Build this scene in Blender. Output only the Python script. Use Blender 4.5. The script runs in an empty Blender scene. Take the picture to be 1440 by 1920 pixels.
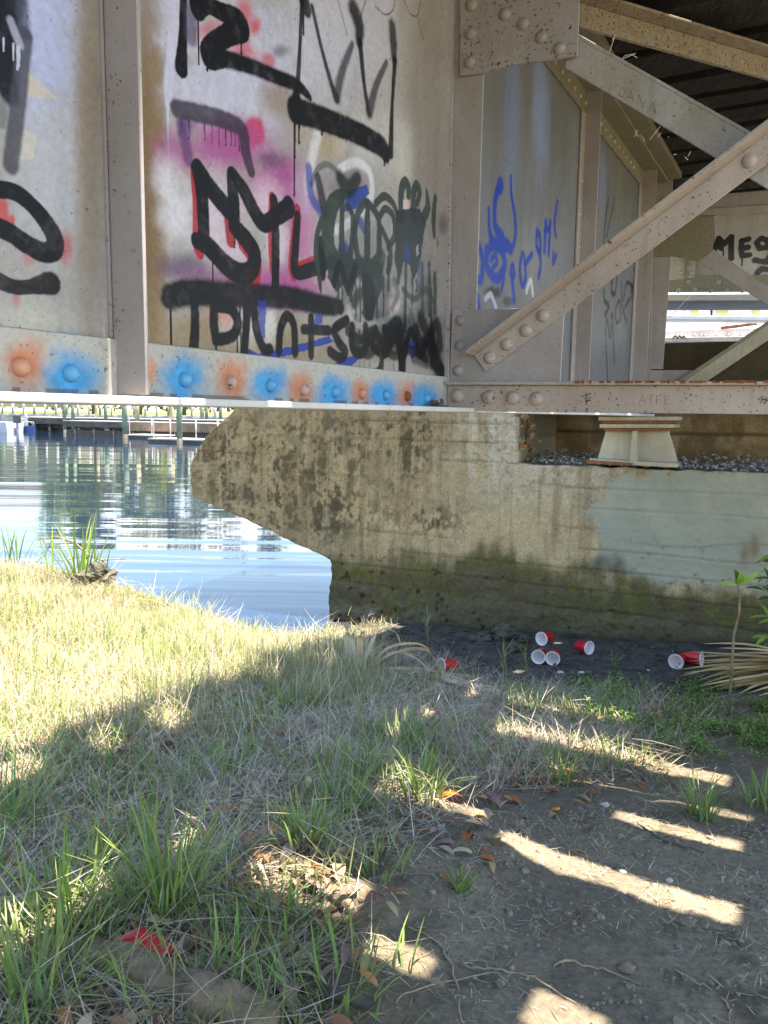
import bpy, math, random
import numpy as np
from mathutils import Vector, Matrix

rng = np.random.default_rng(11)
random.seed(11)
SC = bpy.context.scene
COL = SC.collection
rad = math.radians

# ------------------------------------------------------------------ camera model
FPX = 1450.0
CAM = np.array([0.0, 0.0, 1.8])
PITCH, ROLL = rad(7.2), rad(0.75)
FV = np.array([0, math.cos(PITCH), -math.sin(PITCH)])
_r0 = np.array([1.0, 0, 0]); _u0 = np.array([0, math.sin(PITCH), math.cos(PITCH)])
RV = math.cos(ROLL) * _r0 + math.sin(ROLL) * _u0
UV = -math.sin(ROLL) * _r0 + math.cos(ROLL) * _u0


def ray(x, y):
    return FV + (x - 720) / FPX * RV + (960 - y) / FPX * UV


def proj(P):
    """world points (N,3) -> photo pixel x, y, depth"""
    d = np.asarray(P, float) - CAM
    z = d @ FV
    zz = np.where(np.abs(z) < 1e-4, 1e-4, z)
    return 720 + FPX * (d @ RV) / zz, 960 - FPX * (d @ UV) / zz, z


def hit(x, y, p0, n):
    r = ray(x, y)
    return CAM + r * (np.dot(np.asarray(p0) - CAM, n) / np.dot(r, n))


def at_z(x, y, z):
    r = ray(x, y)
    return CAM + r * ((z - CAM[2]) / r[2])


def at_d(x, y, Y):
    r = ray(x, y)
    return CAM + r * (Y / r[1])


def unit(v):
    v = np.asarray(v, float)
    return v / np.linalg.norm(v)


ZUP = np.array([0, 0, 1.0])

cam_d = bpy.data.cameras.new("camera")
cam = bpy.data.objects.new("camera", cam_d)
COL.objects.link(cam)
cam_d.sensor_fit = 'VERTICAL'
cam_d.sensor_height = 36
cam_d.lens = 36 * FPX / 1920
cam_d.clip_start = 0.05
cam_d.clip_end = 2000
mw = Matrix.Identity(4)
for i, v in enumerate((RV, UV, -FV)):
    for k in range(3):
        mw[k][i] = v[k]
mw.translation = Vector(CAM)
cam.matrix_world = mw
SC.camera = cam

# ------------------------------------------------------------------ frames
G0 = at_d(838, 772, 3.1)[:2]
_g = ray(1543, 785)[:2]
GV = unit(_g)                                  # along the girder, away from the camera
NV = np.array([GV[1], -GV[0]])                 # across the bridge, towards the inside
G3, N3 = np.append(GV, 0), np.append(NV, 0)
ZF = 1.8 + 0.012                               # underside of the girder's flange
ZFT = ZF + 0.017                               # its upper face
ZTOP = 3.62                                    # underside of the top flange
ZTIE = 3.68                                    # underside of the ties


def gp(l, s, z):
    return np.array([G0[0] + l * GV[0] + s * NV[0], G0[1] + l * GV[1] + s * NV[1], z])


def glz(x, y, s=0.0):
    p = hit(x, y, gp(0, s, 0), N3)
    return (p[:2] - G0) @ GV, p[2]


FA = rad(-24)
FD = np.array([math.cos(FA), math.sin(FA), 0])   # along the cross frame
FM = np.array([FD[1], -FD[0], 0])                # its normal, towards the camera
if FM[1] > 0:
    FM = -FM
F0 = np.append(G0, 0)


def sun_dir():
    el = rad(75)
    h = unit([-0.951, 0.31])
    return np.array([h[0] * math.cos(el), h[1] * math.cos(el), -math.sin(el)])


SUN = sun_dir()

# ------------------------------------------------------------------ noise
_tab = np.random.default_rng(5).random((8, 256, 256))


def vnoise(x, y, seed=0):
    t = _tab[seed % 8]
    x = np.asarray(x, float) + 37.7 * seed; y = np.asarray(y, float) + 11.3 * seed
    xi, yi = np.floor(x).astype(int), np.floor(y).astype(int)
    fx, fy = x - xi, y - yi
    fx = fx * fx * (3 - 2 * fx); fy = fy * fy * (3 - 2 * fy)
    a = t[xi & 255, yi & 255]; b = t[(xi + 1) & 255, yi & 255]
    c = t[xi & 255, (yi + 1) & 255]; d = t[(xi + 1) & 255, (yi + 1) & 255]
    return (a * (1 - fx) + b * fx) * (1 - fy) + (c * (1 - fx) + d * fx) * fy


def fbm(x, y, oct=4, seed=0):
    v = 0; a = 0.5; tot = 0
    for i in range(oct):
        v = v + a * vnoise(np.asarray(x) * 2 ** i, np.asarray(y) * 2 ** i, seed + i)
        tot += a; a *= 0.55
    return v / tot


def sstep(a, b, x):
    t = np.clip((x - a) / (b - a), 0, 1)
    return t * t * (3 - 2 * t)


# ------------------------------------------------------------------ objects and properties
def tag(o, label=None, cat=None, group=None, kind=None):
    if label: o['label'] = label
    if cat: o['category'] = cat
    if group: o['group'] = group
    if kind: o['kind'] = kind
    return o


def thing(name, label, cat, loc=(0, 0, 0), group=None):
    o = bpy.data.objects.new(name, None)
    COL.objects.link(o)
    o.empty_display_size = 0.1
    o.location = [float(a) for a in loc]
    return tag(o, label, cat, group)


def wloc(o):
    v = np.zeros(3)
    while o is not None:
        v = v + np.array(o.location); o = o.parent
    return v


def fast_mesh(name, V, faces, mat, parent=None, col=None, smooth=True, origin=None, uvname='Col'):
    """faces: list of int arrays (n,k). World coordinates in, parent offset removed."""
    V = np.asarray(V, float)
    base = np.zeros(3)
    if parent is not None:
        base = wloc(parent)
    off = base if origin is None else np.asarray(origin, float)
    me = bpy.data.meshes.new(name)
    me.vertices.add(len(V))
    me.vertices.foreach_set('co', (V - off).astype(np.float32).ravel())
    faces = [np.asarray(f) for f in faces if len(f)]
    nl = sum(f.size for f in faces); nf = sum(len(f) for f in faces)
    me.loops.add(nl)
    me.loops.foreach_set('vertex_index', np.concatenate([f.ravel() for f in faces]).astype(np.int32))
    me.polygons.add(nf)
    tot = np.concatenate([np.full(len(f), f.shape[1], np.int32) for f in faces])
    st = np.concatenate([[0], np.cumsum(tot)[:-1]]).astype(np.int32)
    me.polygons.foreach_set('loop_start', st)
    me.polygons.foreach_set('loop_total', tot)
    me.polygons.foreach_set('use_smooth', np.full(nf, smooth))
    if col is not None:
        c = np.asarray(col, np.float32)
        if c.shape[1] == 3:
            c = np.concatenate([c, np.ones((len(c), 1), np.float32)], 1)
        at = me.color_attributes.new(uvname, 'FLOAT_COLOR', 'POINT')
        at.data.foreach_set('color', c.ravel())
    me.update(calc_edges=True)
    me.validate()
    if mat is not None:
        me.materials.append(mat)
    o = bpy.data.objects.new(name, me)
    COL.objects.link(o)
    if parent is not None:
        o.parent = parent
        if origin is not None:
            o.location = [float(a) for a in (off - base)]
    elif origin is not None:
        o.location = [float(a) for a in off]
    return o


def grid_faces(nr, nc, off=0):
    i = np.arange(nr - 1)[:, None] * nc + np.arange(nc - 1)[None, :] + off
    return np.stack([i, i + 1, i + nc + 1, i + nc], -1).reshape(-1, 4)


class MB:
    """collects simple shapes in world coordinates, built into ONE mesh"""

    def __init__(s):
        s.v = []; s.f = []

    def add(s, vs, fs):
        o = len(s.v)
        s.v += [tuple(float(c) for c in v) for v in vs]
        s.f += [tuple(i + o for i in f) for f in fs]
        return s

    def box(s, c, ax, half):
        """c centre, ax three unit vectors, half sizes"""
        c = np.asarray(c, float)
        vs = []
        for sx in (-1, 1):
            for sy in (-1, 1):
                for sz in (-1, 1):
                    vs.append(c + sx * half[0] * ax[0] + sy * half[1] * ax[1] + sz * half[2] * ax[2])
        return s.add(vs, [(0, 1, 3, 2), (4, 6, 7, 5), (0, 4, 5, 1), (2, 3, 7, 6), (0, 2, 6, 4), (1, 5, 7, 3)])

    def prism(s, pts, d):
        """polygon pts (3d) extruded by vector d"""
        n = len(pts); pts = [np.asarray(p, float) for p in pts]; d = np.asarray(d, float)
        vs = pts + [p + d for p in pts]
        fs = [tuple(range(n)), tuple(range(2 * n - 1, n - 1, -1))]
        for i in range(n):
            j = (i + 1) % n
            fs.append((i, i + n, j + n, j))
        return s.add(vs, fs)

    def tube(s, path, r, seg=8, cap=True):
        path = [np.asarray(p, float) for p in path]
        if np.isscalar(r): r = [r] * len(path)
        o = []; vs = []; fs = []
        ref = None
        for i, p in enumerate(path):
            t = unit(path[min(i + 1, len(path) - 1)] - path[max(i - 1, 0)])
            if ref is None:
                ref = np.cross(t, ZUP)
                if np.linalg.norm(ref) < 0.05: ref = np.cross(t, [1, 0, 0])
            ref = unit(ref - t * np.dot(ref, t))
            b = np.cross(t, ref)
            for k in range(seg):
                a = 2 * math.pi * k / seg
                vs.append(p + r[i] * (math.cos(a) * ref + math.sin(a) * b))
        for i in range(len(path) - 1):
            for k in range(seg):
                k2 = (k + 1) % seg
                fs.append((i * seg + k, i * seg + k2, (i + 1) * seg + k2, (i + 1) * seg + k))
        if cap:
            fs.append(tuple(range(seg - 1, -1, -1)))
            n = (len(path) - 1) * seg
            fs.append(tuple(range(n, n + seg)))
        return s.add(vs, fs)

    def dome(s, c, n, r, h=None, seg=12, rings=4):
        """rivet head on a plate with normal n"""
        h = h or r * 0.72
        n = unit(n); a = np.cross(n, ZUP)
        a = unit(a) if np.linalg.norm(a) > 0.05 else np.array([1.0, 0, 0])
        b = np.cross(n, a); c = np.asarray(c, float)
        vs = []; fs = []
        for i in range(rings):
            t = i / rings * math.pi / 2
            for k in range(seg):
                q = 2 * math.pi * k / seg
                vs.append(c + r * math.cos(t) * (math.cos(q) * a + math.sin(q) * b) + n * h * math.sin(t))
        vs.append(c + n * h)
        for i in range(rings - 1):
            for k in range(seg):
                k2 = (k + 1) % seg
                fs.append((i * seg + k, i * seg + k2, (i + 1) * seg + k2, (i + 1) * seg + k))
        for k in range(seg):
            fs.append(((rings - 1) * seg + k, (rings - 1) * seg + (k + 1) % seg, rings * seg))
        return s.add(vs, fs)

    def build(s, name, mat, parent=None, smooth=False, bevel=0, origin=None):
        base = wloc(parent) if parent is not None else np.zeros(3)
        off = base if origin is None else np.asarray(origin, float)
        me = bpy.data.meshes.new(name)
        V = np.asarray(s.v, float) - off
        me.from_pydata([tuple(v) for v in V], [], s.f)
        me.polygons.foreach_set('use_smooth', np.full(len(s.f), smooth))
        me.update()
        me.materials.append(mat)
        o = bpy.data.objects.new(name, me)
        COL.objects.link(o)
        if parent is not None:
            o.parent = parent
        if origin is not None:
            o.location = [float(a) for a in (off - base)]
        if bevel:
            m = o.modifiers.new('bevel', 'BEVEL'); m.width = bevel; m.segments = 2; m.limit_method = 'ANGLE'
        return o


# ------------------------------------------------------------------ materials
class NT:
    def __init__(s, name):
        s.m = bpy.data.materials.new(name); s.m.use_nodes = True
        s.n = s.m.node_tree.nodes; s.l = s.m.node_tree.links
        s.b = s.n['Principled BSDF']; s.out = s.n['Material Output']
        s.tc = s.n.new('ShaderNodeNewGeometry')

    def pos(s, scale=(1, 1, 1)):
        mp = s.n.new('ShaderNodeMapping'); mp.inputs['Scale'].default_value = scale
        s.l.new(s.tc.outputs['Position'], mp.inputs['Vector'])
        return mp.outputs['Vector']

    def noise(s, scale, detail=4, rough=0.6, stretch=(1, 1, 1), dist=0.0):
        t = s.n.new('ShaderNodeTexNoise')
        t.inputs['Scale'].default_value = scale; t.inputs['Detail'].default_value = detail
        t.inputs['Roughness'].default_value = rough; t.inputs['Distortion'].default_value = dist
        s.l.new(s.pos(stretch), t.inputs['Vector'])
        return t.outputs['Fac']

    def voro(s, scale, stretch=(1, 1, 1)):
        t = s.n.new('ShaderNodeTexVoronoi'); t.inputs['Scale'].default_value = scale
        s.l.new(s.pos(stretch), t.inputs['Vector'])
        return t.outputs['Distance']

    def ramp(s, fac, a, b, ca=(0, 0, 0), cb=(1, 1, 1)):
        r = s.n.new('ShaderNodeValToRGB')
        r.color_ramp.elements[0].position = a; r.color_ramp.elements[1].position = b
        r.color_ramp.elements[0].color = (*ca, 1); r.color_ramp.elements[1].color = (*cb, 1)
        s.l.new(fac, r.inputs['Fac'])
        return r.outputs['Color']

    def mix(s, fac, a, b, mode='MIX'):
        x = s.n.new('ShaderNodeMix'); x.data_type = 'RGBA'; x.blend_type = mode
        for k, v in ((0, fac), (6, a), (7, b)):
            if hasattr(v, 'is_linked') or hasattr(v, 'links'):
                s.l.new(v, x.inputs[k])
            elif k == 0:
                x.inputs[0].default_value = v
            else:
                x.inputs[k].default_value = (*v, 1)
        return x.outputs[2]

    def math(s, op, a, b=0.0):
        x = s.n.new('ShaderNodeMath'); x.operation = op
        for k, v in ((0, a), (1, b)):
            if hasattr(v, 'links'): s.l.new(v, x.inputs[k])
            else: x.inputs[k].default_value = v
        return x.outputs[0]

    def attr(s, name='Col'):
        a = s.n.new('ShaderNodeAttribute'); a.attribute_name = name
        return a

    def color(s, c):
        if hasattr(c, 'links'): s.l.new(c, s.b.inputs['Base Color'])
        else: s.b.inputs['Base Color'].default_value = (*c, 1)
        return s

    def rough(s, r):
        if hasattr(r, 'links'): s.l.new(r, s.b.inputs['Roughness'])
        else: s.b.inputs['Roughness'].default_value = r
        return s

    def bump(s, h, strength=0.3, dist=0.01):
        b = s.n.new('ShaderNodeBump'); b.inputs['Strength'].default_value = strength
        b.inputs['Distance'].default_value = dist
        s.l.new(h, b.inputs['Height']); s.l.new(b.outputs['Normal'], s.b.inputs['Normal'])
        return s


def steel_mat(name, base, rust=0.35, spots=0.62, tint=(0.28, 0.235, 0.19), rough=0.42, moss=0.0, orange=0.0):
    t = NT(name)
    n1 = t.noise(3.0, 5); n2 = t.noise(95, 3, 0.7); n3 = t.noise(6, 5, 0.7); n4 = t.noise(190, 2)
    c = t.mix(t.ramp(n1, 0.35, 0.7), base, tuple(0.5 * a + 0.5 * b for a, b in zip(base, tint)))
    c = t.mix(t.math('MULTIPLY', t.ramp(t.noise(18, 6, 0.75, (1, 1, 0.25)), 0.48, 0.75), 0.35), c, tint)
    if orange:
        c = t.mix(t.math('MULTIPLY', t.ramp(t.noise(14, 6, 0.8), 0.45, 0.65), orange), c, (0.24, 0.11, 0.045))
    if moss:
        c = t.mix(t.math('MULTIPLY', t.ramp(t.noise(5, 6, 0.8), 0.4, 0.62), moss), c, (0.17, 0.17, 0.06))
    c = t.mix(t.math('MULTIPLY', t.ramp(t.noise(1.7, 5, 0.7, (1, 1, 0.6), 0.6), 0.45, 0.72), 0.6), c, tuple(0.72 * q for q in tint))
    c = t.mix(t.math('MULTIPLY', t.ramp(t.noise(26, 4, 0.7, (1, 1, 0.07)), 0.56, 0.74), 0.4), c, tuple(0.6 * q for q in tint))
    sp = t.math('MULTIPLY', t.ramp(n2, spots, spots + 0.05), t.ramp(n3, 0.5 - rust * 0.3, 0.62 - rust * 0.3))
    c = t.mix(sp, c, (0.035, 0.014, 0.008))
    bl = t.math('MULTIPLY', t.ramp(t.noise(21, 3, 0.6), 0.69, 0.72), min(1.0, rust * 1.8))
    c = t.mix(bl, c, (0.085, 0.022, 0.014))
    t.color(c)
    t.rough(t.ramp(n1, 0.2, 0.8, (rough - 0.1,) * 3, (rough + 0.2,) * 3))
    h = t.math('ADD', t.math('MULTIPLY', n4, 0.25), t.math('MULTIPLY', t.noise(25, 3), 0.75))
    t.bump(h, 0.35, 0.004)
    return t.m


def painted_attr(name, rough=0.34, bump=0.25, speck=0.0, scale=60, rough_hi=0.55):
    """colour comes from the mesh's own colour attribute, broken up by noise"""
    t = NT(name)
    a = t.attr()
    n = t.noise(scale, 5, 0.65)
    c = t.mix(1.0, a.outputs['Color'], t.ramp(n, 0.2, 0.85, (0.78,) * 3, (1.16,) * 3), 'MULTIPLY')
    if speck:
        c = t.mix(t.math('MULTIPLY', t.ramp(t.noise(90, 2, 0.6), 0.68, 0.72), speck), c, (0.06, 0.03, 0.015))
    t.color(c)
    t.rough(t.ramp(t.noise(4, 4), 0.3, 0.75, (rough,) * 3, (rough_hi,) * 3)); t.b.inputs['Specular IOR Level'].default_value = 0.12
    t.bump(t.math('ADD', n, t.noise(scale * 4, 2)), bump, 0.003)
    return t.m


def plain_mat(name, c, rough=0.5, var=0.25, scale=20, bump=0.0, sub=0.0, trans=0.0):
    t = NT(name)
    n = t.noise(scale, 4)
    t.color(t.mix(t.ramp(n, 0.3, 0.7), tuple(x * (1 - var) for x in c), tuple(min(1, x * (1 + var)) for x in c)))
    t.rough(rough)
    if bump: t.bump(n, bump, 0.01)
    if trans: leafy(t, trans)
    return t.m


def leafy(t, amount):
    """thin leaf: some light passes through"""
    tr = t.n.new('ShaderNodeBsdfTranslucent'); mx = t.n.new('ShaderNodeMixShader')
    mx.inputs[0].default_value = amount
    src = t.b.inputs['Base Color']
    if src.links: t.l.new(src.links[0].from_socket, tr.inputs['Color'])
    else: tr.inputs['Color'].default_value = src.default_value
    t.l.new(t.b.outputs[0], mx.inputs[1]); t.l.new(tr.outputs[0], mx.inputs[2])
    t.l.new(mx.outputs[0], t.out.inputs['Surface'])


def leaf_attr(name, trans=0.35, rough=0.5):
    t = NT(name); t.color(t.attr().outputs['Color']); t.rough(rough)
    t.b.inputs['Specular IOR Level'].default_value = 0.35
    leafy(t, trans)
    return t.m


STEEL = (0.375, 0.34, 0.345)
M_STEEL = steel_mat('grey steel paint', STEEL, 0.3, 0.63)
M_GUSSET = steel_mat('grey steel paint with rust pits', (0.40, 0.365, 0.385), 0.6, 0.59)
M_BEIGE = steel_mat('warm beige steel paint', (0.43, 0.37, 0.335), 0.45, 0.61, tint=(0.33,0.265,0.215))
M_OLIVE = steel_mat('weathered olive steel paint', (0.23, 0.205, 0.14), 0.5, 0.6, moss=0.4)
M_RUSTY = steel_mat('rust speckled steel paint', (0.33, 0.285, 0.23), 0.8, 0.57, orange=0.55, moss=0.25)
M_MOSSY = steel_mat('pale steel paint with lichen', (0.43, 0.41, 0.435), 0.35, 0.62, moss=0.45)
M_PALE = steel_mat('pale cream steel paint', (0.48, 0.44, 0.33), 0.3, 0.64, moss=0.1)
M_WEB = painted_attr('sprayed steel plate', 0.30, 0.16, 0.0, 70, 0.5)
M_CONC = None
M_RUST = plain_mat('bare rust', (0.20, 0.075, 0.03), 0.85, 0.5, 60, 0.5)
M_BLACK = plain_mat('black spray paint', (0.012, 0.012, 0.014), 0.35, 0.3, 40)
M_RBLUE = steel_mat('blue sprayed rivet', (0.10, 0.40, 0.68), 0.3, 0.66, tint=(0.07, 0.28, 0.5))
M_RORANGE = steel_mat('orange sprayed rivet', (0.62, 0.25, 0.14), 0.5, 0.62, tint=(0.5, 0.3, 0.2))
M_RPINK = steel_mat('faded pink sprayed rivet', (0.58, 0.38, 0.32), 0.5, 0.6, tint=(0.45, 0.2, 0.13))
# ================================================================== BRIDGE
bridge = thing('railway_bridge', 'grey riveted steel railway bridge with spray painted girder and crossed braces resting on concrete', 'bridge',
               gp(0, 0, ZF))


# ---- paint on the girder's web: colours laid on the plate in plate metres
class Paint:
    def __init__(s, L, Z, X, Y, base):
        s.L, s.Z, s.X, s.Y = L, Z, X, Y
        s.c = np.tile(np.array(base, float), (len(L), 1))
        s.w1 = (fbm(L * 30, Z * 30, 4, 1) - 0.5)
        s.w2 = (fbm(L * 90, Z * 90, 3, 2) - 0.5)

    def lay(s, m, col, a):
        k = (m * a)[:, None]
        s.c = s.c * (1 - k) + np.array(col) * k

    def blob(s, x, y, rx, ry, col, a=1.0, soft=0.8, rag=0.5):
        d = np.sqrt(((s.X - x) / rx) ** 2 + ((s.Y - y) / ry) ** 2) + s.w1 * rag
        s.lay(1 - sstep(1 - soft, 1.0 + 0.15 * soft, d), col, a)

    def poly(s, pts, col, a=1.0, rag=2.0):
        inside = np.zeros(len(s.X), bool)
        x = s.X + s.w1 * rag * 2; y = s.Y + s.w2 * rag * 2
        n = len(pts)
        for i in range(n):
            x1, y1 = pts[i]; x2, y2 = pts[(i + 1) % n]
            if y1 == y2: continue
            cnd = ((y1 > y) != (y2 > y)) & (x < (x2 - x1) * (y - y1) / (y2 - y1) + x1)
            inside ^= cnd
        s.lay(inside.astype(float), col, a)

    def stroke(s, pts, w, col, a=1.0, soft=0.3, drips=(), curve=True):
        if col is BLK:
            a = min(1.0, a * 1.06); soft *= .8; w = [k * 1.14 for k in w] if isinstance(w, list) else w * 1.14
        """pts photo pixels, w width in pixels there; converted to metres on the plate"""
        P = np.array(pts, float)
        W = np.full(len(P), float(w)) if np.isscalar(w) else np.array(w, float)
        if curve and len(P) > 2:
            Q = []; WW = []
            for i in range(len(P) - 1):
                p0, p1, p2, p3 = P[max(i - 1, 0)], P[i], P[i + 1], P[min(i + 2, len(P) - 1)]
                for t in np.linspace(0, 1, 5)[:-1]:
                    Q.append(0.5 * ((2 * p1) + (-p0 + p2) * t + (2 * p0 - 5 * p1 + 4 * p2 - p3) * t * t + (-p0 + 3 * p1 - 3 * p2 + p3) * t ** 3))
                    WW.append(W[i] * (1 - t) + W[i + 1] * t)
            Q.append(P[-1]); WW.append(W[-1]); P = np.array(Q); W = np.array(WW)
        lz = []; r = []
        for (x, y), ww in zip(P, W):
            h = hit(x, y, gp(0, 0, 0), N3)
            lz.append(((h[:2] - G0) @ GV, h[2])); r.append(ww / 2 * np.dot(h - CAM, FV) / FPX * 1.40)
        lz = np.array(lz); r = np.array(r)
        # drips: (fraction along, length px, width px)
        segs = [(lz[i], lz[i + 1], r[i], r[i + 1], soft) for i in range(len(lz) - 1)]
        for f, ln, dw in drips:
            i = min(int(f * (len(lz) - 1)), len(lz) - 1)
            k = r[i] / max(W[i] / 2, 1e-6)
            p = lz[i] + np.array([0, -r[i] * 0.5]); q = p + np.array([0.004 * (random.random() - .5), -ln * k])
            segs.append((p, q, dw * k * 0.6, dw * k * 0.4, 0.1))
            segs.append((q, q + np.array([0, -0.001]), dw * k * 0.62, dw * k * 0.6, 0.1))
        m = np.zeros(len(s.L))
        for a0, b0, r0, r1, sf in segs:
            R = max(r0, r1) * (1.25 + sf)
            idx = np.nonzero((s.L > min(a0[0], b0[0]) - R) & (s.L < max(a0[0], b0[0]) + R) &
                             (s.Z > min(a0[1], b0[1]) - R) & (s.Z < max(a0[1], b0[1]) + R))[0]
            if not len(idx): continue
            d = b0 - a0; dd = max(d @ d, 1e-9)
            t = np.clip(((s.L[idx] - a0[0]) * d[0] + (s.Z[idx] - a0[1]) * d[1]) / dd, 0, 1)
            dist = np.hypot(s.L[idx] - a0[0] - t * d[0], s.Z[idx] - a0[1] - t * d[1])
            rr = r0 + (r1 - r0) * t
            q = dist / rr + s.w2[idx] * 0.25 * (0.4 + sf)
            m[idx] = np.maximum(m[idx], 1 - sstep(1 - sf, 1 + sf * 0.55, q))
        s.lay(m, col, a * (1 - np.clip(0.22 * s.w1 + 0.1 * s.w2, 0, .12)))


def web_grid(x0, x1, ytop, s_off, step, zlow):
    xs = np.arange(x0, x1 + step, step)
    cols = []
    for x in xs:
        l, zt = glz(x, ytop, s_off)
        cols.append((l, zt))
    cols = np.array(cols)
    return xs, cols


STEP = 1.5
xs, cl = web_grid(-66, 1262, -70, 0.0, STEP, 0)
NRW = 560
tt = np.linspace(0, 1, NRW)[:, None]
Lw = np.repeat(cl[None, :, 0], NRW, 0)
zlo = ZFT - 0.002
Zw = zlo + (np.minimum(cl[None, :, 1], ZTOP + 0.01) - zlo) * tt
Lw, Zw = Lw.ravel(), Zw.ravel()
Vw = np.stack([G0[0] + Lw * GV[0], G0[1] + Lw * GV[1], Zw], 1)
Xw, Yw, _ = proj(Vw)
p = Paint(Lw, Zw, Xw, Yw, (0.37, 0.345, 0.33))
BLK = (0.010, 0.010, 0.012)
GRN = (0.028, 0.040, 0.032)
BLU = (0.012, 0.045, 0.30)
RED = (0.55, 0.05, 0.06)
LAV = (0.56, 0.56, 0.72)
BRN = (0.26, 0.175, 0.09)
MAG = (0.40, 0.085, 0.28)
WHT = (0.68, 0.66, 0.71)
r1 = lambda q: [(a / 3, b / 3) for a, b in q]
r2 = lambda q: [(250 + a / 2.4, b / 2.4) for a, b in q]
r3 = lambda q: [(250 + a / 2.4, 330 + b / 2.4) for a, b in q]
r6 = lambda q: [(520 + a / 4.235, 330 + b / 4.235) for a, b in q]
r8 = lambda q: [(880 + a / 3.692, 200 + b / 3.692) for a, b in q]
r9 = lambda q: [(a / 4.267, 330 + b / 4.267) for a, b in q]
# left panel
p.blob(70, 60, 95, 260, (0.46, 0.50, 0.76), 0.9, 0.7)  # bluish upper left: sky reflection put into the plate colour
p.blob(90, 330, 90, 200, (0.46, 0.47, 0.51), 0.8, 0.7)
p.blob(168, 250, 34, 500, (0.29, 0.23, 0.175), 0.85, 0.8, 0.2)
p.poly(r1([(150, 390), (330, 555), (140, 545)]), (0.60, 0.52, 0.42), 0.8)
p.poly(r1([(130, 720), (200, 760), (190, 900), (80, 890)]), (0.60, 0.54, 0.45), 0.7)
p.blob(45, 620, 130, 60, (0.50, 0.49, 0.40), 0.6, 0.8)
p.stroke(r1([(60, -20), (20, 150), (20, 380), (50, 520)]), [40, 45, 40, 30], BLK, 0.93, 0.4)
p.stroke(r1([(120, -10), (140, 180)]), 22, (0.07, 0.08, 0.12), 0.8, 0.6)
p.stroke(r1([(140, 200), (105, 550), (60, 930)]), 26, (0.06, 0.06, 0.075), 0.88, 0.35)
p.stroke(r1([(20, 580), (10, 700)]), 14, (0.1, 0.1, 0.11), 0.6, 0.6)
for x, y, ln in ((20, 215, 70), (75, 245, 90), (98, 262, 130), (108, 262, 110)):
    p.stroke(r1([(x, y), (x, y + ln)]), 3, LAV, 0.9, 0.2)
p.stroke(r1([(60, 120), (110, 250)]), 14, LAV, 0.6, 0.5)
p.blob(3, 400, 17, 40, RED, 0.8, 0.5); p.blob(20, 415, 10, 14, RED, 0.75, 0.6)
p.stroke(r9([(100, 320), (105, 420)]), 6, RED, 0.5, 0.6)
p.blob(122, 463, 20, 40, RED, 0.62, 0.7); p.blob(55, 482, 20, 26, RED, 0.4, 0.8); p.blob(30, 550, 10, 38, RED, 0.45, 0.8)
p.blob(-2, 620, 12, 24, RED, 0.6, 0.8)
p.stroke(r9([(-60, 110), (40, 110), (150, 145), (260, 240), (370, 370), (440, 500), (430, 590), (350, 610), (220, 550), (90, 460), (-60, 390)]),
         [20, 21, 22, 21, 23, 25, 25, 25, 24, 24, 24], BLK, 0.98, 0.16)
p.stroke(r9([(-60, 810), (40, 860), (130, 890), (250, 885), (380, 860), (410, 860)]), [22, 20, 18, 18, 27, 28], BLK, 0.92, 0.2)
p.blob(128, 640, 34, 22, (0.08, 0.36, 0.62), 0.65, 0.9)
# middle panel: overpaint, with grime and corner shading put into the colour
p.blob(285, 330, 38, 520, BRN, 0.95, 0.6, 0.25)
p.blob(330, 20, 60, 120, LAV, 0.85, 0.9)
p.blob(470, 120, 180, 190, LAV, 0.92, 0.75)
p.blob(640, 60, 150, 190, (0.50, 0.50, 0.60), 0.8, 0.8)
p.blob(420, 190, 130, 80, (0.53, 0.52, 0.64), 0.8, 0.8)
p.blob(520, 180, 48, 55, BRN, 0.7, 0.9); p.blob(560, 225, 45, 60, (0.36, 0.26, 0.16), 0.6, 0.9)
p.blob(620, 275, 45, 40, (0.42, 0.31, 0.17), 0.65, 0.8)
p.blob(790, 200, 60, 420, (0.30, 0.265, 0.23), 0.85, 0.8)  # brown-grey shading towards the corner post, painted in
p.blob(700, 260, 90, 90, (0.53, 0.52, 0.52), 0.7, 0.9); p.blob(760, 300, 22, 90, (0.62, 0.60, 0.50), 0.5, 0.9)
p.stroke([(322, 75), (316, 160), (314, 200)], [16, 20, 10], LAV, 0.9, 0.5, [(1, 90, 4)])
for x in (345, 372, 396, 430):
    p.stroke([(x, 130), (x + 2, 205)], 18, LAV, 0.6, 0.8)
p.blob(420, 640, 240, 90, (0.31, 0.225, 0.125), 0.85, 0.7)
p.blob(460, 610, 60, 60, (0.58, 0.55, 0.53), 0.8, 0.8); p.blob(505, 600, 16, 80, (0.60, 0.58, 0.56), 0.8, 0.6)
p.blob(545, 690, 40, 30, (0.55, 0.42, 0.36), 0.5, 0.9)
p.blob(815, 360, 55, 520, (0.20, 0.175, 0.15), 0.7, 0.9, 0.3); p.blob(285, 420, 30, 330, (0.21, 0.13, 0.06), 0.6, 0.8, 0.3)  # darker grime and shading towards the corner painted in; brown strip left
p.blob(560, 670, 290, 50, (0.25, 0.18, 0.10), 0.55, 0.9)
# reds
for x, y, rx, ry, a in ((458, 25, 22, 40, .7), (478, 50, 16, 22, .85), (450, 85, 30, 26, .6), (502, 115, 18, 22, .7), (470, 105, 30, 22, .45), (400, 50, 30, 20, .5), (380, 62, 26, 20, .4)):
    p.blob(x, y, rx, ry, (0.60, 0.07, 0.09), a, 0.7)
p.blob(475, 250, 24, 33, (0.62, 0.05, 0.05), 0.95, 0.35)
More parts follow.
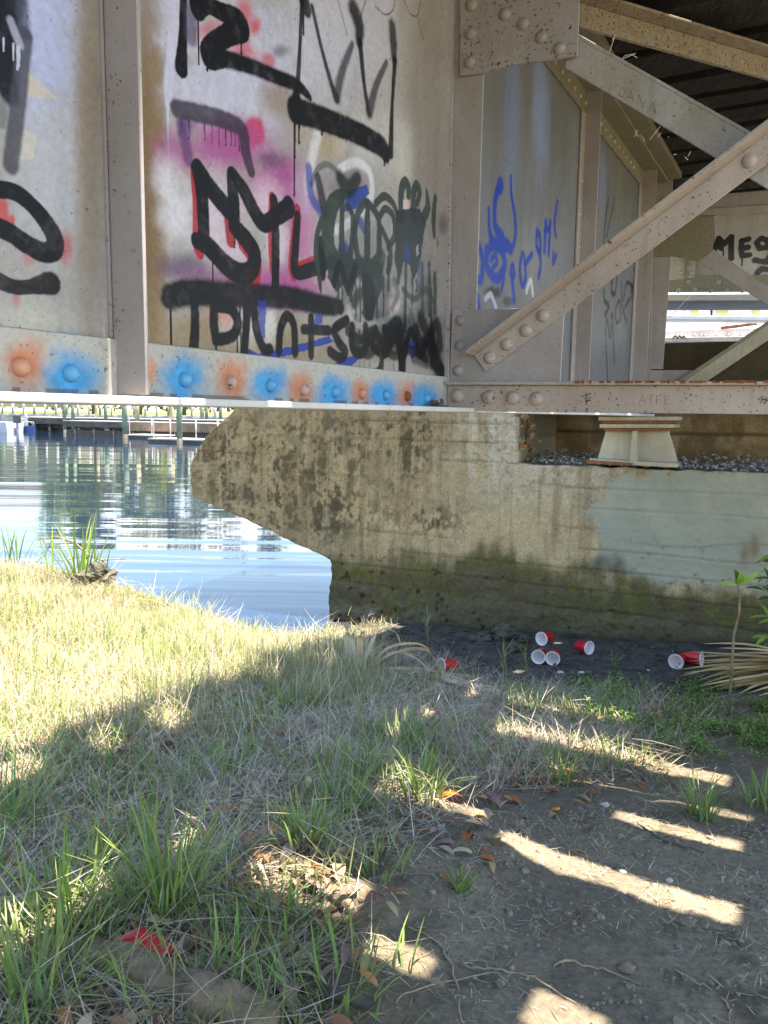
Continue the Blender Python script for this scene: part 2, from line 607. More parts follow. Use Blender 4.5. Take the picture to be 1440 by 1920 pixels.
# magenta and white fill of the throw-up
p.blob(330, 285, 60, 55, MAG, 0.75, 0.8); p.blob(430, 270, 100, 70, MAG, 0.92, 0.7); p.blob(530, 345, 85, 75, MAG, 0.92, 0.8)
p.blob(350, 235, 22, 30, (0.15, 0.04, 0.22), 0.8, 0.8)
p.blob(310, 330, 36, 62, WHT, 0.75, 0.9); p.blob(330, 400, 46, 80, WHT, 0.85, 0.8); p.blob(400, 400, 70, 110, (0.66, 0.54, 0.63), 0.8, 0.8)
p.blob(500, 380, 46, 60, (0.67, 0.53, 0.63), 0.75, 0.9); p.blob(560, 420, 40, 120, (0.52, 0.16, 0.36), 0.8, 0.7)
p.blob(520, 450, 26, 80, (0.68, 0.58, 0.66), 0.85, 0.7); p.blob(430, 470, 60, 50, (0.66, 0.54, 0.63), 0.8, 0.8)
p.blob(500, 540, 140, 55, MAG, 0.9, 0.7); p.blob(345, 500, 60, 34, (0.12, 0.06, 0.14), 0.75, 0.8); p.blob(390, 520, 90, 26, (0.26, 0.09, 0.22), 0.6, 0.9)
p.blob(575, 350, 30, 70, (0.50, 0.46, 0.58), 0.6, 0.8); p.blob(505, 300, 35, 22, (0.12, 0.06, 0.13), 0.7, 0.9)
p.stroke(r2([(830, 600), (800, 740), (790, 850)]), 20, WHT, 0.8, 0.7)
# top letters
p.stroke([(344, -14), (343, 62), (340, 128)], [12, 14, 22], BLK, 0.97, 0.15, [(0.95, 10, 6)])
p.stroke([(360, 20), (358, 70)], 26, (0.08, 0.06, 0.13), 0.75, 0.5, [(0.9, 34, 3), (0.5, 30, 3)])
p.stroke(r2([(275, -10), (290, 50), (330, 25), (400, 55), (465, 85), (485, 125), (440, 150), (380, 185), (335, 230), (345, 268), (400, 262)]),
         [20, 22, 19, 22, 26, 32, 26, 25, 26, 24, 22], BLK, 0.98, 0.14, [(0.1, 60, 3), (0.5, 22, 4), (0.86, 10, 4)])
p.stroke(r2([(380, 255), (520, 295), (640, 345), (740, 385), (795, 440)]), [24, 20, 19, 17, 9], BLK, 0.95, 0.4)
p.stroke(r2([(765, -10), (780, 40)]), [24, 20], BLK, 0.9, 0.3, [(0.8, 38, 4)])
p.stroke(r2([(760, -20), (750, 200), (735, 470)]), [9, 7, 12], BLK, 0.9, 0.4)
p.stroke(r2([(805, 30), (845, 210), (895, 390), (915, 440)]), [8, 8, 10, 14], BLK, 0.88, 0.4)
p.stroke(r2([(915, 435), (940, 320), (985, 200)]), [22, 18, 11], (0.03, 0.03, 0.035), 0.85, 0.6)
p.stroke(r2([(990, 40), (1015, 110), (1015, 190)]), [30, 32, 18], (0.016, 0.015, 0.02), 0.95, 0.5)
p.stroke(r2([(1020, 190), (1040, 390), (1062, 510)]), [12, 9, 10], BLK, 0.9, 0.35)
p.stroke(r2([(1062, 500), (1095, 380), (1140, 280)]), [22, 14, 9], (0.03, 0.03, 0.035), 0.85, 0.5)
p.stroke(r2([(1165, 120), (1170, 190), (1172, 270)]), [22, 24, 14], (0.016, 0.015, 0.02), 0.92, 0.5)
p.stroke(r2([(1178, 270), (1166, 450), (1158, 690)]), [11, 8, 14], BLK, 0.92, 0.3, [(0.95, 14, 4)])
p.stroke(r2([(725, 495), (850, 535), (1000, 595), (1110, 655), (1135, 690)]), [32, 30, 28, 27, 24], BLK, 0.98, 0.25,
         [(0.02, 50, 4), (0.05, 100, 4), (0.1, 30, 4), (0.3, 10, 5), (0.9, 10, 5)])
p.stroke(r2([(735, 440), (730, 520)]), 18, BLK, 0.95, 0.3)
p.blob(527, 95, 24, 16, (0.12, 0.12, 0.15), 0.7, 0.9)
for q in ([(920, 0), (945, 90), (962, 160)], [(1090, 28), (1130, 65), (1165, 50), (1178, 0)], [(1215, -10), (1245, 60), (1278, 70), (1290, 10)], [(1280, 80), (1305, 175)], [(1045, 0), (1025, 70)]):
    p.stroke(r2(q), 2.4, (0.05, 0.045, 0.05), 0.75, 0.3)
# bracket above the M
p.stroke(r2([(195, 490), (320, 515), (440, 552), (492, 590), (505, 680), (530, 770)]), [26, 26, 25, 25, 22, 18], (0.035, 0.028, 0.045), 0.9, 0.28,
         [(0.05, 22, 2.5), (0.1, 28, 2.5)] + [(0.22 + 0.035 * i, 20 + 8 * random.random(), 2) for i in range(12)])
p.stroke(r2([(215, 560), (235, 650), (250, 720)]), [20, 24, 20], (0.09, 0.035, 0.14), 0.75, 0.5)
# red edges then black of the big letters
RD2 = (0.42, 0.02, 0.035)
p.stroke(r3([(275, -20), (285, 150), (285, 300), (300, 350)]), 16, RD2, 0.95, 0.15)
p.stroke(r3([(430, 200), (440, 290)]), 20, RD2, 0.95, 0.15); p.stroke(r3([(500, 300), (545, 370), (540, 470)]), 30, RD2, 0.95, 0.15)
p.stroke(r3([(625, 95), (620, 250), (628, 420)]), 15, RD2, 0.95, 0.15); p.stroke(r3([(738, 150), (712, 380), (720, 450)]), 15, RD2, 0.95, 0.15)
p.stroke(r3([(740, 410), (850, 370)]), 14, RD2, 0.95, 0.2); p.stroke(r3([(540, 130), (580, 200)]), 16, RD2, 0.7, 0.3)
p.stroke(r3([(285, -35), (310, 90), (318, 290)]), [20, 22, 20], BLK, 0.97, 0.18)
p.stroke(r3([(290, -40), (350, 60), (425, 150)]), [20, 25, 25], BLK, 0.97, 0.15)
p.stroke(r3([(440, -10), (450, 100), (455, 230)]), [16, 22, 22], BLK, 0.97, 0.15, [(0.98, 20, 3), (0.9, 26, 3)])
p.stroke(r3([(445, -15), (500, 70), (550, 170), (590, 215), (640, 185), (700, 140)]), [15, 22, 22, 22, 22, 26], BLK, 0.97, 0.15)
p.stroke(r3([(455, 230), (510, 290), (545, 350), (535, 420), (480, 440), (410, 395), (340, 320), (285, 290)]),
         [22, 25, 25, 25, 26, 26, 25, 20], BLK, 0.98, 0.13, [(0.55, 60, 3), (0.85, 80, 3)])
p.stroke(r3([(632, 110), (640, 260), (640, 500)]), [16, 16, 15], BLK, 0.97, 0.14)
p.stroke(r3([(740, 180), (730, 320), (728, 430), (790, 425), (860, 395)]), [13, 15, 16, 18, 18], BLK, 0.97, 0.14)
p.stroke(r3([(845, 300), (850, 440)]), 17, BLK, 0.95, 0.3)
p.stroke(r3([(165, 545), (260, 525), (480, 535), (700, 548), (850, 580), (930, 590)]), [33, 35, 32, 30, 27, 20], BLK, 0.97, 0.4,
         [(0.0, 100, 4), (0.33, 16, 4), (0.42, 70, 3)])
# lower line of letters
L3 = [([(275, 560), (278, 680), (272, 770)], [14, 16, 18], [(0.98, 24, 3), (0.9, 30, 3)]),
      ([(365, 570), (362, 660), (372, 735)], 16, []),
      ([(370, 585), (440, 600), (470, 660), (445, 720), (372, 738)], 16, [(1.0, 40, 4), (0.6, 30, 3)]),
      ([(515, 560), (508, 680), (500, 785)], 15, []),
      ([(545, 610), (555, 700), (585, 775), (615, 780)], 15, []),
      ([(655, 785), (662, 690), (690, 630), (722, 670), (728, 795)], 14, [(0.02, 20, 3)]),
      ([(800, 640), (800, 805)], 13, []), ([(765, 690), (880, 695)], 13, []),
      ([(960, 650), (905, 690), (925, 750), (955, 790), (930, 820), (885, 790)], 14, []),
      ([(985, 680), (985, 770), (1020, 800), (1050, 760), (1045, 680)], 14, []),
      ([(1090, 690), (1075, 760), (1130, 800), (1160, 740), (1130, 690)], 13, []),
      ([(1180, 690), (1200, 800), (1210, 900)], 13, [(0.98, 10, 5)]), ([(1120, 800), (1110, 870), (1070, 890)], 11, []),
      ([(1220, 800), (1250, 700), (1290, 800), (1330, 720)], 14, [])]
p.poly(r3([(490, 770), (560, 800), (720, 765), (880, 720), (905, 745), (720, 800), (560, 842), (520, 852)]), BLU, 0.95)
p.poly(r3([(560, 560), (600, 560), (590, 730), (570, 730)]), BLU, 0.8); p.poly(r3([(900, 850), (980, 810), (1040, 800), (1000, 840), (920, 895)]), BLU, 0.95)
p.poly(r3([(820, 620), (850, 620), (850, 660), (810, 680)]), BLU, 0.8)
p.blob(385 + 40, 595, 20, 24, (0.62, 0.30, 0.26), 0.7, 0.7); p.blob(395, 590, 18, 20, (0.62, 0.22, 0.20), 0.5, 0.9)
# rings and green letters on the right of the panel
p.blob(650, 350, 62, 62, (0.07, 0.07, 0.08), 0.5, 0.9)
p.stroke(r2([(800, 830), (830, 760), (880, 740), (930, 790)]), 9, (0.10, 0.12, 0.11), 0.8, 0.3)
p.stroke(r2([(930, 760), (1000, 730), (1060, 770), (1075, 860), (1040, 940), (960, 1010), (890, 1040)]), 14, WHT, 0.85, 0.5)
p.stroke(r2([(790, 760), (800, 880), (850, 960)]), 18, BLU, 0.8, 0.5)
p.poly(r2([(960, 860), (1050, 830), (1060, 870), (1000, 940), (950, 950)]), BLU, 0.9)
p.stroke(r2([(830, 800), (850, 900), (860, 960)]), [16, 20, 18], (0.03, 0.025, 0.03), 0.9, 0.4)
p.stroke(r2([(930, 800), (970, 850), (1010, 800)]), [24, 28, 20], (0.015, 0.015, 0.015), 0.9, 0.5)
p.stroke(r6([(530, 600), (560, 640)]), 30, BLU, 0.9, 0.3); p.stroke(r6([(660, 360), (690, 420)]), 16, BLU, 0.8, 0.4)
p.blob(725, 545, 16, 40, (0.10, 0.08, 0.10), 0.6, 0.8); p.blob(735, 575, 12, 20, (0.62, 0.45, 0.44), 0.8, 0.6); p.stroke(r6([(930, 830), (955, 930), (920, 1050)]), 14, (0.1, 0.08, 0.12), 0.7, 0.6)
G6 = [([(530, 140), (440, 230), (405, 400), (410, 560), (470, 700)], [12, 22, 24, 24, 22]), ([(520, 160), (512, 400), (515, 700)], [8, 10, 12]),
      ([(350, 350), (315, 480), (310, 640), (330, 800), (340, 900)], [8, 9, 10, 7, 4]), ([(560, 240), (600, 330), (590, 560), (560, 700)], [8, 9, 10, 12]),
      ([(700, 205), (640, 300), (615, 450), (640, 640), (690, 720)], [9, 10, 11, 11, 14]), ([(715, 210), (715, 420), (712, 690)], [8, 13, 13]),
      ([(720, 210), (800, 330), (810, 500), (800, 640), (740, 720)], [9, 10, 11, 11, 14]), ([(780, 220), (850, 160), (920, 220), (960, 330)], [8, 9, 9, 8]),
      ([(820, 310), (860, 260), (920, 320), (930, 470), (880, 570)], [8, 8, 9, 9, 8]), ([(830, 420), (900, 600), (880, 760)], [8, 9, 9]),
      ([(985, 330), (985, 120), (1015, 50), (1040, 90), (1040, 150)], [13, 13, 12, 12, 10]), ([(1085, 330), (1080, 150), (1105, 75), (1130, 130), (1110, 220)], [13, 12, 11, 10, 8]),
      ([(1185, 110), (1195, 250), (1160, 330)], [4, 13, 13]), ([(1255, 170), (1240, 330), (1245, 480)], [8, 11, 6])]
for q, w in G6:
    p.stroke(r6(q), [k * 1.3 for k in w], GRN, 0.96, 0.12)
p.poly(r6([(400, 640), (620, 660), (840, 690), (830, 900), (760, 1080), (700, 1140), (620, 1000), (570, 1000), (520, 860), (470, 930), (400, 800)]), (0.022, 0.030, 0.026), 0.9)
p.poly(r6([(640, 790), (672, 790), (680, 1080), (600, 1090), (590, 960)]), (0.46, 0.43, 0.39), 0.85)
p.poly(r6([(945, 280), (1050, 250), (1130, 260), (1180, 370), (1150, 560), (1140, 700), (1080, 830), (1050, 700), (1000, 680), (970, 830), (930, 680)]), (0.016, 0.020, 0.019), 0.95)
p.poly(r6([(1000, 620), (1030, 510), (1050, 620), (1040, 700), (1005, 690)]), BLU, 0.9); p.poly(r6([(1100, 560), (1115, 540), (1125, 620), (1105, 640)]), (0.5, 0.47, 0.45), 0.9)
p.poly(r6([(1000, 190), (1040, 190), (1045, 268), (1000, 260)]), (0.62, 0.48, 0.45), 0.9)
p.stroke(r6([(1020, 680), (1018, 950), (1012, 1230)]), 9, GRN, 0.9, 0.15)
for x, y0, y1, w in ((345, 800, 930, 4), (480, 800, 980, 6), (515, 820, 1010, 5), (565, 860, 1000, 7), (620, 700, 1180, 4), (655, 800, 1250, 4), (745, 1060, 1260, 5), (790, 900, 1250, 6), (840, 800, 1130, 6), (880, 650, 900, 7), (960, 700, 840, 9), (1070, 820, 1010, 6), (1105, 830, 920, 5), (1150, 700, 1060, 8), (1205, 700, 1100, 9), (1220, 900, 1180, 6), (1250, 780, 1080, 9), (1270, 500, 560, 4)):
    p.stroke(r6([(x, y0), (x + 3, (y0 + y1) / 2), (x, y1)]), w, GRN, 0.85, 0.12)
p.stroke(r6([(1130, 700), (1140, 900)]), 14, (0.05, 0.10, 0.22), 0.7, 0.6)
p.stroke(r6([(610, 1010), (640, 940), (700, 930)]), 18, (0.03, 0.028, 0.025), 0.85, 0.5)
p.stroke(r6([(700, 780), (735, 950), (730, 1100)]), [24, 30, 20], BLK, 0.95, 0.3)
p.stroke(r6([(560, 980), (580, 1120), (650, 1190), (770, 1170), (900, 1120), (970, 1000)]), 10, (0.60, 0.58, 0.54), 0.7, 0.5)
for q, w, d in L3:
    p.stroke(r3(q), w, BLK, 0.96, 0.3, d)
p.blob(700, 640, 52, 26, BLK, 0.75, 0.8); p.blob(745, 640, 40, 34, BLK, 0.7, 0.8)
p.poly(r6([(1040, 1320), (1100, 1300), (1100, 1420), (1060, 1460)]), BLU, 0.85)
p.stroke(r6([(880, 1250), (960, 1180), (990, 1400), (990, 1580)]), [24, 22, 20, 20], BLK, 0.92, 0.4)
p.stroke(r6([(1100, 1220), (1130, 1330), (1220, 1300)]), 20, BLK, 0.85, 0.6); p.stroke(r6([(1220, 1250), (1250, 1450), (1300, 1560)]), [20, 32, 26], BLK, 0.93, 0.5)
p.blob(805, 660, 26, 34, BLK, 0.85, 0.9); p.blob(830, 420, 14, 30, BLK, 0.55, 0.9); p.stroke(r6([(1080, 1450), (1300, 1530)]), 14, BLK, 0.6, 0.8)
p.stroke(r6([(820, 1430), (830, 1530), (760, 1590)]), 10, (0.04, 0.04, 0.04), 0.85, 0.3)
for x in (655, 690, 735, 925):
    p.stroke(r6([(x, 1480), (x, 1600)]), 6, (0.17, 0.17, 0.15), 0.7, 0.3)
p.blob(690, 480, 75, 110, (0.03, 0.04, 0.033), 0.42, 0.9); p.blob(770, 500, 50, 120, (0.03, 0.035, 0.033), 0.45, 0.9); p.blob(730, 620, 120, 60, BLK, 0.5, 0.9); p.blob(760, 610, 60, 40, BLK, 0.6, 0.9); p.blob(700, 570, 40, 40, (0.02, 0.024, 0.022), 0.6, 0.9); p.blob(800, 560, 24, 60, (0.02, 0.024, 0.022), 0.6, 0.9); p.blob(650, 560, 40, 30, (0.02, 0.024, 0.022), 0.5, 0.9)
# second panel beyond the brace
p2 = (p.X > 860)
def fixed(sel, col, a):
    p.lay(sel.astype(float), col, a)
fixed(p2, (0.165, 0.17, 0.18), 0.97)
p.blob(960, 200, 20, 220, (0.17, 0.21, 0.36), 0.7, 0.9); p.blob(1015, 180, 22, 200, (0.24, 0.29, 0.50), 0.75, 0.9); p.blob(985, 190, 12, 150, (0.15, 0.145, 0.115), 0.6, 0.9)  # tall bluish streaks: reflected sky painted on the grey plate
p.blob(1050, 240, 20, 120, (0.15, 0.145, 0.115), 0.6, 0.9); p.blob(1010, 480, 70, 90, (0.23, 0.23, 0.24), 0.8, 0.9); p.blob(925, 220, 20, 180, (0.16, 0.155, 0.125), 0.6, 0.9)
BL2 = (0.006, 0.045, 0.36)
for q, w in (([(215, 545), (190, 600), (175, 700), (180, 830), (225, 900)], [20, 13, 12, 14, 16]), ([(290, 480), (290, 600), (315, 760), (318, 900), (290, 1000)], [5, 8, 9, 10, 9]),
             ([(135, 710), (140, 850), (170, 950), (260, 960), (290, 1000)], [8, 10, 18, 18, 9]), ([(120, 1000), (125, 1120), (190, 1190), (245, 1100), (220, 990), (160, 960), (120, 1010)], [16, 14, 14, 14, 14, 14, 14]),
             ([(150, 1060), (180, 1030), (190, 1080), (165, 1110)], 8), ([(65, 960), (90, 1050), (85, 1190), (60, 1200)], 12), ([(225, 1260), (240, 1180)], 8),
             ([(295, 1100), (285, 1160), (310, 1170), (305, 1100)], 8), ([(295, 1180), (310, 1340)], 11), ([(60, 1320), (70, 1400)], 9), ([(170, 1310), (185, 1400)], 8),
             ([(365, 1020), (350, 1120), (365, 1240), (390, 1180), (380, 1040), (365, 1020)], 8), ([(385, 1090), (435, 1020)], 8),
             ([(470, 860), (465, 960), (490, 1010), (490, 900), (470, 870)], 9), ([(480, 1000), (495, 1080), (480, 1180)], 8),
             ([(530, 800), (520, 1000)], 10), ([(560, 800), (550, 1020)], 9), ([(520, 860), (560, 840)], 8), ([(610, 650), (590, 800), (600, 900)], [5, 9, 6]), ([(580, 1020), (580, 1080), (600, 1030)], 8)):
    p.stroke(r8(q), [k * 1.25 for k in w] if isinstance(w, list) else w * 1.25, BL2, 0.96, 0.4)
p.blob(925, 548, 20, 14, (0.03, 0.03, 0.03), 0.9, 0.6); p.blob(952, 565, 14, 12, (0.05, 0.05, 0.05), 0.9, 0.7)
p.stroke(r8([(395, 1280), (425, 1200), (440, 1300)]), 9, (0.65, 0.65, 0.65), 0.8, 0.6)
p.stroke(r8([(110, 1330), (150, 1300), (185, 1390)]), 9, (0.55, 0.55, 0.6), 0.8, 0.5)
# third panel
p3 = p.X > 1098
p.blob(1128, 330, 12, 110, (0.22, 0.25, 0.38), 0.7, 0.9); p.blob(1160, 340, 20, 90, (0.22, 0.21, 0.15), 0.6, 0.9)  # bluish streak repeats the painted sky reflection
for q, w in (([(965, 630), (940, 800), (930, 940)], 5), ([(1005, 630), (985, 740), (950, 900)], 4.5), ([(935, 1270), (935, 1340), (965, 1380), (940, 1440)], 8), ([(990, 1180), (985, 1280), (1010, 1290), (1020, 1180)], 8),
             ([(960, 1900), (945, 1640), (950, 1460), (975, 1600), (990, 1430)], 5), ([(985, 1440), (1005, 1770)], 5), ([(1020, 1500), (1010, 1420), (1040, 1340), (1045, 1470), (1020, 1500)], 5), ([(1050, 1220), (1060, 1380), (1090, 1500)], 5),
             ([(1070, 1330), (1090, 1220), (1130, 1250), (1120, 1320)], 6), ([(1140, 1130), (1150, 1200), (1120, 1270)], 7), ([(1075, 1390), (1110, 1330)], 5), ([(795, 1540), (800, 1630)], 8), ([(800, 1760), (795, 1900)], 9)):
    p.stroke(r8(q), w, (0.02, 0.02, 0.022), 0.88, 0.35)
# bare grime along seams
p.stroke(r6([(420, 700), (520, 640), (600, 760), (700, 700), (790, 760), (830, 640)]), 22, GRN, 0.8, 0.3)
p.stroke(r6([(450, 850), (500, 700), (560, 880), (620, 720)]), 12, BLK, 0.85, 0.3)
p.stroke(r6([(560, 1230), (660, 1300), (760, 1230), (860, 1330), (960, 1260)]), 14, BLK, 0.85, 0.5)
p.stroke(r6([(600, 1350), (720, 1420), (820, 1350), (930, 1430), (1060, 1380), (1180, 1450)]), 13, BLK, 0.8, 0.5)
p.stroke(r6([(1000, 900), (1090, 980), (1180, 900), (1240, 1000)]), 10, GRN, 0.8, 0.3)
p.stroke(r6([(1140, 1120), (1200, 1250), (1270, 1180), (1290, 1350)]), 20, BLK, 0.8, 0.6)
p.c *= (1 - 0.14 * np.clip((fbm(p.L * 14, p.Z * 2.2, 4, 3) - 0.45) * 3, 0, 1))[:, None]
fleck = (vnoise(p.L * 260, p.Z * 200, 3) > 0.93) & (vnoise(p.L * 20, p.Z * 20, 4) > 0.55)
p.c[fleck] *= 0.45
nv = len(Vw)
# plate body behind the paint, full size of the girder
body = []
for l in (-5.0, 3.7):
    for s in (-0.001, -0.013):
        for z in (ZFT, ZTOP + 0.02):
            body.append(gp(l, s, z))
bf = np.array([(0, 1, 3, 2), (4, 6, 7, 5), (0, 4, 5, 1), (2, 3, 7, 6), (0, 2, 6, 4), (1, 5, 7, 3)]) + nv
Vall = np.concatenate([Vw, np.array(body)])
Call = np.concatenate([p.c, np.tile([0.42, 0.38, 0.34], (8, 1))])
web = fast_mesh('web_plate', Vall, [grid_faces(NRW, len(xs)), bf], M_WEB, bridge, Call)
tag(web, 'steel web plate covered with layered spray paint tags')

# ---- bottom angle of the girder with sprayed rivets
ANG_T = 0.012
ZAT = ZFT + 0.118
xs2 = np.arange(-66, 846, 1.6)
ls = np.array([glz(x, 700, ANG_T)[0] for x in xs2])
NR2 = 46
zz = np.linspace(ZFT, ZAT, NR2)
La = np.tile(ls, NR2); Za = np.repeat(zz, len(ls))
Va = np.stack([G0[0] + La * GV[0] + ANG_T * NV[0], G0[1] + La * GV[1] + ANG_T * NV[1], Za], 1)
Xa, Ya, _ = proj(Va)
pa = Paint(La, Za, Xa, Ya, (0.43, 0.415, 0.38))
pa.lay(np.clip(fbm(La * 9, Za * 20, 4, 2) * 1.5 - 0.5, 0, 1), (0.40, 0.40, 0.34), 0.6)
RV_PX = [(38, 688, 'o'), (132, 700, 'b'), (346, 712, 'b'), (432, 717, 'p'), (506, 723, 'b'), (569, 731, 'p'), (627, 735, 'b'), (678, 738, 'o'), (722, 741, 'b'), (763, 743, 'r'), (799, 747, 'b')]
for x, y, k in RV_PX:
    w = 62 * (1 - 0.62 * x / 840) * random.uniform(.85, 1.15)
    x += random.uniform(-6, 6) * w / 50; y += random.uniform(-6, 6) * w / 50
    col = (0.045, 0.29, 0.56) if k == 'b' else (0.52, 0.19, 0.09)
    if k == 'b':
        pa.blob(x, y, w * 1.35, w * 1.3, col, 0.97, 0.75, 0.6)
        pa.blob(x - 4, y + 4, w * 0.5, w * 0.7, (0.06, 0.36, 0.66), 0.8, 0.6, 0.4)
    else:
        pa.blob(x, y, w * 0.9, w * 1.15, col, 0.92, 0.8, 0.6)
pa.blob(282, 695, 16, 40, (0.62, 0.26, 0.12), 0.8, 0.8)
pa.stroke([(214, 690), (215, 730)], 4, (0.06, 0.05, 0.04), 0.8, 0.6)
fl = (vnoise(La * 180, Za * 220, 3) > 0.9) & (vnoise(La * 12, Za * 30, 4) > 0.5)
pa.c[fl] *= 0.4
lip = Za < ZFT + 0.012
pa.lay(lip * (vnoise(La * 40, Za * 10, 6) > 0.55), (0.09, 0.06, 0.045), 0.6)
na = len(Va); nc = len(ls)
top_in = np.stack([Va[-nc:, 0] - ANG_T * NV[0], Va[-nc:, 1] - ANG_T * NV[1], np.full(nc, ZAT + 0.003)], 1)
Vb = np.concatenate([Va, top_in])
i = np.arange(nc - 1)
lipf = np.stack([na - nc + i, na - nc + i + 1, na + i + 1, na + i], 1)
Cb = np.concatenate([pa.c, pa.c[-nc:] * 0.8])
ang = fast_mesh('bottom_angle', Vb, [grid_faces(NR2, nc), lipf], M_WEB, bridge, Cb)
RM = {'o': M_RORANGE, 'b': M_RBLUE, 'p': M_RPINK, 'r': M_RUST}
RL = {'o': 'orange sprayed rivet head', 'b': 'blue sprayed rivet head', 'p': 'faded pink rivet head', 'r': 'rust brown rivet head'}
for x, y, k in RV_PX:
    l, z = glz(x, y, ANG_T)
    r = MB().dome(gp(l, ANG_T, z), N3, 0.0185, 0.017, 16, 5).build('rivet', RM[k], ang, True)
    tag(r, RL[k])
m = MB()
for a, b in ((-5.0, float(ls[0]) - 0.001), (float(ls[-1]) + 0.001, 3.7)):
    MB().box(gp((a + b) / 2, ANG_T / 2, (ZFT + ZAT) / 2), (G3, N3, ZUP), ((b - a) / 2, ANG_T / 2, (ZAT - ZFT) / 2)).build('angle_leg', M_STEEL, bridge)
M_EDGE = steel_mat('steel paint whitened for sun', (0.72, 0.71, 0.69), 0.1, 0.7, tint=(0.55, 0.52, 0.48), rough=0.6)  # steel paint made whiter so sunlit flange edges read bright
# flange: plate under web and angles, a shade rounded, with paint chips
m = MB()
m.box(gp(-0.65, -0.012, (ZF + ZFT) / 2), (G3, N3, ZUP), (4.35, 0.137, (ZFT - ZF) / 2))
m.build('bottom_flange', M_EDGE, bridge, bevel=0.003)
m = MB(); m.box(gp(-0.65, -0.017, ZFT + 0.06), (G3, N3, ZUP), (4.35, 0.003, 0.058)); m.build('outer_angle', M_STEEL, bridge)
# top flange with its inner angle and rivets
m = MB(); m.box(gp(-0.65, 0.105, ZTOP + 0.03), (G3, N3, ZUP), (4.35, 0.12, 0.022)); tf = m.build('top_flange', M_OLIVE, bridge, bevel=0.003)
m = MB(); m.box(gp(-0.65, 0.07, ZTOP), (G3, N3, ZUP), (4.35, 0.06, 0.0075)); m.box(gp(-0.65, 0.0075, ZTOP - 0.065), (G3, N3, ZUP), (4.35, 0.0065, 0.058)); ta = m.build('top_angle', M_OLIVE, bridge, bevel=0.002)
for k in range(26):
    l = 0.12 + k * 0.115
    MB().dome(gp(l, 0.014, ZTOP - 0.07), N3, 0.014, 0.011, 8, 3).build('rivet', M_PALE, ta, True)
# stiffeners standing on the web


def stiffener(l0, depth, face, side, rv, mat=M_STEEL):
    """angle on the web: a leg flat on it and a leg standing out at l0"""
    zl, zh = ZAT + 0.004, ZTOP - 0.004
    m = MB()
    m.box(gp(l0, 0.002 + depth / 2, (ZFT + 0.004 + zh) / 2), (G3, N3, ZUP), (0.005, depth / 2, (zh - ZFT - 0.004) / 2))
    m.box(gp(l0 + side * (face / 2 + 0.004), 0.0075, (zl + zh) / 2), (G3, N3, ZUP), (face / 2, 0.0055, (zh - zl) / 2))
    o = m.build('stiffener', mat, bridge, bevel=0.002)
    for z in rv:
        MB().dome(gp(l0 + side * (face * 0.55), 0.013, z), N3, 0.013, 0.010, 8, 3).build('rivet', M_PALE, o, True)
    return o


lA = glz(207, 400, 0.0)[0]
stiffener(lA, 0.092, 0.05, 1, [], M_STEEL)
m = MB()
m.box(gp(lA - 0.0115, 0.003, (ZAT + ZTOP) / 2), (G3, N3, ZUP), (0.0035, 0.0025, (ZTOP - ZAT - 0.01) / 2))
m.build('seam_bar', M_STEEL, bridge)
l2 = glz(1083, 500, 0.0)[0]
stiffener(l2, 0.095, 0.075, -1, [ZAT + 0.1 + 0.18 * k for k in range(9)])
l3 = glz(1194, 500, 0.0)[0]
stiffener(l3, 0.11, 0.085, -1, [ZAT + 0.07 + 0.14 * k for k in range(11)])


# ---- cross frame nearest the camera
def fpt(x, y, off=0.0):
    return hit(x, y, F0 + FM * off, FM)


def fplate(pts, off, th, name, mat, parent=None, bevel=0.0018):
    P3 = [fpt(x, y, off) for x, y in pts]
    m = MB(); m.prism(P3, -FM * th)
    return m.build(name, mat, parent or bridge, bevel=bevel)


def fangle(top_line, bot_line, off, th, out, name, mat, lip=None, rv=(), rr=0.0175, rmat=None):
    """steel angle: face between two pixel lines, and a leg of width OUT standing towards the camera along the first line"""
    (a0, a1), (b0, b1) = top_line, bot_line
    A0, A1, B0, B1 = fpt(*a0, off), fpt(*a1, off), fpt(*b0, off), fpt(*b1, off)
    m = MB(); m.prism([A0, A1, B1, B0], -FM * th)
    ax = unit(A1 - A0); up = unit(np.cross(ax, FM))
    if np.dot(up, A0 - B0) < 0: up = -up
    m.prism([A0 - FM * th, A1 - FM * th, A1 + FM * out, A0 + FM * out], up * th)
    o = m.build(name, mat, bridge, bevel=0.002)
    for x, y in rv:
        MB().dome(fpt(x, y, off), FM, rr, rr * 0.72, 16, 5).build('rivet', rmat or mat, o, True)
    return o


# post against the girder
fplate([(836, -200), (852, -200), (841, 716), (829, 716)], 0.03, 0.012, 'post_leg', M_GUSSET)
fplate([(850, -200), (917, -200), (892, 600), (890, 716), (840, 716)], 0.0, 0.012, 'frame_post', M_STEEL)
gu = fplate([(862, -200), (1089, -200), (1085, 40), (1082, 104), (1035, 112), (969, 120), (935, 128), (909, 136), (890, 139), (862, 142)], 0.014, 0.0125, 'gusset_plate', M_GUSSET)
for x, y in ((884, 10), (883, 64), (881, 117), (947, 27), (981, 45), (1015, 70), (1049, 91)):
    MB().dome(fpt(x, y, 0.014), FM, 0.0225, 0.016, 16, 5).build('rivet', M_STEEL, gu, True)
gl = fplate([(842, 716), (848, 582), (893, 580), (980, 578), (1058, 576), (1050, 716)], 0.014, 0.0125, 'gusset_plate', M_STEEL)
for x, y in ((864, 601), (862, 648), (859, 695)):
    MB().dome(fpt(x, y, 0.014), FM, 0.021, 0.016, 16, 5).build('rivet', M_STEEL, gl, True)
fangle(((1060, 58), (1620, 376)), ((1060, 127), (1620, 462)), -0.014, 0.012, 0.0, 'diagonal_brace', M_MOSSY)
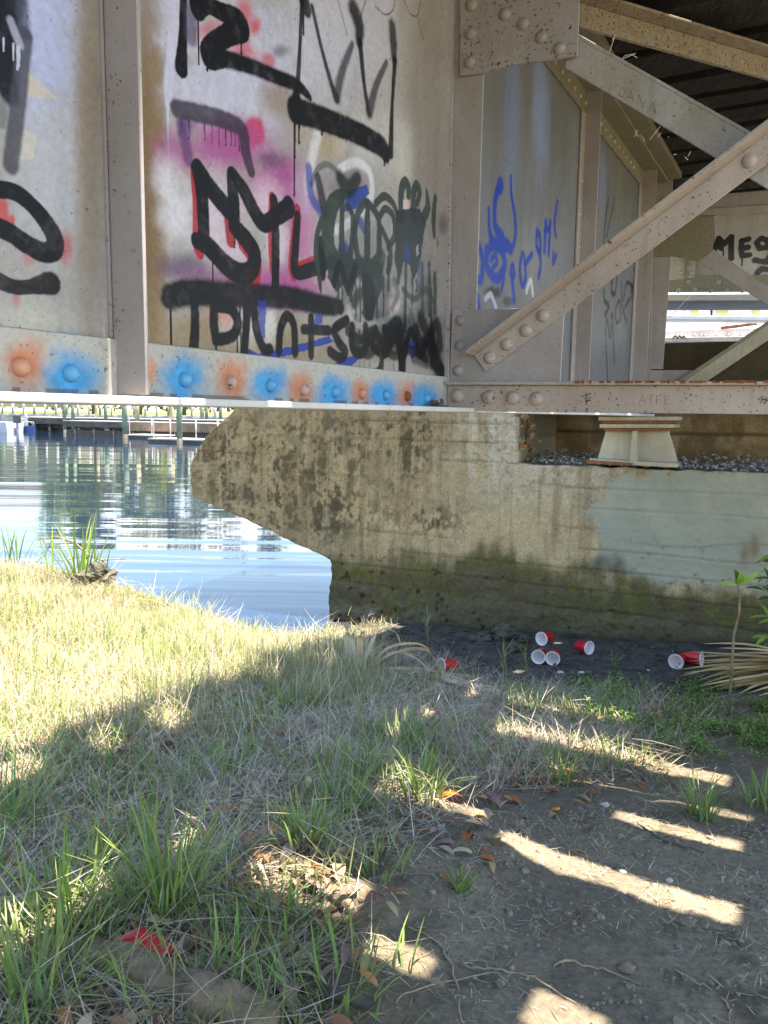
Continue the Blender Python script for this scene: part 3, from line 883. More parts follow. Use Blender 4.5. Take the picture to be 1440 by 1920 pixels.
fangle(((889, 667), (1600, 128)), ((911, 697), (1600, 186)), 0.028, 0.0125, 0.10, 'diagonal_brace', M_BEIGE,
       rv=((918, 671), (950, 646), (986, 620), (1018, 592), (1405, 302)), rr=0.024)
bc = fangle(((840, 722), (1640, 723)), ((840, 771), (1640, 779)), 0.03, 0.0125, 0.035, 'bottom_chord', M_BEIGE,
            rv=((857, 742), (916, 745), (962, 746), (1006, 748)), rr=0.0275)
# scribbled tags and scratches on the chord and brace
def scrib(lines, off, w, mat, parent, name='scribble'):
    m = MB()
    for ln in lines:
        m.tube([fpt(x, y, off) for x, y in ln], w, 5)
    return m.build(name, mat, parent)


scrib([[(1089, 744), (1108, 737), (1096, 748), (1109, 744), (1100, 752)], [(1099, 736), (1100, 760)], [(1098, 753), (1108, 750)]], 0.0305, 0.0014, M_BLACK, bc)
scrib([[(1421, 750), (1430, 742), (1426, 756), (1436, 745), (1433, 757), (1446, 743)], [(1428, 748), (1445, 752)]], 0.0305, 0.0014, M_BLACK, bc)
M_SCR = plain_mat('scratched rusty letters', (0.27, 0.10, 0.05), 0.8, 0.4, 50)
scrib([[(1198, 758), (1204, 740), (1211, 758)], [(1201, 752), (1209, 752)], [(1214, 741), (1226, 740)], [(1220, 741), (1220, 758)], [(1231, 758), (1231, 741), (1240, 741)], [(1231, 750), (1238, 750)], [(1246, 758), (1246, 742), (1256, 742)], [(1246, 750), (1253, 750)], [(1246, 758), (1256, 757)]], 0.0303, 0.0008, M_SCR, bc, 'scratched_letters')
M_SCG = plain_mat('grey scratched letters', (0.22, 0.19, 0.18), 0.7, 0.3, 50)
br0 = [o for o in bpy.data.objects if o.name.startswith('diagonal_brace')][0]
scrib([[(1160, 178), (1166, 163), (1174, 172), (1168, 182), (1160, 178)], [(1172, 188), (1184, 170), (1187, 193)], [(1177, 182), (1187, 184)], [(1193, 198), (1199, 178), (1206, 203), (1211, 186)], [(1216, 208), (1226, 192), (1230, 214)], [(1220, 202), (1229, 205)]], -0.0133, 0.0012, M_SCG, br0, 'scratched_letters')
# rust flakes edging the chord
m = MB()
for k in range(26):
    x = 1080 + 14 * k + rng.uniform(-5, 5)
    A, B = fpt(x, 722, 0.065), fpt(x + rng.uniform(4, 18), 722, 0.065)
    c = (A + B) / 2 + ZUP * 0.011
    m.box(c, (FD, FM, ZUP), (np.linalg.norm(B - A) / 2, 0.0015, 0.0035 + rng.uniform(0, 0.002)))
m.build('rust_edge', M_RUST, bc)
# lateral brace under the ties: an angle lying nearly flat
zlb = 3.50
def lat(x, y, z): return at_z(x, y, z)
A, B = lat(1070, 47, zlb), lat(1500, 166, zlb)
ax = unit(B - A); sd = unit(np.cross(ZUP, ax))
if sd[1] < 0: sd = -sd
A2, B2 = lat(1080, 0, zlb), lat(1500, 125, zlb)
m = MB()
m.prism([A, B + ax, B + ax - sd * 0.012, A - sd * 0.012], ZUP * 0.095)
m.prism([A + ZUP * 0.083, B + ax + ZUP * 0.083, B + ax + ZUP * 0.083 + sd * 0.012, A + ZUP * 0.083 + sd * 0.012], -ZUP * 0.083)
m.prism([A - sd * 0.09 + ZUP * 0.097, B + ax - sd * 0.09 + ZUP * 0.097, B + ax + sd * 0.12 + ZUP * 0.097, A + sd * 0.12 + ZUP * 0.097], ZUP * 0.012)
lb = m.build('lateral_brace', M_RUSTY, bridge, bevel=0.003)
tag(lb, 'rust speckled lateral brace under the ties')

# ---- second cross frame, by the bearing
E0 = np.append((G0 + GV * 3.75), 0)
def ept(x, y, off=0.0): return hit(x, y, E0 + FM * off, FM)
def eplate(pts, off, th, name, mat, parent=None):
    m = MB(); m.prism([ept(x, y, off) for x, y in pts], -FM * th)
    return m.build(name, mat, parent or bridge, bevel=0.002)


eplate([(1205, 480), (1223, 480), (1221, 718), (1198, 718)], 0.03, 0.012, 'post_leg', M_STEEL)
eplate([(1223, 330), (1262, 330), (1258, 478), (1243, 692), (1206, 692), (1222, 470)], 0.0, 0.012, 'frame_post', M_STEEL)
g2 = eplate([(1215, 390), (1338, 402), (1336, 470), (1310, 490), (1258, 480), (1215, 482)], 0.014, 0.0125, 'gusset_plate', M_OLIVE)
eplate([(1240, 396), (1600, 372), (1600, 345), (1240, 372)], 0.016, 0.05, 'frame_beam', M_STEEL)
eplate([(1240, 405), (1600, 398), (1600, 373), (1240, 397)], 0.05, 0.012, 'frame_beam', M_STEEL)
eplate([(1307, 489), (1337, 467), (1600, 645), (1600, 690), (1436, 570)], -0.012, 0.012, 'diagonal_brace', M_STEEL)
eplate([(1262, 722), (1600, 497), (1600, 530), (1315, 722)], 0.02, 0.012, 'diagonal_brace', M_PALE)
eplate([(1262, 720), (1600, 495), (1600, 500), (1265, 727)], 0.06, 0.045, 'brace_lip', M_OLIVE)
eplate([(1205, 694), (1310, 694), (1310, 722), (1203, 722)], 0.012, 0.012, 'base_gusset', M_STEEL)
eplate([(1200, 716), (1640, 722), (1640, 748), (1200, 742)], 0.03, 0.012, 'bottom_chord', M_STEEL)

# ---- timber ties and added boards above, with the gaps the sun comes through
def g_of(P):
    d = np.asarray(P)[:2] - G0
    return d @ GV, d @ NV
# ================================================================== TERRAIN
_ctrl = [(0, 1900, .66), (400, 1900, .64), (720, 1900, .62), (1100, 1900, .58), (1440, 1900, .55), (0, 1650, .60), (720, 1650, .53), (1440, 1650, .46),
         (0, 1450, .54), (400, 1450, .50), (720, 1450, .43), (1100, 1450, .34), (1440, 1450, .33), (0, 1250, .48), (300, 1250, .42), (600, 1270, .30),
         (900, 1290, .22), (1200, 1300, .18), (1440, 1300, .22), (1000, 1225, .13), (1150, 1215, .14), (1300, 1235, .18), (1440, 1225, .24), (620, 1185, .03), (850, 1205, .07), (740, 1200, .05),
         (0, 1060, .42), (150, 1085, .38), (270, 1120, .33), (480, 1185, .20)]
_cp = np.array([at_z(x, y, z) for x, y, z in _ctrl])
_far = np.array([(x, y, .66) for x, y in ((-3, 0), (0, 0), (3, 0), (0, -3), (-4, 3), (4, 2), (5, 4.5), (-6, 6))])
_cp = np.concatenate([_cp, _far])
_SIG = np.concatenate([np.full(len(_ctrl), 0.62), np.full(len(_far), 1.6)])
_sh_px = [(-420, 985, .42), (-150, 1010, .42), (0, 1052, .41), (120, 1075, .38), (270, 1112, .33), (390, 1150, .26), (490, 1182, .18), (570, 1196, .08), (618, 1188, .02)]
SHORE = np.array([at_z(x, y, z)[:2] for x, y, z in _sh_px])
SHORE = np.concatenate([[[-80, 16]], [[-20, 10.5]], SHORE, [[SHORE[-1][0] + 0.45, SHORE[-1][1] + 0.25]], [[4, 7.4]], [[30, 2.0]], [[90, -2]]])


def shore_dist(x, y):
    """signed distance to the water's edge, positive on the camera's side"""
    best = np.full(np.shape(x), 1e9); sgn = np.ones(np.shape(x))
    for i in range(len(SHORE) - 1):
        a, b = SHORE[i], SHORE[i + 1]; d = b - a
        t = np.clip(((x - a[0]) * d[0] + (y - a[1]) * d[1]) / (d @ d), 0, 1)
        dx, dy = x - a[0] - t * d[0], y - a[1] - t * d[1]
        q = np.hypot(dx, dy)
        cr = d[0] * (y - a[1]) - d[1] * (x - a[0])
        m = q < best - 1e-9
        best = np.where(m, q, best); sgn = np.where(m, np.where(cr < 0, 1, -1), sgn)
    return best * sgn


MOUNDS = [  # photo pixel centre line, radius m, height m: roots under the straw
    ([(455, 1625), (530, 1605), (590, 1640), (640, 1690), (690, 1720)], 0.07, 0.055),
    ([(780, 1640), (900, 1600)], 0.16, 0.05)]
_md = []


def terrain(x, y, detail=True):
    x = np.asarray(x, float); y = np.asarray(y, float)
    num = np.full(x.shape, 1e-6 * 0.6); den = np.full(x.shape, 1e-6)
    for (cx, cy, cz), sg in zip(_cp, _SIG):
        w = np.exp(-((x - cx) ** 2 + (y - cy) ** 2) / (2 * sg * sg)) / sg
        num = num + w * cz; den = den + w
    zl = num / den
    d = shore_dist(x, y)
    z = -1.0 + (zl + 1.0) * sstep(-1.3, 0.10, d)
    # far bank
    fb = sstep(86, 92, y + 0.05 * x) * sstep(-200, -150, x)
    z = z + fb * (1.95 + 0.5 * sstep(92, 160, y))
    # land round the pier's right end
    if detail:
        near = sstep(12, 6, np.hypot(x, y))
        z = z + near * (0.055 * (fbm(x * 2.2, y * 2.2, 4, 1) - 0.5) + 0.032 * (fbm(x * 9, y * 9, 4, 2) - 0.5) + 0.010 * (fbm(x * 38, y * 38, 2, 5) - 0.5)) * sstep(-.2, .2, d)
        for P, r, h in _md:
            q = np.full(x.shape, 1e9)
            for i in range(len(P) - 1):
                a, b = P[i], P[i + 1]; dd = b - a
                t = np.clip(((x - a[0]) * dd[0] + (y - a[1]) * dd[1]) / (dd @ dd), 0, 1)
                q = np.minimum(q, np.hypot(x - a[0] - t * dd[0], y - a[1] - t * dd[1]))
            z = z + h * np.exp(-(q / r) ** 2)
    return z


def ground_at(px, py):
    """world point of the ground seen at a photo pixel"""
    r = ray(px, py)
    t = np.linspace(0.6, 9, 240) / r[1]
    P = CAM + t[:, None] * r
    dz = P[:, 2] - terrain(P[:, 0], P[:, 1])
    k = np.nonzero(dz < 0)[0]
    k = k[0] if len(k) else len(t) - 1
    if k == 0: return P[0]
    a, b = dz[k - 1], dz[k]
    f = a / (a - b) if a != b else 0
    return P[k - 1] + f * (P[k] - P[k - 1])


for pts, r, h in MOUNDS:
    _md.append((np.array([ground_at(*q)[:2] for q in pts]), r, h))


def axis(lo, hi, step, grow, far_lo, far_hi):
    a = list(np.arange(lo, hi, step))
    s = step; v = a[-1]
    while v < far_hi:
        s *= grow; v += s; a.append(v)
    s = step; v = lo; pre = []
    while v > far_lo:
        s *= grow; v -= s; pre.append(v)
    return np.array(pre[::-1] + a)


gx = axis(-3.2, 3.2, 0.0175, 1.16, -420, 420)
gy = axis(0.7, 8.2, 0.0175, 1.16, -420, 520)
GX, GY = np.meshgrid(gx, gy)
GZ = terrain(GX.ravel(), GY.ravel())
GXr, GYr = GX.ravel(), GY.ravel()
gpx, gpy, gpd = proj(np.stack([GXr, GYr, GZ], 1))
sd_ = shore_dist(GXr, GYr)
n1 = fbm(GXr * 3, GYr * 3, 5, 2); n2 = fbm(GXr * 17, GYr * 17, 4, 4); n3 = fbm(GXr * 45, GYr * 45, 3, 6)
near = (np.hypot(GXr, GYr) < 12).astype(float)
gc = np.tile(np.array([0.20, 0.162, 0.11]), (len(GXr), 1))


def glay(m, col, a=1.0):
    global gc
    k = (np.clip(m, 0, 1) * a)[:, None]
    gc = gc * (1 - k) + np.array(col) * k


glay(sstep(0.4, 0.65, n1), (0.15, 0.125, 0.09), 0.8)
glay(sstep(0.5, 0.75, n2), (0.06, 0.05, 0.036), 0.6)
straw_zone = near * (1 - sstep(640, 900, gpx - 0.15 * (gpy - 1400)) * sstep(1430, 1560, gpy))
glay(straw_zone * sstep(0.35, 0.6, n2), (0.20, 0.155, 0.10), 0.5)
mud = near * sstep(1330, 1255, gpy) * sstep(640, 760, gpx)
glay(mud, (0.085, 0.078, 0.07), 0.9)
glay(mud * sstep(.45, .6, n2), (0.05, 0.046, 0.04), 0.7)
glay(mud * sstep(0.6, 0.8, n3), (0.10, 0.10, 0.095), 0.6)
bar = near * sstep(1530, 1640, gpy) * sstep(700, 900, gpx)
glay(bar, (0.26, 0.215, 0.15), 0.8)
glay(bar * sstep(0.55, 0.62, n2) * sstep(.5, .6, n1), (0.085, 0.07, 0.05), 0.7)
glay(bar * sstep(.5, .62, fbm(GXr * 1.3, GYr * 1.3, 4, 6)), (0.15, 0.125, 0.09), 0.7)
glay((sd_ < 0.12) * 1.0, (0.05, 0.045, 0.03), 0.8)
farland = 1 - near
glay(farland * (GYr < 60), (0.17, 0.16, 0.08), 1.0)
glay(farland * (GYr > 70), (0.20, 0.30, 0.045), 1.0)
tg = NT('earth')
_a = tg.attr()
_n = tg.noise(60, 6, 0.7)
tg.color(tg.mix(1.0, _a.outputs['Color'], tg.ramp(_n, 0.25, 0.8, (0.5,) * 3, (1.45,) * 3), 'MULTIPLY'))
tg.rough(0.92)
tg.b.inputs['Specular IOR Level'].default_value = 0.2
tg.bump(tg.math('ADD', _n, tg.math('MULTIPLY', tg.noise(300, 3), 0.5)), 0.6, 0.012)
ground = fast_mesh('ground', np.stack([GXr, GYr, GZ], 1), [grid_faces(len(gy), len(gx))], tg.m, None, gc)
tag(ground, 'bare earth bank with straw litter sloping to the water', 'ground', kind='structure')

# ================================================================== WATER
tw = NT('river water')
tw.color((0.007, 0.019, 0.044)); tw.rough(0.035)
tw.b.inputs['IOR'].default_value = 1.33
w1 = tw.noise(1.0, 2, 0.45, (0.09, 0.95, 1), 0.35)
w2 = tw.noise(1.0, 2, 0.5, (0.7, 5.0, 1), 0.3)
w3 = tw.noise(1.0, 2, 0.5, (0.05, 0.35, 1), 0.2)
hh = tw.math('ADD', tw.math('MULTIPLY', w1, 1.0), tw.math('ADD', tw.math('MULTIPLY', w2, 0.10), tw.math('MULTIPLY', w3, 1.3)))
tw.bump(hh, 0.6, 0.028)
wv = [(-400, 3, 0), (400, -8, 0), (400, 500, 0), (-400, 500, 0)]
water = fast_mesh('water', np.array([(-420, -3, 0), (420, -3, 0), (420, 520, 0), (-420, 520, 0.0)]), [np.array([[0, 1, 2, 3]])], tw.m)
tag(water, 'rippled river reflecting blue sky', 'water', kind='structure')

# ================================================================== TIES
DECK_H = 3.92


def up_to_deck(P):
    t = (DECK_H - P[2]) / SUN[2]
    return g_of(P + SUN * t)


slots = []   # (l, width, s0, s1)
for a, b, w in (((925, 1572), (1385, 1692), .11), ((485, 1614), (668, 1704), .085), ((1150, 1527), (1388, 1587), .09), ((905, 1388), (1370, 1447), .11),
                ((985, 1888), (1130, 1935), .10), ((715, 1475), (905, 1537), .10), ((1010, 1455), (1410, 1522), .05), ((330, 1385), (440, 1365), .16),
                ((690, 1765), (800, 1822), .07), ((930, 1330), (1190, 1345), .06)):
    la, sa = up_to_deck(ground_at(*a)); lb_, sb = up_to_deck(ground_at(*b))
    lo_, hi_ = min(sa, sb), max(sa, sb)
    if hi_ > 0.1: lo_ = max(lo_, 0.74)
    slots.append(((la + lb_) / 2, w, lo_, hi_))
for x, w in ((18, .05), (75, .10), (145, .09), (220, .10), (300, .10), (360, .06), (525, .09), (900, .12), (960, .10), (1040, .12), (1120, .1), (1180, .1)):
    l, z = glz(x, 750 if x < 600 else 768, 0.125)
    ld, sd = up_to_deck(gp(l, 0.126, ZF + .008))
    slots.append((ld, w, sd - 0.035, sd + 0.05))
_a, _b = up_to_deck(gp(lA, 0.094, ZFT)), up_to_deck(gp(lA, 0.094, 2.55))
slots.append(((_a[0] + _b[0]) / 2, .022, _b[1], _a[1] + .02))
for x, y, w, q0, q1_ in ((400, 1385, .15, -.19, -.025), (285, 1440, .10, -.15, -.025), (520, 1290, .06, -.5, -.2), (110, 1500, .16, -.16, -.025), (40, 1450, .06, -.2, -.05), (640, 1262, .05, -.55, -.15)):
    slots.append((up_to_deck(ground_at(x, y))[0], w, q0, q1_))
for l, w, s0, s1 in ((-3.3, .12, .3, 2.2), (-3.9, .12, .5, 2.0), (-4.6, .1, .2, 2.2)):
    slots.append((l, w, s0, s1))
slots.sort()  # deck openings, traced back from where sun patches are wanted
gaps = []
for l, w, s0, s1 in slots:
    if gaps and l - w / 2 < gaps[-1][1] + 0.07:
        gaps[-1][1] = max(gaps[-1][1], l + w / 2)
        gaps[-1][2].append((l - w / 2, l + w / 2, s0, s1))
    else:
        gaps.append([l - w / 2, l + w / 2, [(l - w / 2, l + w / 2, s0, s1)]])
LMIN, LMAX = -6.5, 5.4
# fill long stretches with closed joints
full = []
prev = LMIN
for g in gaps + [[LMAX, LMAX, []]]:
    span = g[0] - prev
    n = max(1, round(span / 0.30))
    cw = span / n
    for k in range(1, n):
        full.append([prev + k * cw - 0.035, prev + k * cw + 0.035, []])
    full.append(g)
    prev = g[1]
tt_ = NT('creosoted timber')
_wn = tt_.noise(6, 6, 0.75, (1, 1, 1)); _wg = tt_.noise(4, 5, 0.7, (3, 1.0, 30))
cc = tt_.mix(tt_.ramp(_wn, 0.3, 0.7), (0.010, 0.008, 0.008), (0.034, 0.027, 0.024))
cc = tt_.mix(tt_.math('MULTIPLY', tt_.ramp(tt_.noise(2.2, 3), 0.58, 0.72), 0.7), cc, (0.06, 0.065, 0.022))
cc = tt_.mix(tt_.math('MULTIPLY', tt_.ramp(tt_.noise(1.6, 3, 0.5, (1, 1, 2)), 0.62, 0.7), 0.7), cc, (0.09, 0.028, 0.018))
tt_.color(cc); tt_.rough(0.85)
tt_.bump(tt_.math('ADD', _wn, tt_.math('MULTIPLY', _wg, 2.0)), 1.0, 0.06)
M_TIE = tt_.m
prev = LMIN
k = 0


def tie_end(l):  # overhang shaped to set the deck's shadow edge on the ground
    return float(np.interp(l, [-1.0, 0.3, 1.8], [-0.27, -0.38, -0.62])) + 0.10 * (float(vnoise(np.array(l * 5.3), np.array(2.0), 3)) - .5)


for g in full:
    a, b = prev, g[0]
    prev = g[1]
    if b - a < 0.03: continue
    m = MB()
    n = 7
    send = tie_end((a + b) / 2)
    ss = np.linspace(send - 0.02 * random.random(), 2.75, n)
    vs = []
    for s in ss:
        j = [random.uniform(-.006, .006) for _ in range(4)]
        vs += [gp(a + abs(j[0]), s, ZTIE + j[1]), gp(b - abs(j[2]), s, ZTIE + j[3]), gp(b - abs(j[2]), s, DECK_H - 0.03), gp(a + abs(j[0]), s, DECK_H - 0.03)]
    fs = [(0, 1, 2, 3), tuple(range(4 * n - 1, 4 * n - 5, -1))]
    for i in range(n - 1):
        for q in range(4):
            fs.append((4 * i + q, 4 * i + 4 + q, 4 * i + 4 + (q + 1) % 4, 4 * i + (q + 1) % 4))
    m.add(vs, fs)
    o = m.build('railway_tie', M_TIE, None, origin=gp((a + b) / 2, 1.2, ZTIE))
    tag(o, 'dark creosoted timber tie lying across the bridge girders overhead', 'railway tie', 'timber ties carried by the bridge')
# boards added on the ties, closing joints except where sun should fall
m = MB()


def board(l0, l1, s0, s1):
    if s1 - s0 < 0.02 or l1 - l0 < 0.0003: return
    m.box(gp((l0 + l1) / 2, (s0 + s1) / 2, DECK_H - 0.012), (G3, N3, ZUP), ((l1 - l0) / 2, (s1 - s0) / 2, 0.012))


for a, b, op in full:
    if not op:
        board(a - .02, b + .02, tie_end(a), 2.75); continue
    cuts = sorted({a, b} | {c for o in op for c in (o[0], o[1])})
    for c0, c1 in zip(cuts[:-1], cuts[1:]):
        mid = (c0 + c1) / 2
        if c0 == cuts[0]: c0 -= .02
        if c1 == cuts[-1]: c1 += .02
        iv = sorted((o[2], o[3]) for o in op if o[0] <= mid <= o[1])
        cur = tie_end(a)
        for s0, s1 in iv:
            board(c0, c1, cur, s0); cur = max(cur, s1)
        board(c0, c1, cur, 2.75)
m.build('sun_mask_boards', M_TIE, bridge)

# ================================================================== CONCRETE ABUTMENT
PB = at_d(1100, 1195, 5.7)
pu = -unit(np.append(ray(-2240, 741)[:2], 0))        # along the face, to the right
pw = np.array([-pu[1], pu[0], 0.0])
if pw[1] < 0: pw = -pw                               # into the depth


def pxuz(x, y, w=0.0):
    P = hit(x, y, PB + pw * w, pw)
    return (P - PB) @ pu, P[2]


def ppt(u, z, w=0.0):
    return PB[:2][0] * np.array([1, 0, 0]) + np.array([0, PB[1], 0]) + pu * u + pw * w + ZUP * z


u_nose = pxuz(357, 900)[0]
z_led = pxuz(1195, 879)[1]
pier = thing('concrete_abutment', 'weathered stepped concrete bridge abutment with moss along its foot and a grey painted patch', 'abutment', ppt(0, 0.1))
u620 = pxuz(620, 1060)[0]; u985 = pxuz(972, 850)[0]; u_end = pxuz(1440, 1000)[0] + 2.2
z_blk = 2.5
BOT = -0.9
nose_top = [pxuz(357, 866), pxuz(385, 820), pxuz(436, 771), pxuz(520, 600)]
nose_bot = [pxuz(355, 930), pxuz(420, 955), pxuz(500, 992), pxuz(560, 1022), pxuz(622, 1050)]


def conc_disp(u, z):
    d = 0.022 * (fbm(u * 5, z * 5, 4, 1) - 0.5) + 0.012 * (fbm(u * 25, z * 25, 3, 3) - 0.5)
    # board marks
    for zb in np.arange(0.35, 2.4, 0.155):
        zz_ = zb + 0.012 * (fbm(u * 1.5, u * 0 + zb * 9, 2, 5) - 0.5) * 2
        on = sstep(0.42, 0.6, fbm(u * 0.9 + zb * 31, u * 0 + zb * 17, 2, 6))
        d = d + 0.008 * on * np.exp(-((z - zz_) / 0.006) ** 2) - 0.004 * on * sstep(0, 0.02, z - zz_) * sstep(.06, .02, z - zz_)
    # pits and eroded foot
    pit = sstep(0.80, 0.88, fbm(u * 22, z * 24, 2, 7)) * sstep(0.75, 0.35, z)
    d = d + 0.022 * pit
    low = sstep(0.62, 0.3, z + 0.1 * (fbm(u * 2, z * 0 + 3, 3, 1) - .5))
    d = d + low * 0.05 * (fbm(u * 7, z * 9, 4, 4) - 0.45)
    d = d - 0.03 * sstep(0.36, 0.28, z + 0.12 * (fbm(u * 1.7, z * 0 + 1, 3, 4) - .5))
    return d


def conc_col(P, u, z):
    x, y, _ = proj(P)
    c = np.tile(np.array([0.43, 0.335, 0.195]), (len(u), 1))

    def lay(mk, col, a=1.0):
        nonlocal c
        k = (np.clip(mk, 0, 1) * a)[:, None]
        c = c * (1 - k) + np.array(col) * k
    f1 = fbm(u * 2.3, z * 2.3, 5, 1); f2 = fbm(u * 9, z * 9, 5, 2); f3 = fbm(u * 30, z * 30, 4, 3); st = fbm(u * 12, z * 1.6, 4, 5)
    lay(sstep(0.42, 0.62, f1), (0.27, 0.205, 0.125), 0.8)
    lay(sstep(0.48, 0.62, f2) * sstep(900, 600, x), (0.13, 0.105, 0.06), 0.75)
    lay(sstep(0.5, 0.66, f2) * 1.0, (0.46, 0.38, 0.24), 0.5)
    lay(sstep(820, 420, x), (0.21, 0.155, 0.08), 0.5)
    # pale lime bloom right of the middle
    lay(sstep(830, 930, x + 120 * (f1 - .5)) * sstep(1190, 1120, x) * sstep(1000, 900, y), (0.47, 0.42, 0.33), 0.55)
    lay(sstep(840, 900, x + 200 * (f2 - .5)) * sstep(1140, 960, x) * sstep(960, 800, y) * sstep(0.38, 0.6, st), (0.60, 0.57, 0.49), 0.7)
    lay(sstep(0.52, 0.68, f3) * sstep(800, 900, x) * sstep(1000, 860, y), (0.19, 0.14, 0.08), 0.6)
    # black lichen
    lic = sstep(0.47, 0.60, 0.55 * f2 + 0.45 * f3 + 0.25 * (st - .5))
    def at(cx, cy, rx, ry): return np.exp(-((x - cx) / rx) ** 2 - ((y - cy) / ry) ** 2)
    reg = at(560, 830, 130, 60) + at(560, 900, 120, 50) + at(765, 840, 40, 90) + at(740, 800, 90, 40) + at(540, 960, 90, 40) + at(820, 975, 50, 30) + at(430, 870, 60, 60) + at(600, 970, 120, 40)
    lay(lic * np.clip(reg, 0, 1) * sstep(.2, .5, st), (0.06, 0.048, 0.028), 0.8)
    lay(sstep(0.55, 0.62, f3) * np.clip(reg, 0, 1), (0.06, 0.05, 0.03), 0.6)
    lay(sstep(0.6, 0.7, fbm(u * 5, z * 8, 4, 6)) * sstep(1040, 900, y), (0.42, 0.34, 0.20), 0.45)
    lay(sstep(0.5, 0.7, fbm(u * 16, z * 1.1, 4, 2)), (0.16, 0.115, 0.06), 0.45)
    lay(sstep(0.55, 0.72, fbm(u * 22, z * 1.4 + 7, 4, 4)), (0.44, 0.35, 0.21), 0.4)
    # form lines dark
    for zb in np.arange(0.35, 2.4, 0.155):
        zz_ = zb + 0.012 * (fbm(u * 1.5, u * 0 + zb * 9, 2, 5) - 0.5) * 2
        on = sstep(0.42, 0.6, fbm(u * 0.9 + zb * 31, u * 0 + zb * 17, 2, 6))
        lay(on * sstep(.35, .6, fbm(u * 6, z * 40, 3, 1)) * np.exp(-((z - zz_ + 0.004) / 0.006) ** 2), (0.10, 0.075, 0.04), 0.7)
    # grey paint patch
    xr = x + 26 * (fbm(u * 5, z * 6, 4, 2) - 0.5) * 2 + 10 * (f3 - .5); yr = y + 18 * (f2 - 0.5) * 2
    left = np.interp(yr, [880, 944, 946, 962, 985, 1012, 1028, 1060, 1085], [1140, 1134, 1096, 1092, 1108, 1126, 1124, 1100, 1112])
    bot = np.interp(xr, [1090, 1120, 1160, 1250, 1440, 1900], [1050, 1066, 1078, 1094, 1112, 1150])
    xr = xr + 26 * (fbm(u * 24, z * 24, 3, 6) - .5); yr = yr + 22 * (fbm(u * 21, z * 21, 3, 2) - .5)
    patch = sstep(-4, 4, xr - left) * sstep(9, -9, yr - bot) * sstep(-4, 2, yr - np.interp(xr, [1135, 1250, 1440], [893, 884, 888]))
    gcol = np.array([0.275, 0.29, 0.235])
    c = c * (1 - 0.93 * patch[:, None]) + (gcol * (0.85 + 0.35 * f1)[:, None]) * (0.93 * patch)[:, None]
    lay(patch * sstep(0.62, 0.7, f1) * sstep(1020, 950, y), (0.36, 0.34, 0.28), 0.5)
    lay(patch * (at(1415, 1025, 10, 24) + at(1395, 1040, 8, 18)), (0.17, 0.12, 0.06), 0.8)
    lay(patch * np.exp(-((y - 1020 - 6 * (f1 - .5) * 4) / 2.2) ** 2) * sstep(1180, 1220, x), (0.17, 0.165, 0.13), 0.6)
    # wet moss at the foot
    ym = np.interp(x, [600, 760, 900, 1000, 1100, 1200, 1440], [1045, 1055, 1052, 1062, 1080, 1092, 1118]) + 60 * (f1 - .5) * 2 + 40 * (f2 - .5) + 50 * (st - .5)
    wet = sstep(-22, 26, y - ym)
    lay(wet, (0.068, 0.058, 0.028), 0.9)
    lay(wet * sstep(0.44, 0.6, f2) * sstep(70, 20, y - ym), (0.105, 0.105, 0.022), 0.85)
    lay(wet * sstep(0.5, 0.62, f1) * sstep(0.45, 0.6, f3), (0.09, 0.11, 0.02), 0.7)
    lay(wet * sstep(0.55, 0.7, f3), (0.14, 0.12, 0.07), 0.5)
    ft = sstep(1125, 1150, y - 0.0) * sstep(900, 700, x + 60 * (f1 - .5))
    lay(ft * sstep(0.3, 0.5, f2), (0.20, 0.18, 0.125), 0.75)
    lay(sstep(1128, 1160, y - (x - 900) * 0.06) * (1 - ft) * sstep(0.42, 0.6, f2), (0.13, 0.11, 0.07), 0.6)
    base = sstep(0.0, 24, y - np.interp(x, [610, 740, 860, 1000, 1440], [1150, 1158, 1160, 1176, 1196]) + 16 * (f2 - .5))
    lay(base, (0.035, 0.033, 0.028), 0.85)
    lay(sstep(0.78, 0.84, fbm(u * 22, z * 24, 2, 7)) * sstep(1.2, 0.5, z), (0.05, 0.04, 0.025), 0.6)
    return np.concatenate([c, (1 - 0.72 * patch)[:, None]], 1)


tcn = NT('old concrete')
_a = tcn.attr(); _n = tcn.noise(70, 6, 0.72)
tcn.color(tcn.mix(_a.outputs['Alpha'], _a.outputs['Color'], tcn.ramp(_n, 0.25, 0.8, (0.5,) * 3, (1.45,) * 3), 'MULTIPLY'))
tcn.rough(0.9); tcn.b.inputs['Specular IOR Level'].default_value = 0.25
tcn.bump(tcn.math('ADD', _n, tcn.math('MULTIPLY', tcn.noise(220, 3), 0.6)), 0.55, 0.012)
M_CONC = tcn.m


def tfull(t, nc):
    return np.repeat(t, nc, 1).ravel()


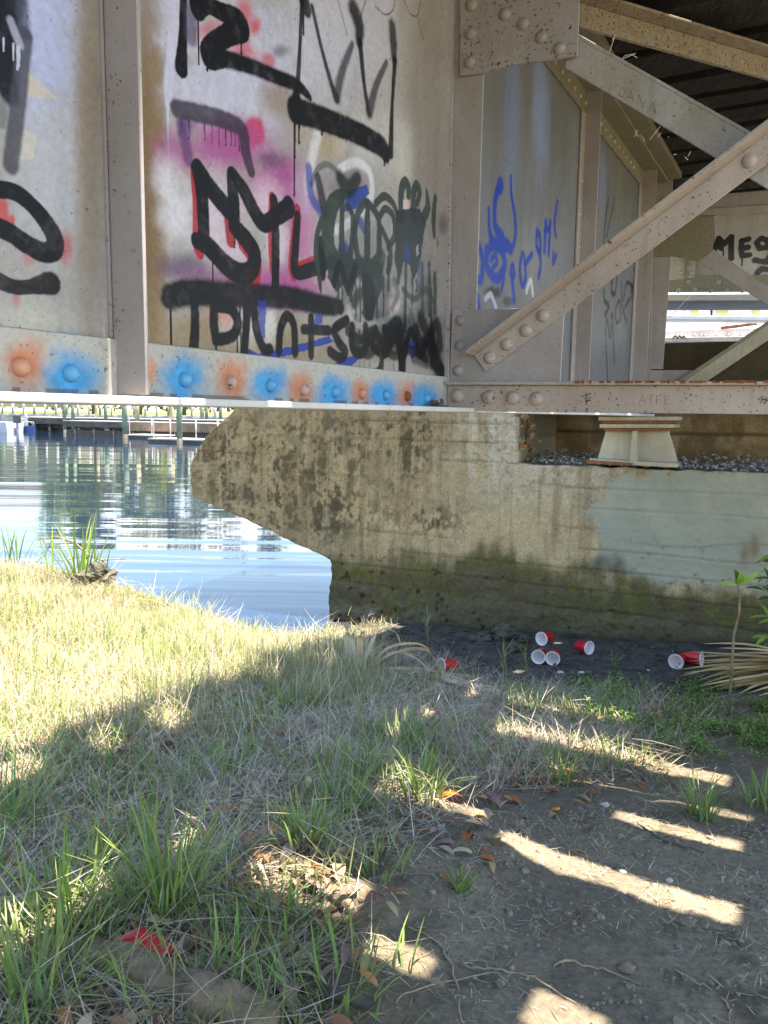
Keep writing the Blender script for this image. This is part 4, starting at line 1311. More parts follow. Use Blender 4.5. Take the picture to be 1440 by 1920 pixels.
def wall_patch(name, us, zbf, ztf, nr, sides, parent, depth=1.6):
    """front grid between two height functions plus returns going back"""
    nc_ = len(us)
    t = np.linspace(0, 1, nr)[:, None]
    zb, zt = zbf(us)[None, :], ztf(us)[None, :]
    Z = (zb + (zt - zb) * t); Ugrid = np.repeat(us[None, :], nr, 0)
    u, z = Ugrid.ravel(), Z.ravel()
    free = {'pier_nose': np.ones(len(u)), 'front_wall': (z < nose_bot[-1][1] - .02) * 1.0}.get(name, np.zeros(len(u)))
    ed = np.exp(-(np.abs(u - us[0])) / 0.025) * free
    z = z + (tfull(t, nc_) > .985) * (name != 'front_wall') * 0.022 * (fbm(u * 9, z * 0 + 2, 4, 3) - .5) + (tfull(t, nc_) < .015) * (name == 'pier_nose') * (u < u620 - .03) * 0.03 * (fbm(u * 11, z * 0 + 5, 4, 1) - .5)
    d = conc_disp(u, z) + free * 0.02 * np.exp(-np.minimum(np.abs(u - us[0]), 9) / 0.02) * sstep(.45, .7, fbm(z * 9, z * 0 + 3, 4, 2))
    u = u + ed * (0.012 if name == 'pier_nose' else 0.035) * (fbm(z * 10, z * 0 + us[0], 4, 5) - .5)
    V = np.array([0, 0, 0]) + (PB * np.array([1, 1, 0]))[None, :] + pu[None, :] * u[:, None] + pw[None, :] * d[:, None] + ZUP[None, :] * z[:, None]
    C = conc_col(V, u, z)
    F = [grid_faces(nr, nc_)]
    idx = np.arange(nr * nc_).reshape(nr, nc_)
    Vs, Cs, n = [V], [C], len(V)
    for sdn in sides:
        loop = {'top': idx[-1][::-1], 'bottom': idx[0], 'left': idx[:, 0][::-1], 'right': idx[:, -1]}[sdn]
        rows = 8
        blk = [V[loop]]
        P0 = V[loop]
        ids = [loop]
        for r in range(1, rows + 1):
            w = depth * (r / rows) ** 1.5
            q = P0 + pw * (w + 0.0)
            q = q + (ZUP * 0.012) * ((fbm(u[loop] * 8, z[loop] * 8 + w * 8, 3, 2) - 0.5)[:, None])
            Vs.append(q); cc_ = C[loop] * 0.5 + np.array([0.22, 0.18, 0.11, 1.0]) * 0.5
            Cs.append(cc_)
            ids.append(np.arange(n, n + len(loop))); n += len(loop)
        for r in range(rows):
            a, b = ids[r], ids[r + 1]
            F.append(np.stack([a[:-1], a[1:], b[1:], b[:-1]], 1)[:, ::-1])
    return fast_mesh(name, np.concatenate(Vs), F, M_CONC, parent, np.concatenate(Cs))


def f_of(pts):
    a = np.array(pts)
    return lambda us: np.interp(us, a[:, 0], a[:, 1])


nt_ = nose_top[:3] + [(u620 + 5, nose_top[2][1] + 0.9)]
nt_ = nose_top[:3] + [(nose_top[2][0] + 0.55, z_blk), (u620 + 9, z_blk)]
us_n = np.linspace(u_nose, u620, 190)
wall_patch('pier_nose', us_n, f_of(nose_bot), f_of(nt_), 150, ['top', 'bottom', 'left'], pier, 2.0)
us_m = np.linspace(u620, u985, 230)
wall_patch('front_wall', us_m, lambda u: u * 0 + BOT, f_of(nt_), 330, ['left', 'top', 'right'], pier, 2.0)
us_l = np.linspace(u985, u_end, 330)
wall_patch('ledge_wall', us_l, lambda u: u * 0 + BOT, lambda u: u * 0 + z_led + 0.012 * (fbm(u * 4, u * 0, 4, 1) - .5), 250, ['top', 'right'], pier, 2.0)
# back wall behind the ledge
WB = 1.15
zb_top = pxuz(1345, 641, WB)[1]
ub = np.linspace(u985 - 0.05, u_end, 260); zb_ = np.linspace(z_led - 0.1, zb_top, 110)
UB, ZB = np.meshgrid(ub, zb_); u, z = UB.ravel(), ZB.ravel()
d = 0.03 * (fbm(u * 4, z * 4, 4, 3) - 0.5) + 0.02 * np.exp(-((z - 1.66 - .03 * fbm(u * 2, u * 0, 3, 1)) / 0.01) ** 2)
Vb = (PB * np.array([1, 1, 0]))[None] + pu[None] * u[:, None] + pw[None] * (WB + d)[:, None] + ZUP[None] * z[:, None]
f1 = fbm(u * 3, z * 3, 5, 2); f2 = fbm(u * 10, z * 10, 4, 4)
cb = np.tile([0.34, 0.215, 0.095], (len(u), 1))
for mk, col, a in ((sstep(.4, .65, f1), (0.20, 0.12, 0.05), .8), (sstep(.5, .7, f2), (0.40, 0.29, 0.15), .5), (sstep(1.72, 1.95, z), (0.05, 0.042, 0.03), .85),  # last entry: shade on the upper wall put into the colour
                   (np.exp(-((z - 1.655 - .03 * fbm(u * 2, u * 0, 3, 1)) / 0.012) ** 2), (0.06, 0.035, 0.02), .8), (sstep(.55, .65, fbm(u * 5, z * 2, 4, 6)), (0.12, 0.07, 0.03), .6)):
    k_ = (np.clip(mk, 0, 1) * a)[:, None]; cb = cb * (1 - k_) + np.array(col) * k_
nb = len(Vb); ncb = len(ub)
topi = np.arange(nb - ncb, nb)
Vt = Vb[topi] + pw * 0.6
Ft = np.stack([topi[:-1], topi[1:], np.arange(nb + 1, nb + ncb), np.arange(nb, nb + ncb - 1)], 1)
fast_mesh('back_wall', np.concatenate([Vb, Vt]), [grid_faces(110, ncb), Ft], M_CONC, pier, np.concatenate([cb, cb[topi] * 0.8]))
# broken pilaster edge in the corner of the recess
def lump_edge():
    m = MB()
    for k in range(46):
        z = z_led + random.random() ** .8 * (z_blk - z_led) * .8
        pebble(m, ppt(u985 + random.uniform(-.02, .05) + .12 * random.random() ** 2 * (z < z_led + .3), z, random.uniform(-.004, .30)), random.uniform(.018, .05), .8)
    return m


# crushed stone on the ledge
m = MB()
_ico = None


def pebble(mb, c, r, sq=0.6):
    c = np.asarray(c, float)
    vs = []
    ph = random.random() * 6
    for i, (zz0, rr) in enumerate(((-0.8, 0.55), (-0.1, 1.0), (0.6, 0.7))):
        for k in range(6):
            a = ph + k * math.pi / 3 + i * 0.4
            q = random.uniform(.75, 1.15)
            vs.append(c + np.array([math.cos(a) * rr * q * r, math.sin(a) * rr * q * r, zz0 * r * sq]))
    vs.append(c + np.array([0, 0, r * sq * 0.9]))
    fs = []
    for i in range(2):
        for k in range(6):
            fs.append((i * 6 + k, i * 6 + (k + 1) % 6, (i + 1) * 6 + (k + 1) % 6, (i + 1) * 6 + k))
    for k in range(6): fs.append((12 + k, 12 + (k + 1) % 6, 18))
    mb.add(vs, fs)


lump_edge().build('crumbled_edge', plain_mat('crumbled concrete', (0.26, 0.20, 0.12), 0.95, 0.5, 30, 0.8), pier)['kind'] = 'stuff'
for k in range(1500):
    u = random.uniform(u985 + .03, u_end); w = abs(random.gauss(0, 0.28)) + 0.06
    if w > WB: continue
    c = ppt(u, z_led + 0.012 + 0.05 * min(1, w / 0.5) * random.random() + 0.03 * (w / 0.6), w)
    pebble(m, c, random.uniform(.008, .022))
tb = NT('ballast stones')
_v = tb.noise(38, 1, 0.5)
tb.color(tb.mix(tb.ramp(_v, 0.42, 0.62), (0.07, 0.065, 0.06), (0.36, 0.34, 0.31))); tb.rough(0.9)
bal = m.build('ballast', tb.m)
tag(bal, 'loose grey ballast stones strewn along the concrete ledge', 'gravel', kind='stuff')

# bearing pedestal
bear = thing('bridge_bearing', 'cream painted steel bearing pedestal with rusty shim plates on the concrete ledge', 'bearing', ppt(pxuz(1195, 870, .15)[0], z_led, .3))
WQ = 0.16
def bq(x, y, w=WQ): return hit(x, y, PB + pw * w, pw)
m = MB(); m.prism([bq(1136, 808), (bq(1254, 808)), bq(1271, 868), bq(1120, 862)], pw * 0.03)
m.build('pedestal_plate', M_PALE, bear, bevel=0.004)
m = MB(); m.prism([bq(1136, 808, .45), bq(1254, 808, .45), bq(1271, 865, .45), bq(1120, 859, .45)], pw * 0.03); m.build('pedestal_plate', M_PALE, bear, bevel=0.004)
m = MB(); m.prism([bq(1186, 808, .05), bq(1194, 808, .05), bq(1194, 868, .05), bq(1180, 866, .05)], pw * 0.5); m.build('web_rib', M_PALE, bear, bevel=0.003)
m = MB(); m.prism([bq(1105, 860, .03), bq(1272, 869, .03), bq(1270, 877, .03), bq(1105, 868, .03)], pw * 0.5); m.build('base_plate', M_PALE, bear, bevel=0.003)
m = MB(); m.prism([bq(1100, 862, .022), bq(1186, 868, .022), bq(1186, 873, .022), bq(1100, 869, .022)], pw * 0.005); m.build('rust_strip', M_RUST, bear)
for y0, y1, x0, x1, mt in ((803, 808, 1132, 1254, M_RUST), (795, 802.5, 1124, 1262, M_PALE), (789, 794.5, 1128, 1270, M_RUST), (781, 788.5, 1122, 1266, M_PALE)):
    m = MB(); m.prism([bq(x0, y1, .06), bq(x1, y1, .06), bq(x1, y0, .06), bq(x0, y0, .06)], pw * 0.5)
    m.build('shim_plate', mt, bear, bevel=0.004)
# rusty angle bracket and rod in the recess
brk = thing('rusty_bracket', 'small rusty steel bracket with a thin rod beside the bearing', 'bracket', bq(985, 840, .1))
m = MB(); m.box(bq(984, 836, .03), (pu, pw, ZUP), (0.032, 0.05, 0.016)); m.build('bracket_plate', M_RUST, brk, bevel=0.004)
m = MB(); m.tube([bq(985, 832, .02), bq(988, 800, .02), bq(989, 770, .02)], 0.007, 8); m.build('rod', plain_mat('dark iron', (0.03, 0.022, 0.018), 0.8), brk, True)

# ================================================================== STEEL BEYOND THE ABUTMENT
next_span = thing('approach_span', 'pale steel girder span standing beyond the abutment with black lettering on its web', 'bridge span', at_d(1340, 640, 7.0) * np.array([1, 1, 0]) + ZUP * 2.4)
DQ = np.array([0.985, -0.17, 0]); DN = np.array([-0.17, -0.985, 0])
def qplane(Y):
    O = at_d(1340, 600, Y)
    return lambda x, y, off=0.0: hit(x, y, O + DN * off, DN)
q1 = qplane(7.0)
def qplate(q, pts, off, th, name, mat, par, bevel=0.003):
    m = MB(); m.prism([q(x, y, off) for x, y in pts], -DN * th); return m.build(name, mat, par, bevel=bevel)
wp = qplate(q1, [(1120, 404), (1900, 396), (1900, 518), (1120, 518)], 0, .014, 'web_plate', M_STEEL, next_span)
mg = steel_mat('light grey sprayed panel', (0.52, 0.51, 0.52), 0.05, 0.7)
pn = qplate(q1, [(1339, 400), (1560, 396), (1560, 514), (1341, 516)], .012, .008, 'panel', mg, next_span)
def qscrib(lines, q, off, w, mat, par, name='lettering'):
    m = MB(); k = 0
    for ln in lines:
        P_ = [q(x, y, off) for x, y in ln]
        for i, a in enumerate(P_):
            k += 1; o = DN * (.0008 + .0003 * k)
            u_ = unit(np.cross(DN, ZUP)); ww = w * (.85 + .3 * random.random())
            m.add([a + o + ww * (math.cos(t) * u_ + math.sin(t) * ZUP) for t in np.linspace(0, 6.2832, 15)[:-1]], [tuple(range(14))])
            if i + 1 < len(P_):
                k += 1; o = DN * (.0008 + .0003 * k); b_ = P_[i + 1]; sd3 = unit(np.cross(b_ - a, DN)) * w * .95
                m.add([a + o - sd3, a + o + sd3, b_ + o + sd3, b_ + o - sd3], [(0, 1, 2, 3)])
    return m.build(name, mat, par, False)
qscrib([[(1340, 468), (1348, 447), (1357, 458), (1371, 445), (1371, 484)], [(1350, 452), (1352, 466)]], q1, .014, .025, M_BLACK, pn)
qscrib([[(1404, 448), (1391, 452), (1390, 466), (1402, 464)], [(1390, 466), (1392, 480), (1406, 478)]], q1, .014, .024, M_BLACK, pn)
qscrib([[(1440, 452), (1428, 446), (1419, 455), (1424, 466), (1438, 464), (1442, 448), (1446, 478), (1436, 492), (1416, 488)], [(1446, 506), (1428, 504), (1420, 512)]], q1, .014, .024, M_BLACK, pn)
qscrib([[(1392, 480), (1391, 498)], [(1356, 466), (1356, 482)]], q1, .013, .006, M_BLACK, pn)
fl_ = qplate(q1, [(1240, 519), (1900, 505), (1900, 545), (1240, 548)], .02, .02, 'bottom_angle', M_OLIVE, next_span)
for k in range(8):
    x = 1272 + 30 * k
    MB().dome(q1(x, 543 if k % 2 else 545, .02), DN, .023, .016, 8, 3).build('rivet', M_PALE, fl_, True)
for x in (1292, 1347, 1400): MB().dome(q1(x, 529, .02), DN, .023, .016, 8, 3).build('rivet', M_PALE, fl_, True)
sp_ = qplate(q1, [(1250, 470), (1304, 470), (1303, 521), (1250, 527)], .034, .012, 'splice_plate', M_PALE, next_span)
for x in (1276, 1295):
    for y in (492, 512): MB().dome(q1(x, y, .034), DN, .023, .016, 8, 3).build('rivet', M_PALE, sp_, True)
qplate(q1, [(1287, 470), (1290, 470), (1288, 522), (1285, 522)], .045, .01, 'splice_seam', M_OLIVE, next_span)
qplate(q1, [(1240, 552), (1900, 548), (1900, 562), (1240, 564)], .30, .6, 'bottom_flange', M_EDGE, next_span)
# sunlit members further on
far_span = thing('distant_span', 'sunlit pale steel span with lichen patches seen through the braces beyond the approach', 'bridge span', at_d(1340, 640, 9) * np.array([1, 1, 0]) + ZUP * 2.4)
q2 = qplane(9.0)
M_SUNW = steel_mat('chalky sunlit steel', (0.62, 0.60, 0.62), 0.4, 0.62, orange=0.1)
M_LICH = steel_mat('lichen stained steel', (0.36, 0.37, 0.16), 0.4, 0.62, tint=(0.25, 0.26, 0.1))
M_WHITE = plain_mat('weathered white steel', (0.74, 0.76, 0.78), 0.5, 0.1, 10)
wq = qplate(q2, [(1200, 560), (1900, 560), (1900, 606), (1200, 600)], 0, .02, 'web_plate', M_SUNW, far_span)
for a, b in ((1296, 1310), (1345, 1366), (1411, 1425)):
    qplate(q2, [(a, 563), (b, 563), (b, 592), (a, 590)], .012, .01, 'lichen_panel', M_LICH, far_span)
for x in (1258, 1273, 1287): MB().dome(q2(x, 574, 0), DN, .02, .013, 8, 3).build('rivet', M_RUST, wq, True)
qscrib([[(1328, 573), (1340, 573)], [(1334, 573), (1334, 590)]], q2, .003, .011, M_BLACK, wq)
qplate(q2, [(1200, 591), (1900, 598), (1900, 606), (1200, 598)], .15, .3, 'bottom_flange', M_WHITE, far_span)
lo = qplate(q2, [(1200, 600), (1295, 604), (1312, 616), (1900, 600), (1900, 640), (1200, 634)], -.5, .02, 'lower_web', M_WHITE, far_span)
qplate(q2, [(1200, 622), (1900, 600), (1900, 618), (1200, 634)], -.35, .03, 'lower_chord', M_SUNW, far_span)
qplate(q2, [(1350, 612), (1420, 604), (1420, 610), (1352, 618)], -.34, .005, 'rust_streak', M_RUST, far_span)
lf = qplate(q2, [(1200, 634), (1900, 622), (1900, 634), (1200, 642)], -.2, .3, 'lower_flange', M_SUNW, far_span)
for x in (1303, 1315, 1322, 1344, 1366, 1390): MB().dome(q2(x, 629, -.345), DN, .02, .013, 8, 3).build('rivet', M_STEEL, lo, True)
qscrib([[(1262, 634), (1266, 630), (1270, 634), (1274, 630), (1278, 634), (1282, 630), (1284, 634)]], q2, -.19, .008, M_BLACK, lf)
# ================================================================== DOCKS AND FAR SHORE
M_PLANK = plain_mat('weathered dock planks', (0.36, 0.33, 0.29), 0.85, 0.3, 3, 0.3)
M_DOCKD = plain_mat('dark wet timber', (0.085, 0.075, 0.062), 0.8, 0.4, 2)
M_BROWN = plain_mat('brown timber fascia', (0.25, 0.16, 0.10), 0.85, 0.3, 2)
M_PILEG = plain_mat('treated green timber pile', (0.21, 0.25, 0.17), 0.8, 0.3, 3)
M_PILEY = plain_mat('yellowed timber pile', (0.36, 0.31, 0.18), 0.8, 0.3, 3)
M_PILEW = plain_mat('pale timber post', (0.50, 0.47, 0.40), 0.8, 0.2, 3)
M_WET = plain_mat('tide stained timber', (0.05, 0.045, 0.03), 0.7, 0.3, 4)
M_FLOAT = plain_mat('pale float decking', (0.42, 0.40, 0.38), 0.8, 0.15, 3)
M_PIPE = plain_mat('grey pipe', (0.42, 0.42, 0.41), 0.5, 0.1, 5)


def wpt(x, y, z=0.0): return at_z(x, y, z)


def slab(name, pts_px, z0, z1, depth, mat, parent, Y=None):
    """deck running between two waterline pixels, DEPTH metres deep away from the camera"""
    A, B = pts_px
    d = unit(B - A); n = np.array([-d[1], d[0], 0.0])
    if n[1] < 0: n = -n
    m = MB()
    c = (A + B) / 2 + n * depth / 2; c[2] = (z0 + z1) / 2
    m.box(c, (d, n, ZUP), (np.linalg.norm(B - A) / 2, depth / 2, (z1 - z0) / 2))
    return m.build(name, mat, parent), d, n


def along(px, py, Y):
    p_ = at_d(px, py, Y); p_[2] = 0; return p_


# long fixed dock
A, B = along(27, 800, 66), along(470, 800, 58)
dock = thing('fixed_dock', 'long grey timber dock on dark posts across the river, nearest the boat', 'dock', (A + B) / 2)
o, d, n = slab('deck', (A, B), 1.02, 1.20, 3.5, M_PLANK, dock)
slab('fascia', (A - n * 0.06, B - n * 0.06), 0.62, 1.12, 0.05, M_DOCKD, dock)
slab('shade_sheet', (A + n * 0.9, B + n * 0.9), -0.2, 0.9, 0.08, M_DOCKD, dock)  # added dark sheet standing in for the shade under the deck
slab('lower_beam', (A + n * 0.5, B + n * 0.5), 0.30, 0.52, 0.2, M_DOCKD, dock)
for k in range(15):
    P = A + (B - A) * (k + .3) / 15 + n * 0.4
    MB().tube([P - ZUP * 1.2, P + ZUP * 1.02], 0.17, 8).build('leg', M_DOCKD, dock, True)
# second dock with brown side
A2, B2 = along(118, 803, 57), along(470, 806, 51)
dock2 = thing('fixed_dock', 'timber dock with brown side boards behind the tall green pilings', 'dock', (A2 + B2) / 2)
o, d2, n2_ = slab('deck', (A2, B2), 0.98, 1.06, 2.2, M_PLANK, dock2)
slab('fascia', (A2 + (B2 - A2) * .36 - n2_ * 0.05, B2 - n2_ * 0.05), 0.42, 1.0, 0.04, M_BROWN, dock2)
slab('fascia', (A2 - n2_ * 0.05, A2 + (B2 - A2) * .358 - n2_ * 0.05), 0.62, 1.0, 0.04, M_DOCKD, dock2)
slab('shade_sheet', (A2 + n2_ * .3, B2 + n2_ * .3), 0.0, 0.4, 0.05, M_DOCKD, dock2)  # added dark sheet closing the gap below the second deck
for k in range(9):
    P = A2 + (B2 - A2) * (k + .5) / 9 + n2_ * 0.35
    MB().tube([P - ZUP * 1.2, P + ZUP * 0.98], 0.14, 8).build('leg', M_DOCKD, dock2, True)
# walkway further back, on land's edge
A3, B3 = along(-60, 790, 80), along(480, 790, 74)
dock3 = thing('boardwalk', 'pale boardwalk along the far bank behind the docks', 'boardwalk', (A3 + B3) / 2)
slab('deck', (A3, B3), 1.25, 1.42, 2.5, M_PILEW, dock3)
slab('fascia', (A3 - [0, .06, 0], B3 - [0, .06, 0]), 0.5, 1.25, 0.05, M_PLANK, dock3)
# floating docks
for (x0, y0, x1, y1, lab) in ((230, 821, 290, 823, 'small pale floating dock left of the tallest green piling'), (277, 829, 420, 834, 'larger pale floating dock beside the concrete nose')):
    A4, B4 = wpt(x0, y0), wpt(x1, y1)
    fd = thing('floating_dock', lab, 'floating dock', (A4 + B4) / 2, 'pale floating docks')
    slab('float_deck', (A4, B4), 0.16, 0.24, 2.0, M_FLOAT, fd)
    slab('float_tank', (A4 + [0, .1, 0], B4 + [0, .1, 0]), -0.2, 0.158, 1.8, M_DOCKD, fd)
    for t in ((.15, .85) if x1 - x0 < 80 else (.05, .28, .62, .9)):
        P = A4 + (B4 - A4) * t + [0, .5, 0]
        MB().tube([P + ZUP * .24, P + ZUP * 1.35], 0.035, 6).build('rail_post', M_PIPE, fd, True)
    a, b = A4 + (B4 - A4) * .05 + [0, .5, 0], A4 + (B4 - A4) * .28 + [0, .5, 0]
    MB().tube([a + ZUP * 1.33, b + ZUP * 1.33], 0.03, 6).build('handrail', M_PIPE, fd, True)
# pilings, each its own
PILES = [(122, 813, 6.2, M_PILEG), (138, 813, 6.5, M_PILEG), (182, 811, 5.6, M_PILEY), (199, 813, 6.5, M_PILEG), (235, 823, 10, M_PILEG), (258, 816, 9, M_PILEY), (322, 815, 8.4, M_PILEY), (337, 832, 11, M_PILEG), (379, 812, 7.5, M_PILEY), (388, 812, 6.2, M_PILEG), (403, 812, 5, M_PILEW), (414, 812, 7, M_PILEG)]
KIND = {M_PILEG.name: 'green treated timber piling', M_PILEY.name: 'yellowish timber piling', M_PILEW.name: 'pale timber piling'}
WHERE = ['left of the close pair by the long dock', 'right of the close pair by the long dock', 'behind the single green one at mid dock', 'standing alone at mid dock', 'at the left end of the small floating dock, thick', 'right behind the small floating dock, thick', 'left of the tallest one by the large floating dock', 'thickest and nearest, in front of the large floating dock', 'left of the close group by the concrete nose', 'second in the close group by the concrete nose', 'thin, third in the close group by the concrete nose', 'nearest the edge of the concrete nose']
for (x, y, w, mt), wh in zip(PILES, WHERE):
    P = wpt(x, y)
    dpt = np.dot(P - CAM, FV); r = w / 2 * dpt / FPX
    pl = thing('piling', KIND[mt.name] + ' ' + wh, 'piling', P, 'mooring pilings at the docks')
    MB().tube([P + ZUP * 0.30, P + ZUP * 2.2, P + ZUP * 3.3 + [0.03, 0, 0]], [r, r * .97, r * .93], 10).build('post', mt, pl, True)
    MB().tube([P - ZUP * 1.5, P + ZUP * 0.30], r * 1.03, 10).build('wet_foot', M_WET, pl, True)
# pale posts of the railing on the boardwalk
for k, x in enumerate(list(range(10, 430, 21))):
    P = A3 + (B3 - A3) * ((x + 60) / 540) + ZUP * 1.42
    pk = MB().tube([P, P + ZUP * (1.15 + .2 * (k % 3))], 0.10 + .03 * (k % 2), 7).build('boardwalk_post', M_PILEW if k % 3 else M_PILEG, None, True, origin=P)
    tag(pk, 'short pale post standing along the boardwalk behind the docks', 'post', 'posts along the boardwalk')
# boats
M_HULL = plain_mat('white hull', (0.5, 0.51, 0.53), 0.3, 0.06, 2)
M_DARKB = plain_mat('dark outboard', (0.03, 0.03, 0.035), 0.35)
M_BLUEB = plain_mat('blue hull', (0.02, 0.05, 0.16), 0.35, 0.2, 3)
M_GREYB = plain_mat('grey fittings', (0.33, 0.34, 0.36), 0.4, 0.2, 4)


def boat(P, dr, L, W, H, mat, label, motor=True):
    b = thing('moored_boat', label, 'boat', P)
    nn = np.array([-dr[1], dr[0], 0])
    m = MB(); st = []
    N = 10
    for i in range(N + 1):
        t = i / N
        w = W / 2 * (1 - max(0, (t - .45) / .55) ** 2.2) + 0.02
        sh = 0.25 * t ** 2
        for s, z in ((-1, H + sh), (-.86, -.05), (0, -.28 + .3 * max(0, t - .7)), (.86, -.05), (1, H + sh), (.88, H + sh), (.8, H * .45), (-.8, H * .45), (-.88, H + sh)):
            st.append(P + dr * L * (t - .5) + nn * w * s + ZUP * z)
    fs = []
    for i in range(N):
        for k in range(9):
            fs.append((i * 9 + k, i * 9 + (k + 1) % 9, (i + 1) * 9 + (k + 1) % 9, (i + 1) * 9 + k))
    fs += [tuple(range(9)), tuple(range(N * 9 + 8, N * 9 - 1, -1))]
    m.add(st, fs); m.build('hull', mat, b)
    c = P + dr * L * 0.02 + ZUP * (H * .45 + .45)
    m = MB(); m.box(c, (dr, nn, ZUP), (.3, W * .2, .5)); m.build('console', M_GREYB, b, bevel=.05)
    m = MB(); m.prism([c + dr * .3 + nn * W * .2 + ZUP * .5, c + dr * .3 - nn * W * .2 + ZUP * .5, c + dr * .1 - nn * W * .16 + ZUP * .95, c + dr * .1 + nn * W * .16 + ZUP * .95], dr * .02); m.build('windshield', M_GREYB, b)
    if motor:
        q = P - dr * (L * .5 + .2) + ZUP * (H + .25)
        m = MB(); m.box(q, (dr, nn, ZUP), (.24, .2, .32)); mo = m.build('outboard_motor', M_DARKB, b, bevel=.06)
        m = MB(); m.box(q - ZUP * .75, (dr, nn, ZUP), (.1, .06, .5)); m.build('motor_leg', M_GREYB, mo, bevel=.02)
    m = MB()
    for s in (-1, 1): m.tube([P + dr * L * (x) + nn * W * .42 * s * (1 - max(0, x) * 1.1) + ZUP * (H + (.45 if 0 < x < .4 else .05)) for x in (-.1, .02, .2, .38, .44)], .02, 5)
    m.build('grab_rail', M_PIPE, b, True)


boat(along(-24, 800, 62), unit(np.array([-1, .25, 0])), 5.2, 2.0, .8, M_HULL, 'white motorboat with an outboard motor moored at the left end of the dock')
boat(along(44, 801, 64.5), unit(np.array([1, .1, 0])), 1.9, .9, .34, M_BLUEB, 'small blue boat tucked under the end of the long dock', False)
# building and trees of the far bank: seen in the river's reflection below the girder
hb = at_d(60, 760, 128); hb[2] = 2.2
house = thing('far_house', 'grey brown waterfront building on the far bank lawn', 'building', hb)
m = MB(); m.box(hb + ZUP * 4, (np.array([1.0, 0, 0]), np.array([0, 1.0, 0]), ZUP), (9, 5, 4)); hw = m.build('wall', plain_mat('taupe siding', (0.30, 0.26, 0.22), 0.8, .1, 1), house)
m = MB(); e = 9.8
m.prism([hb + [-e, -5.8, 8], hb + [-e, 5.8, 8], hb + [-e, 0, 11.5]], np.array([2 * e, 0, 0])); m.build('roof', plain_mat('grey shingles', (0.16, 0.15, 0.15), 0.9, .2, 2), house)
for k in range(5):
    for z in (2, 5.5):
        m = MB(); m.box(hb + [-7 + 3.5 * k, -5.02, z], (np.array([1.0, 0, 0]), np.array([0, 1.0, 0]), ZUP), (.6, .05, .8)); m.build('window', M_DARKB, hw)
M_BARK = plain_mat('grey bark', (0.13, 0.105, 0.08), 0.9, .3, 4, .5)
M_FOL = leaf_attr('far tree leaves', 0.3)


def tree(P, h, w, label, hue, n=5200):
    t = thing('bank_tree', label, 'tree', P, 'trees on the far bank')
    m = MB(); m.tube([P - ZUP * .3, P + ZUP * h * .3 + [.2, 0, 0], P + ZUP * h * .62 + [-.1, .2, 0]], [.34, .25, .12], 9)
    for k in range(6):
        a = k * 1.05 + random.random()
        q = P + ZUP * h * (.28 + .05 * k)
        m.tube([q, q + np.array([math.cos(a) * w * .3, math.sin(a) * w * .3, h * .16]), q + np.array([math.cos(a) * w * .46, math.sin(a) * w * .46, h * .25])], [.13, .08, .03], 6)
    m.build('trunk', M_BARK, t, True)
    cl = []
    for k in range(26):
        a = random.random() * 6.28; rr = w * .45 * math.sqrt(random.random()); z = h * random.uniform(.34, .98)
        sh = 1 - abs(z / h - .6) * 1.2
        cl.append((math.cos(a) * rr * sh, math.sin(a) * rr * sh, z, random.uniform(.55, 1.1) * w * .16))
    cl = np.array(cl)
    k = rng.integers(0, len(cl), n)
    dv = rng.standard_normal((n, 3)); dv /= np.linalg.norm(dv, axis=1)[:, None]
    c = cl[k, :3] + dv * (cl[k, 3] * rng.random(n) ** .4)[:, None] + P
    s = rng.uniform(.16, .34, n)[:, None]
    a = rng.standard_normal((n, 3)); a /= np.linalg.norm(a, axis=1)[:, None]
    b = np.cross(a, rng.standard_normal((n, 3))); b /= np.linalg.norm(b, axis=1)[:, None]
    V = np.stack([c - a * s, c + b * s * .55, c + a * s, c - b * s * .55], 1).reshape(-1, 3)
    col = np.array(hue)[None] * np.array([1.75, 1.4, 1.2]) * rng.uniform(.6, 1.5, (len(cl), 1))[k] * rng.uniform(.8, 1.2, (n, 1))
    fast_mesh('crown', V, [np.arange(4 * n).reshape(n, 4)], M_FOL, t, np.repeat(col, 4, 0), False)


for x, Y, h, w, hue, lab in ((-190, 118, 12, 11, (.10, .13, .03), 'broad olive tree at the far left of the opposite bank'), (120, 106, 10.5, 9, (.10, .15, .025), 'yellow green tree on the opposite bank behind the close pair of pilings'),
                        (175, 120, 14, 9, (.075, .08, .035), 'tall brownish tree on the opposite bank lawn'), (262, 104, 9.5, 9, (.12, .16, .03), 'light green tree on the opposite bank behind the small floating dock'),
                        (345, 112, 12.5, 11, (.085, .11, .03), 'dark green tree on the opposite bank behind the thickest piling'), (470, 108, 12, 12, (.09, .12, .03), 'wide green tree on the opposite bank behind the concrete nose')):
    h *= 1.35; w *= 1.2; P = at_d(x, 765, Y); P[2] = float(terrain(np.array([P[0]]), np.array([P[1]]), False)[0])
    tree(P, h, w, lab, hue)
# hazy belt of woods beyond
n = 26000
xx = rng.uniform(-190, 190, n); ht = 12 + 11 * fbm(xx * .05, xx * 0, 4, 2)
zz_ = ht * rng.random(n) ** .8 + 2; yy = 190 + rng.uniform(0, 14, n) + 8 * fbm(xx * .04, xx * 0 + 4, 2, 3)
c = np.stack([xx, yy, zz_], 1); s = rng.uniform(.5, 1.1, n)[:, None]
a = rng.standard_normal((n, 3)); a /= np.linalg.norm(a, axis=1)[:, None]
b = np.cross(a, rng.standard_normal((n, 3))); b /= np.linalg.norm(b, axis=1)[:, None]
V = np.stack([c - a * s, c + b * s * .6, c + a * s, c - b * s * .6], 1).reshape(-1, 3)
col = np.array((.14, .14, .055))[None] * (.6 + .9 * fbm(xx * .25, zz_ * .25, 3, 5))[:, None]
wd = fast_mesh('far_woods', V, [np.arange(4 * n).reshape(n, 4)], M_FOL, None, np.repeat(col, 4, 0), False)
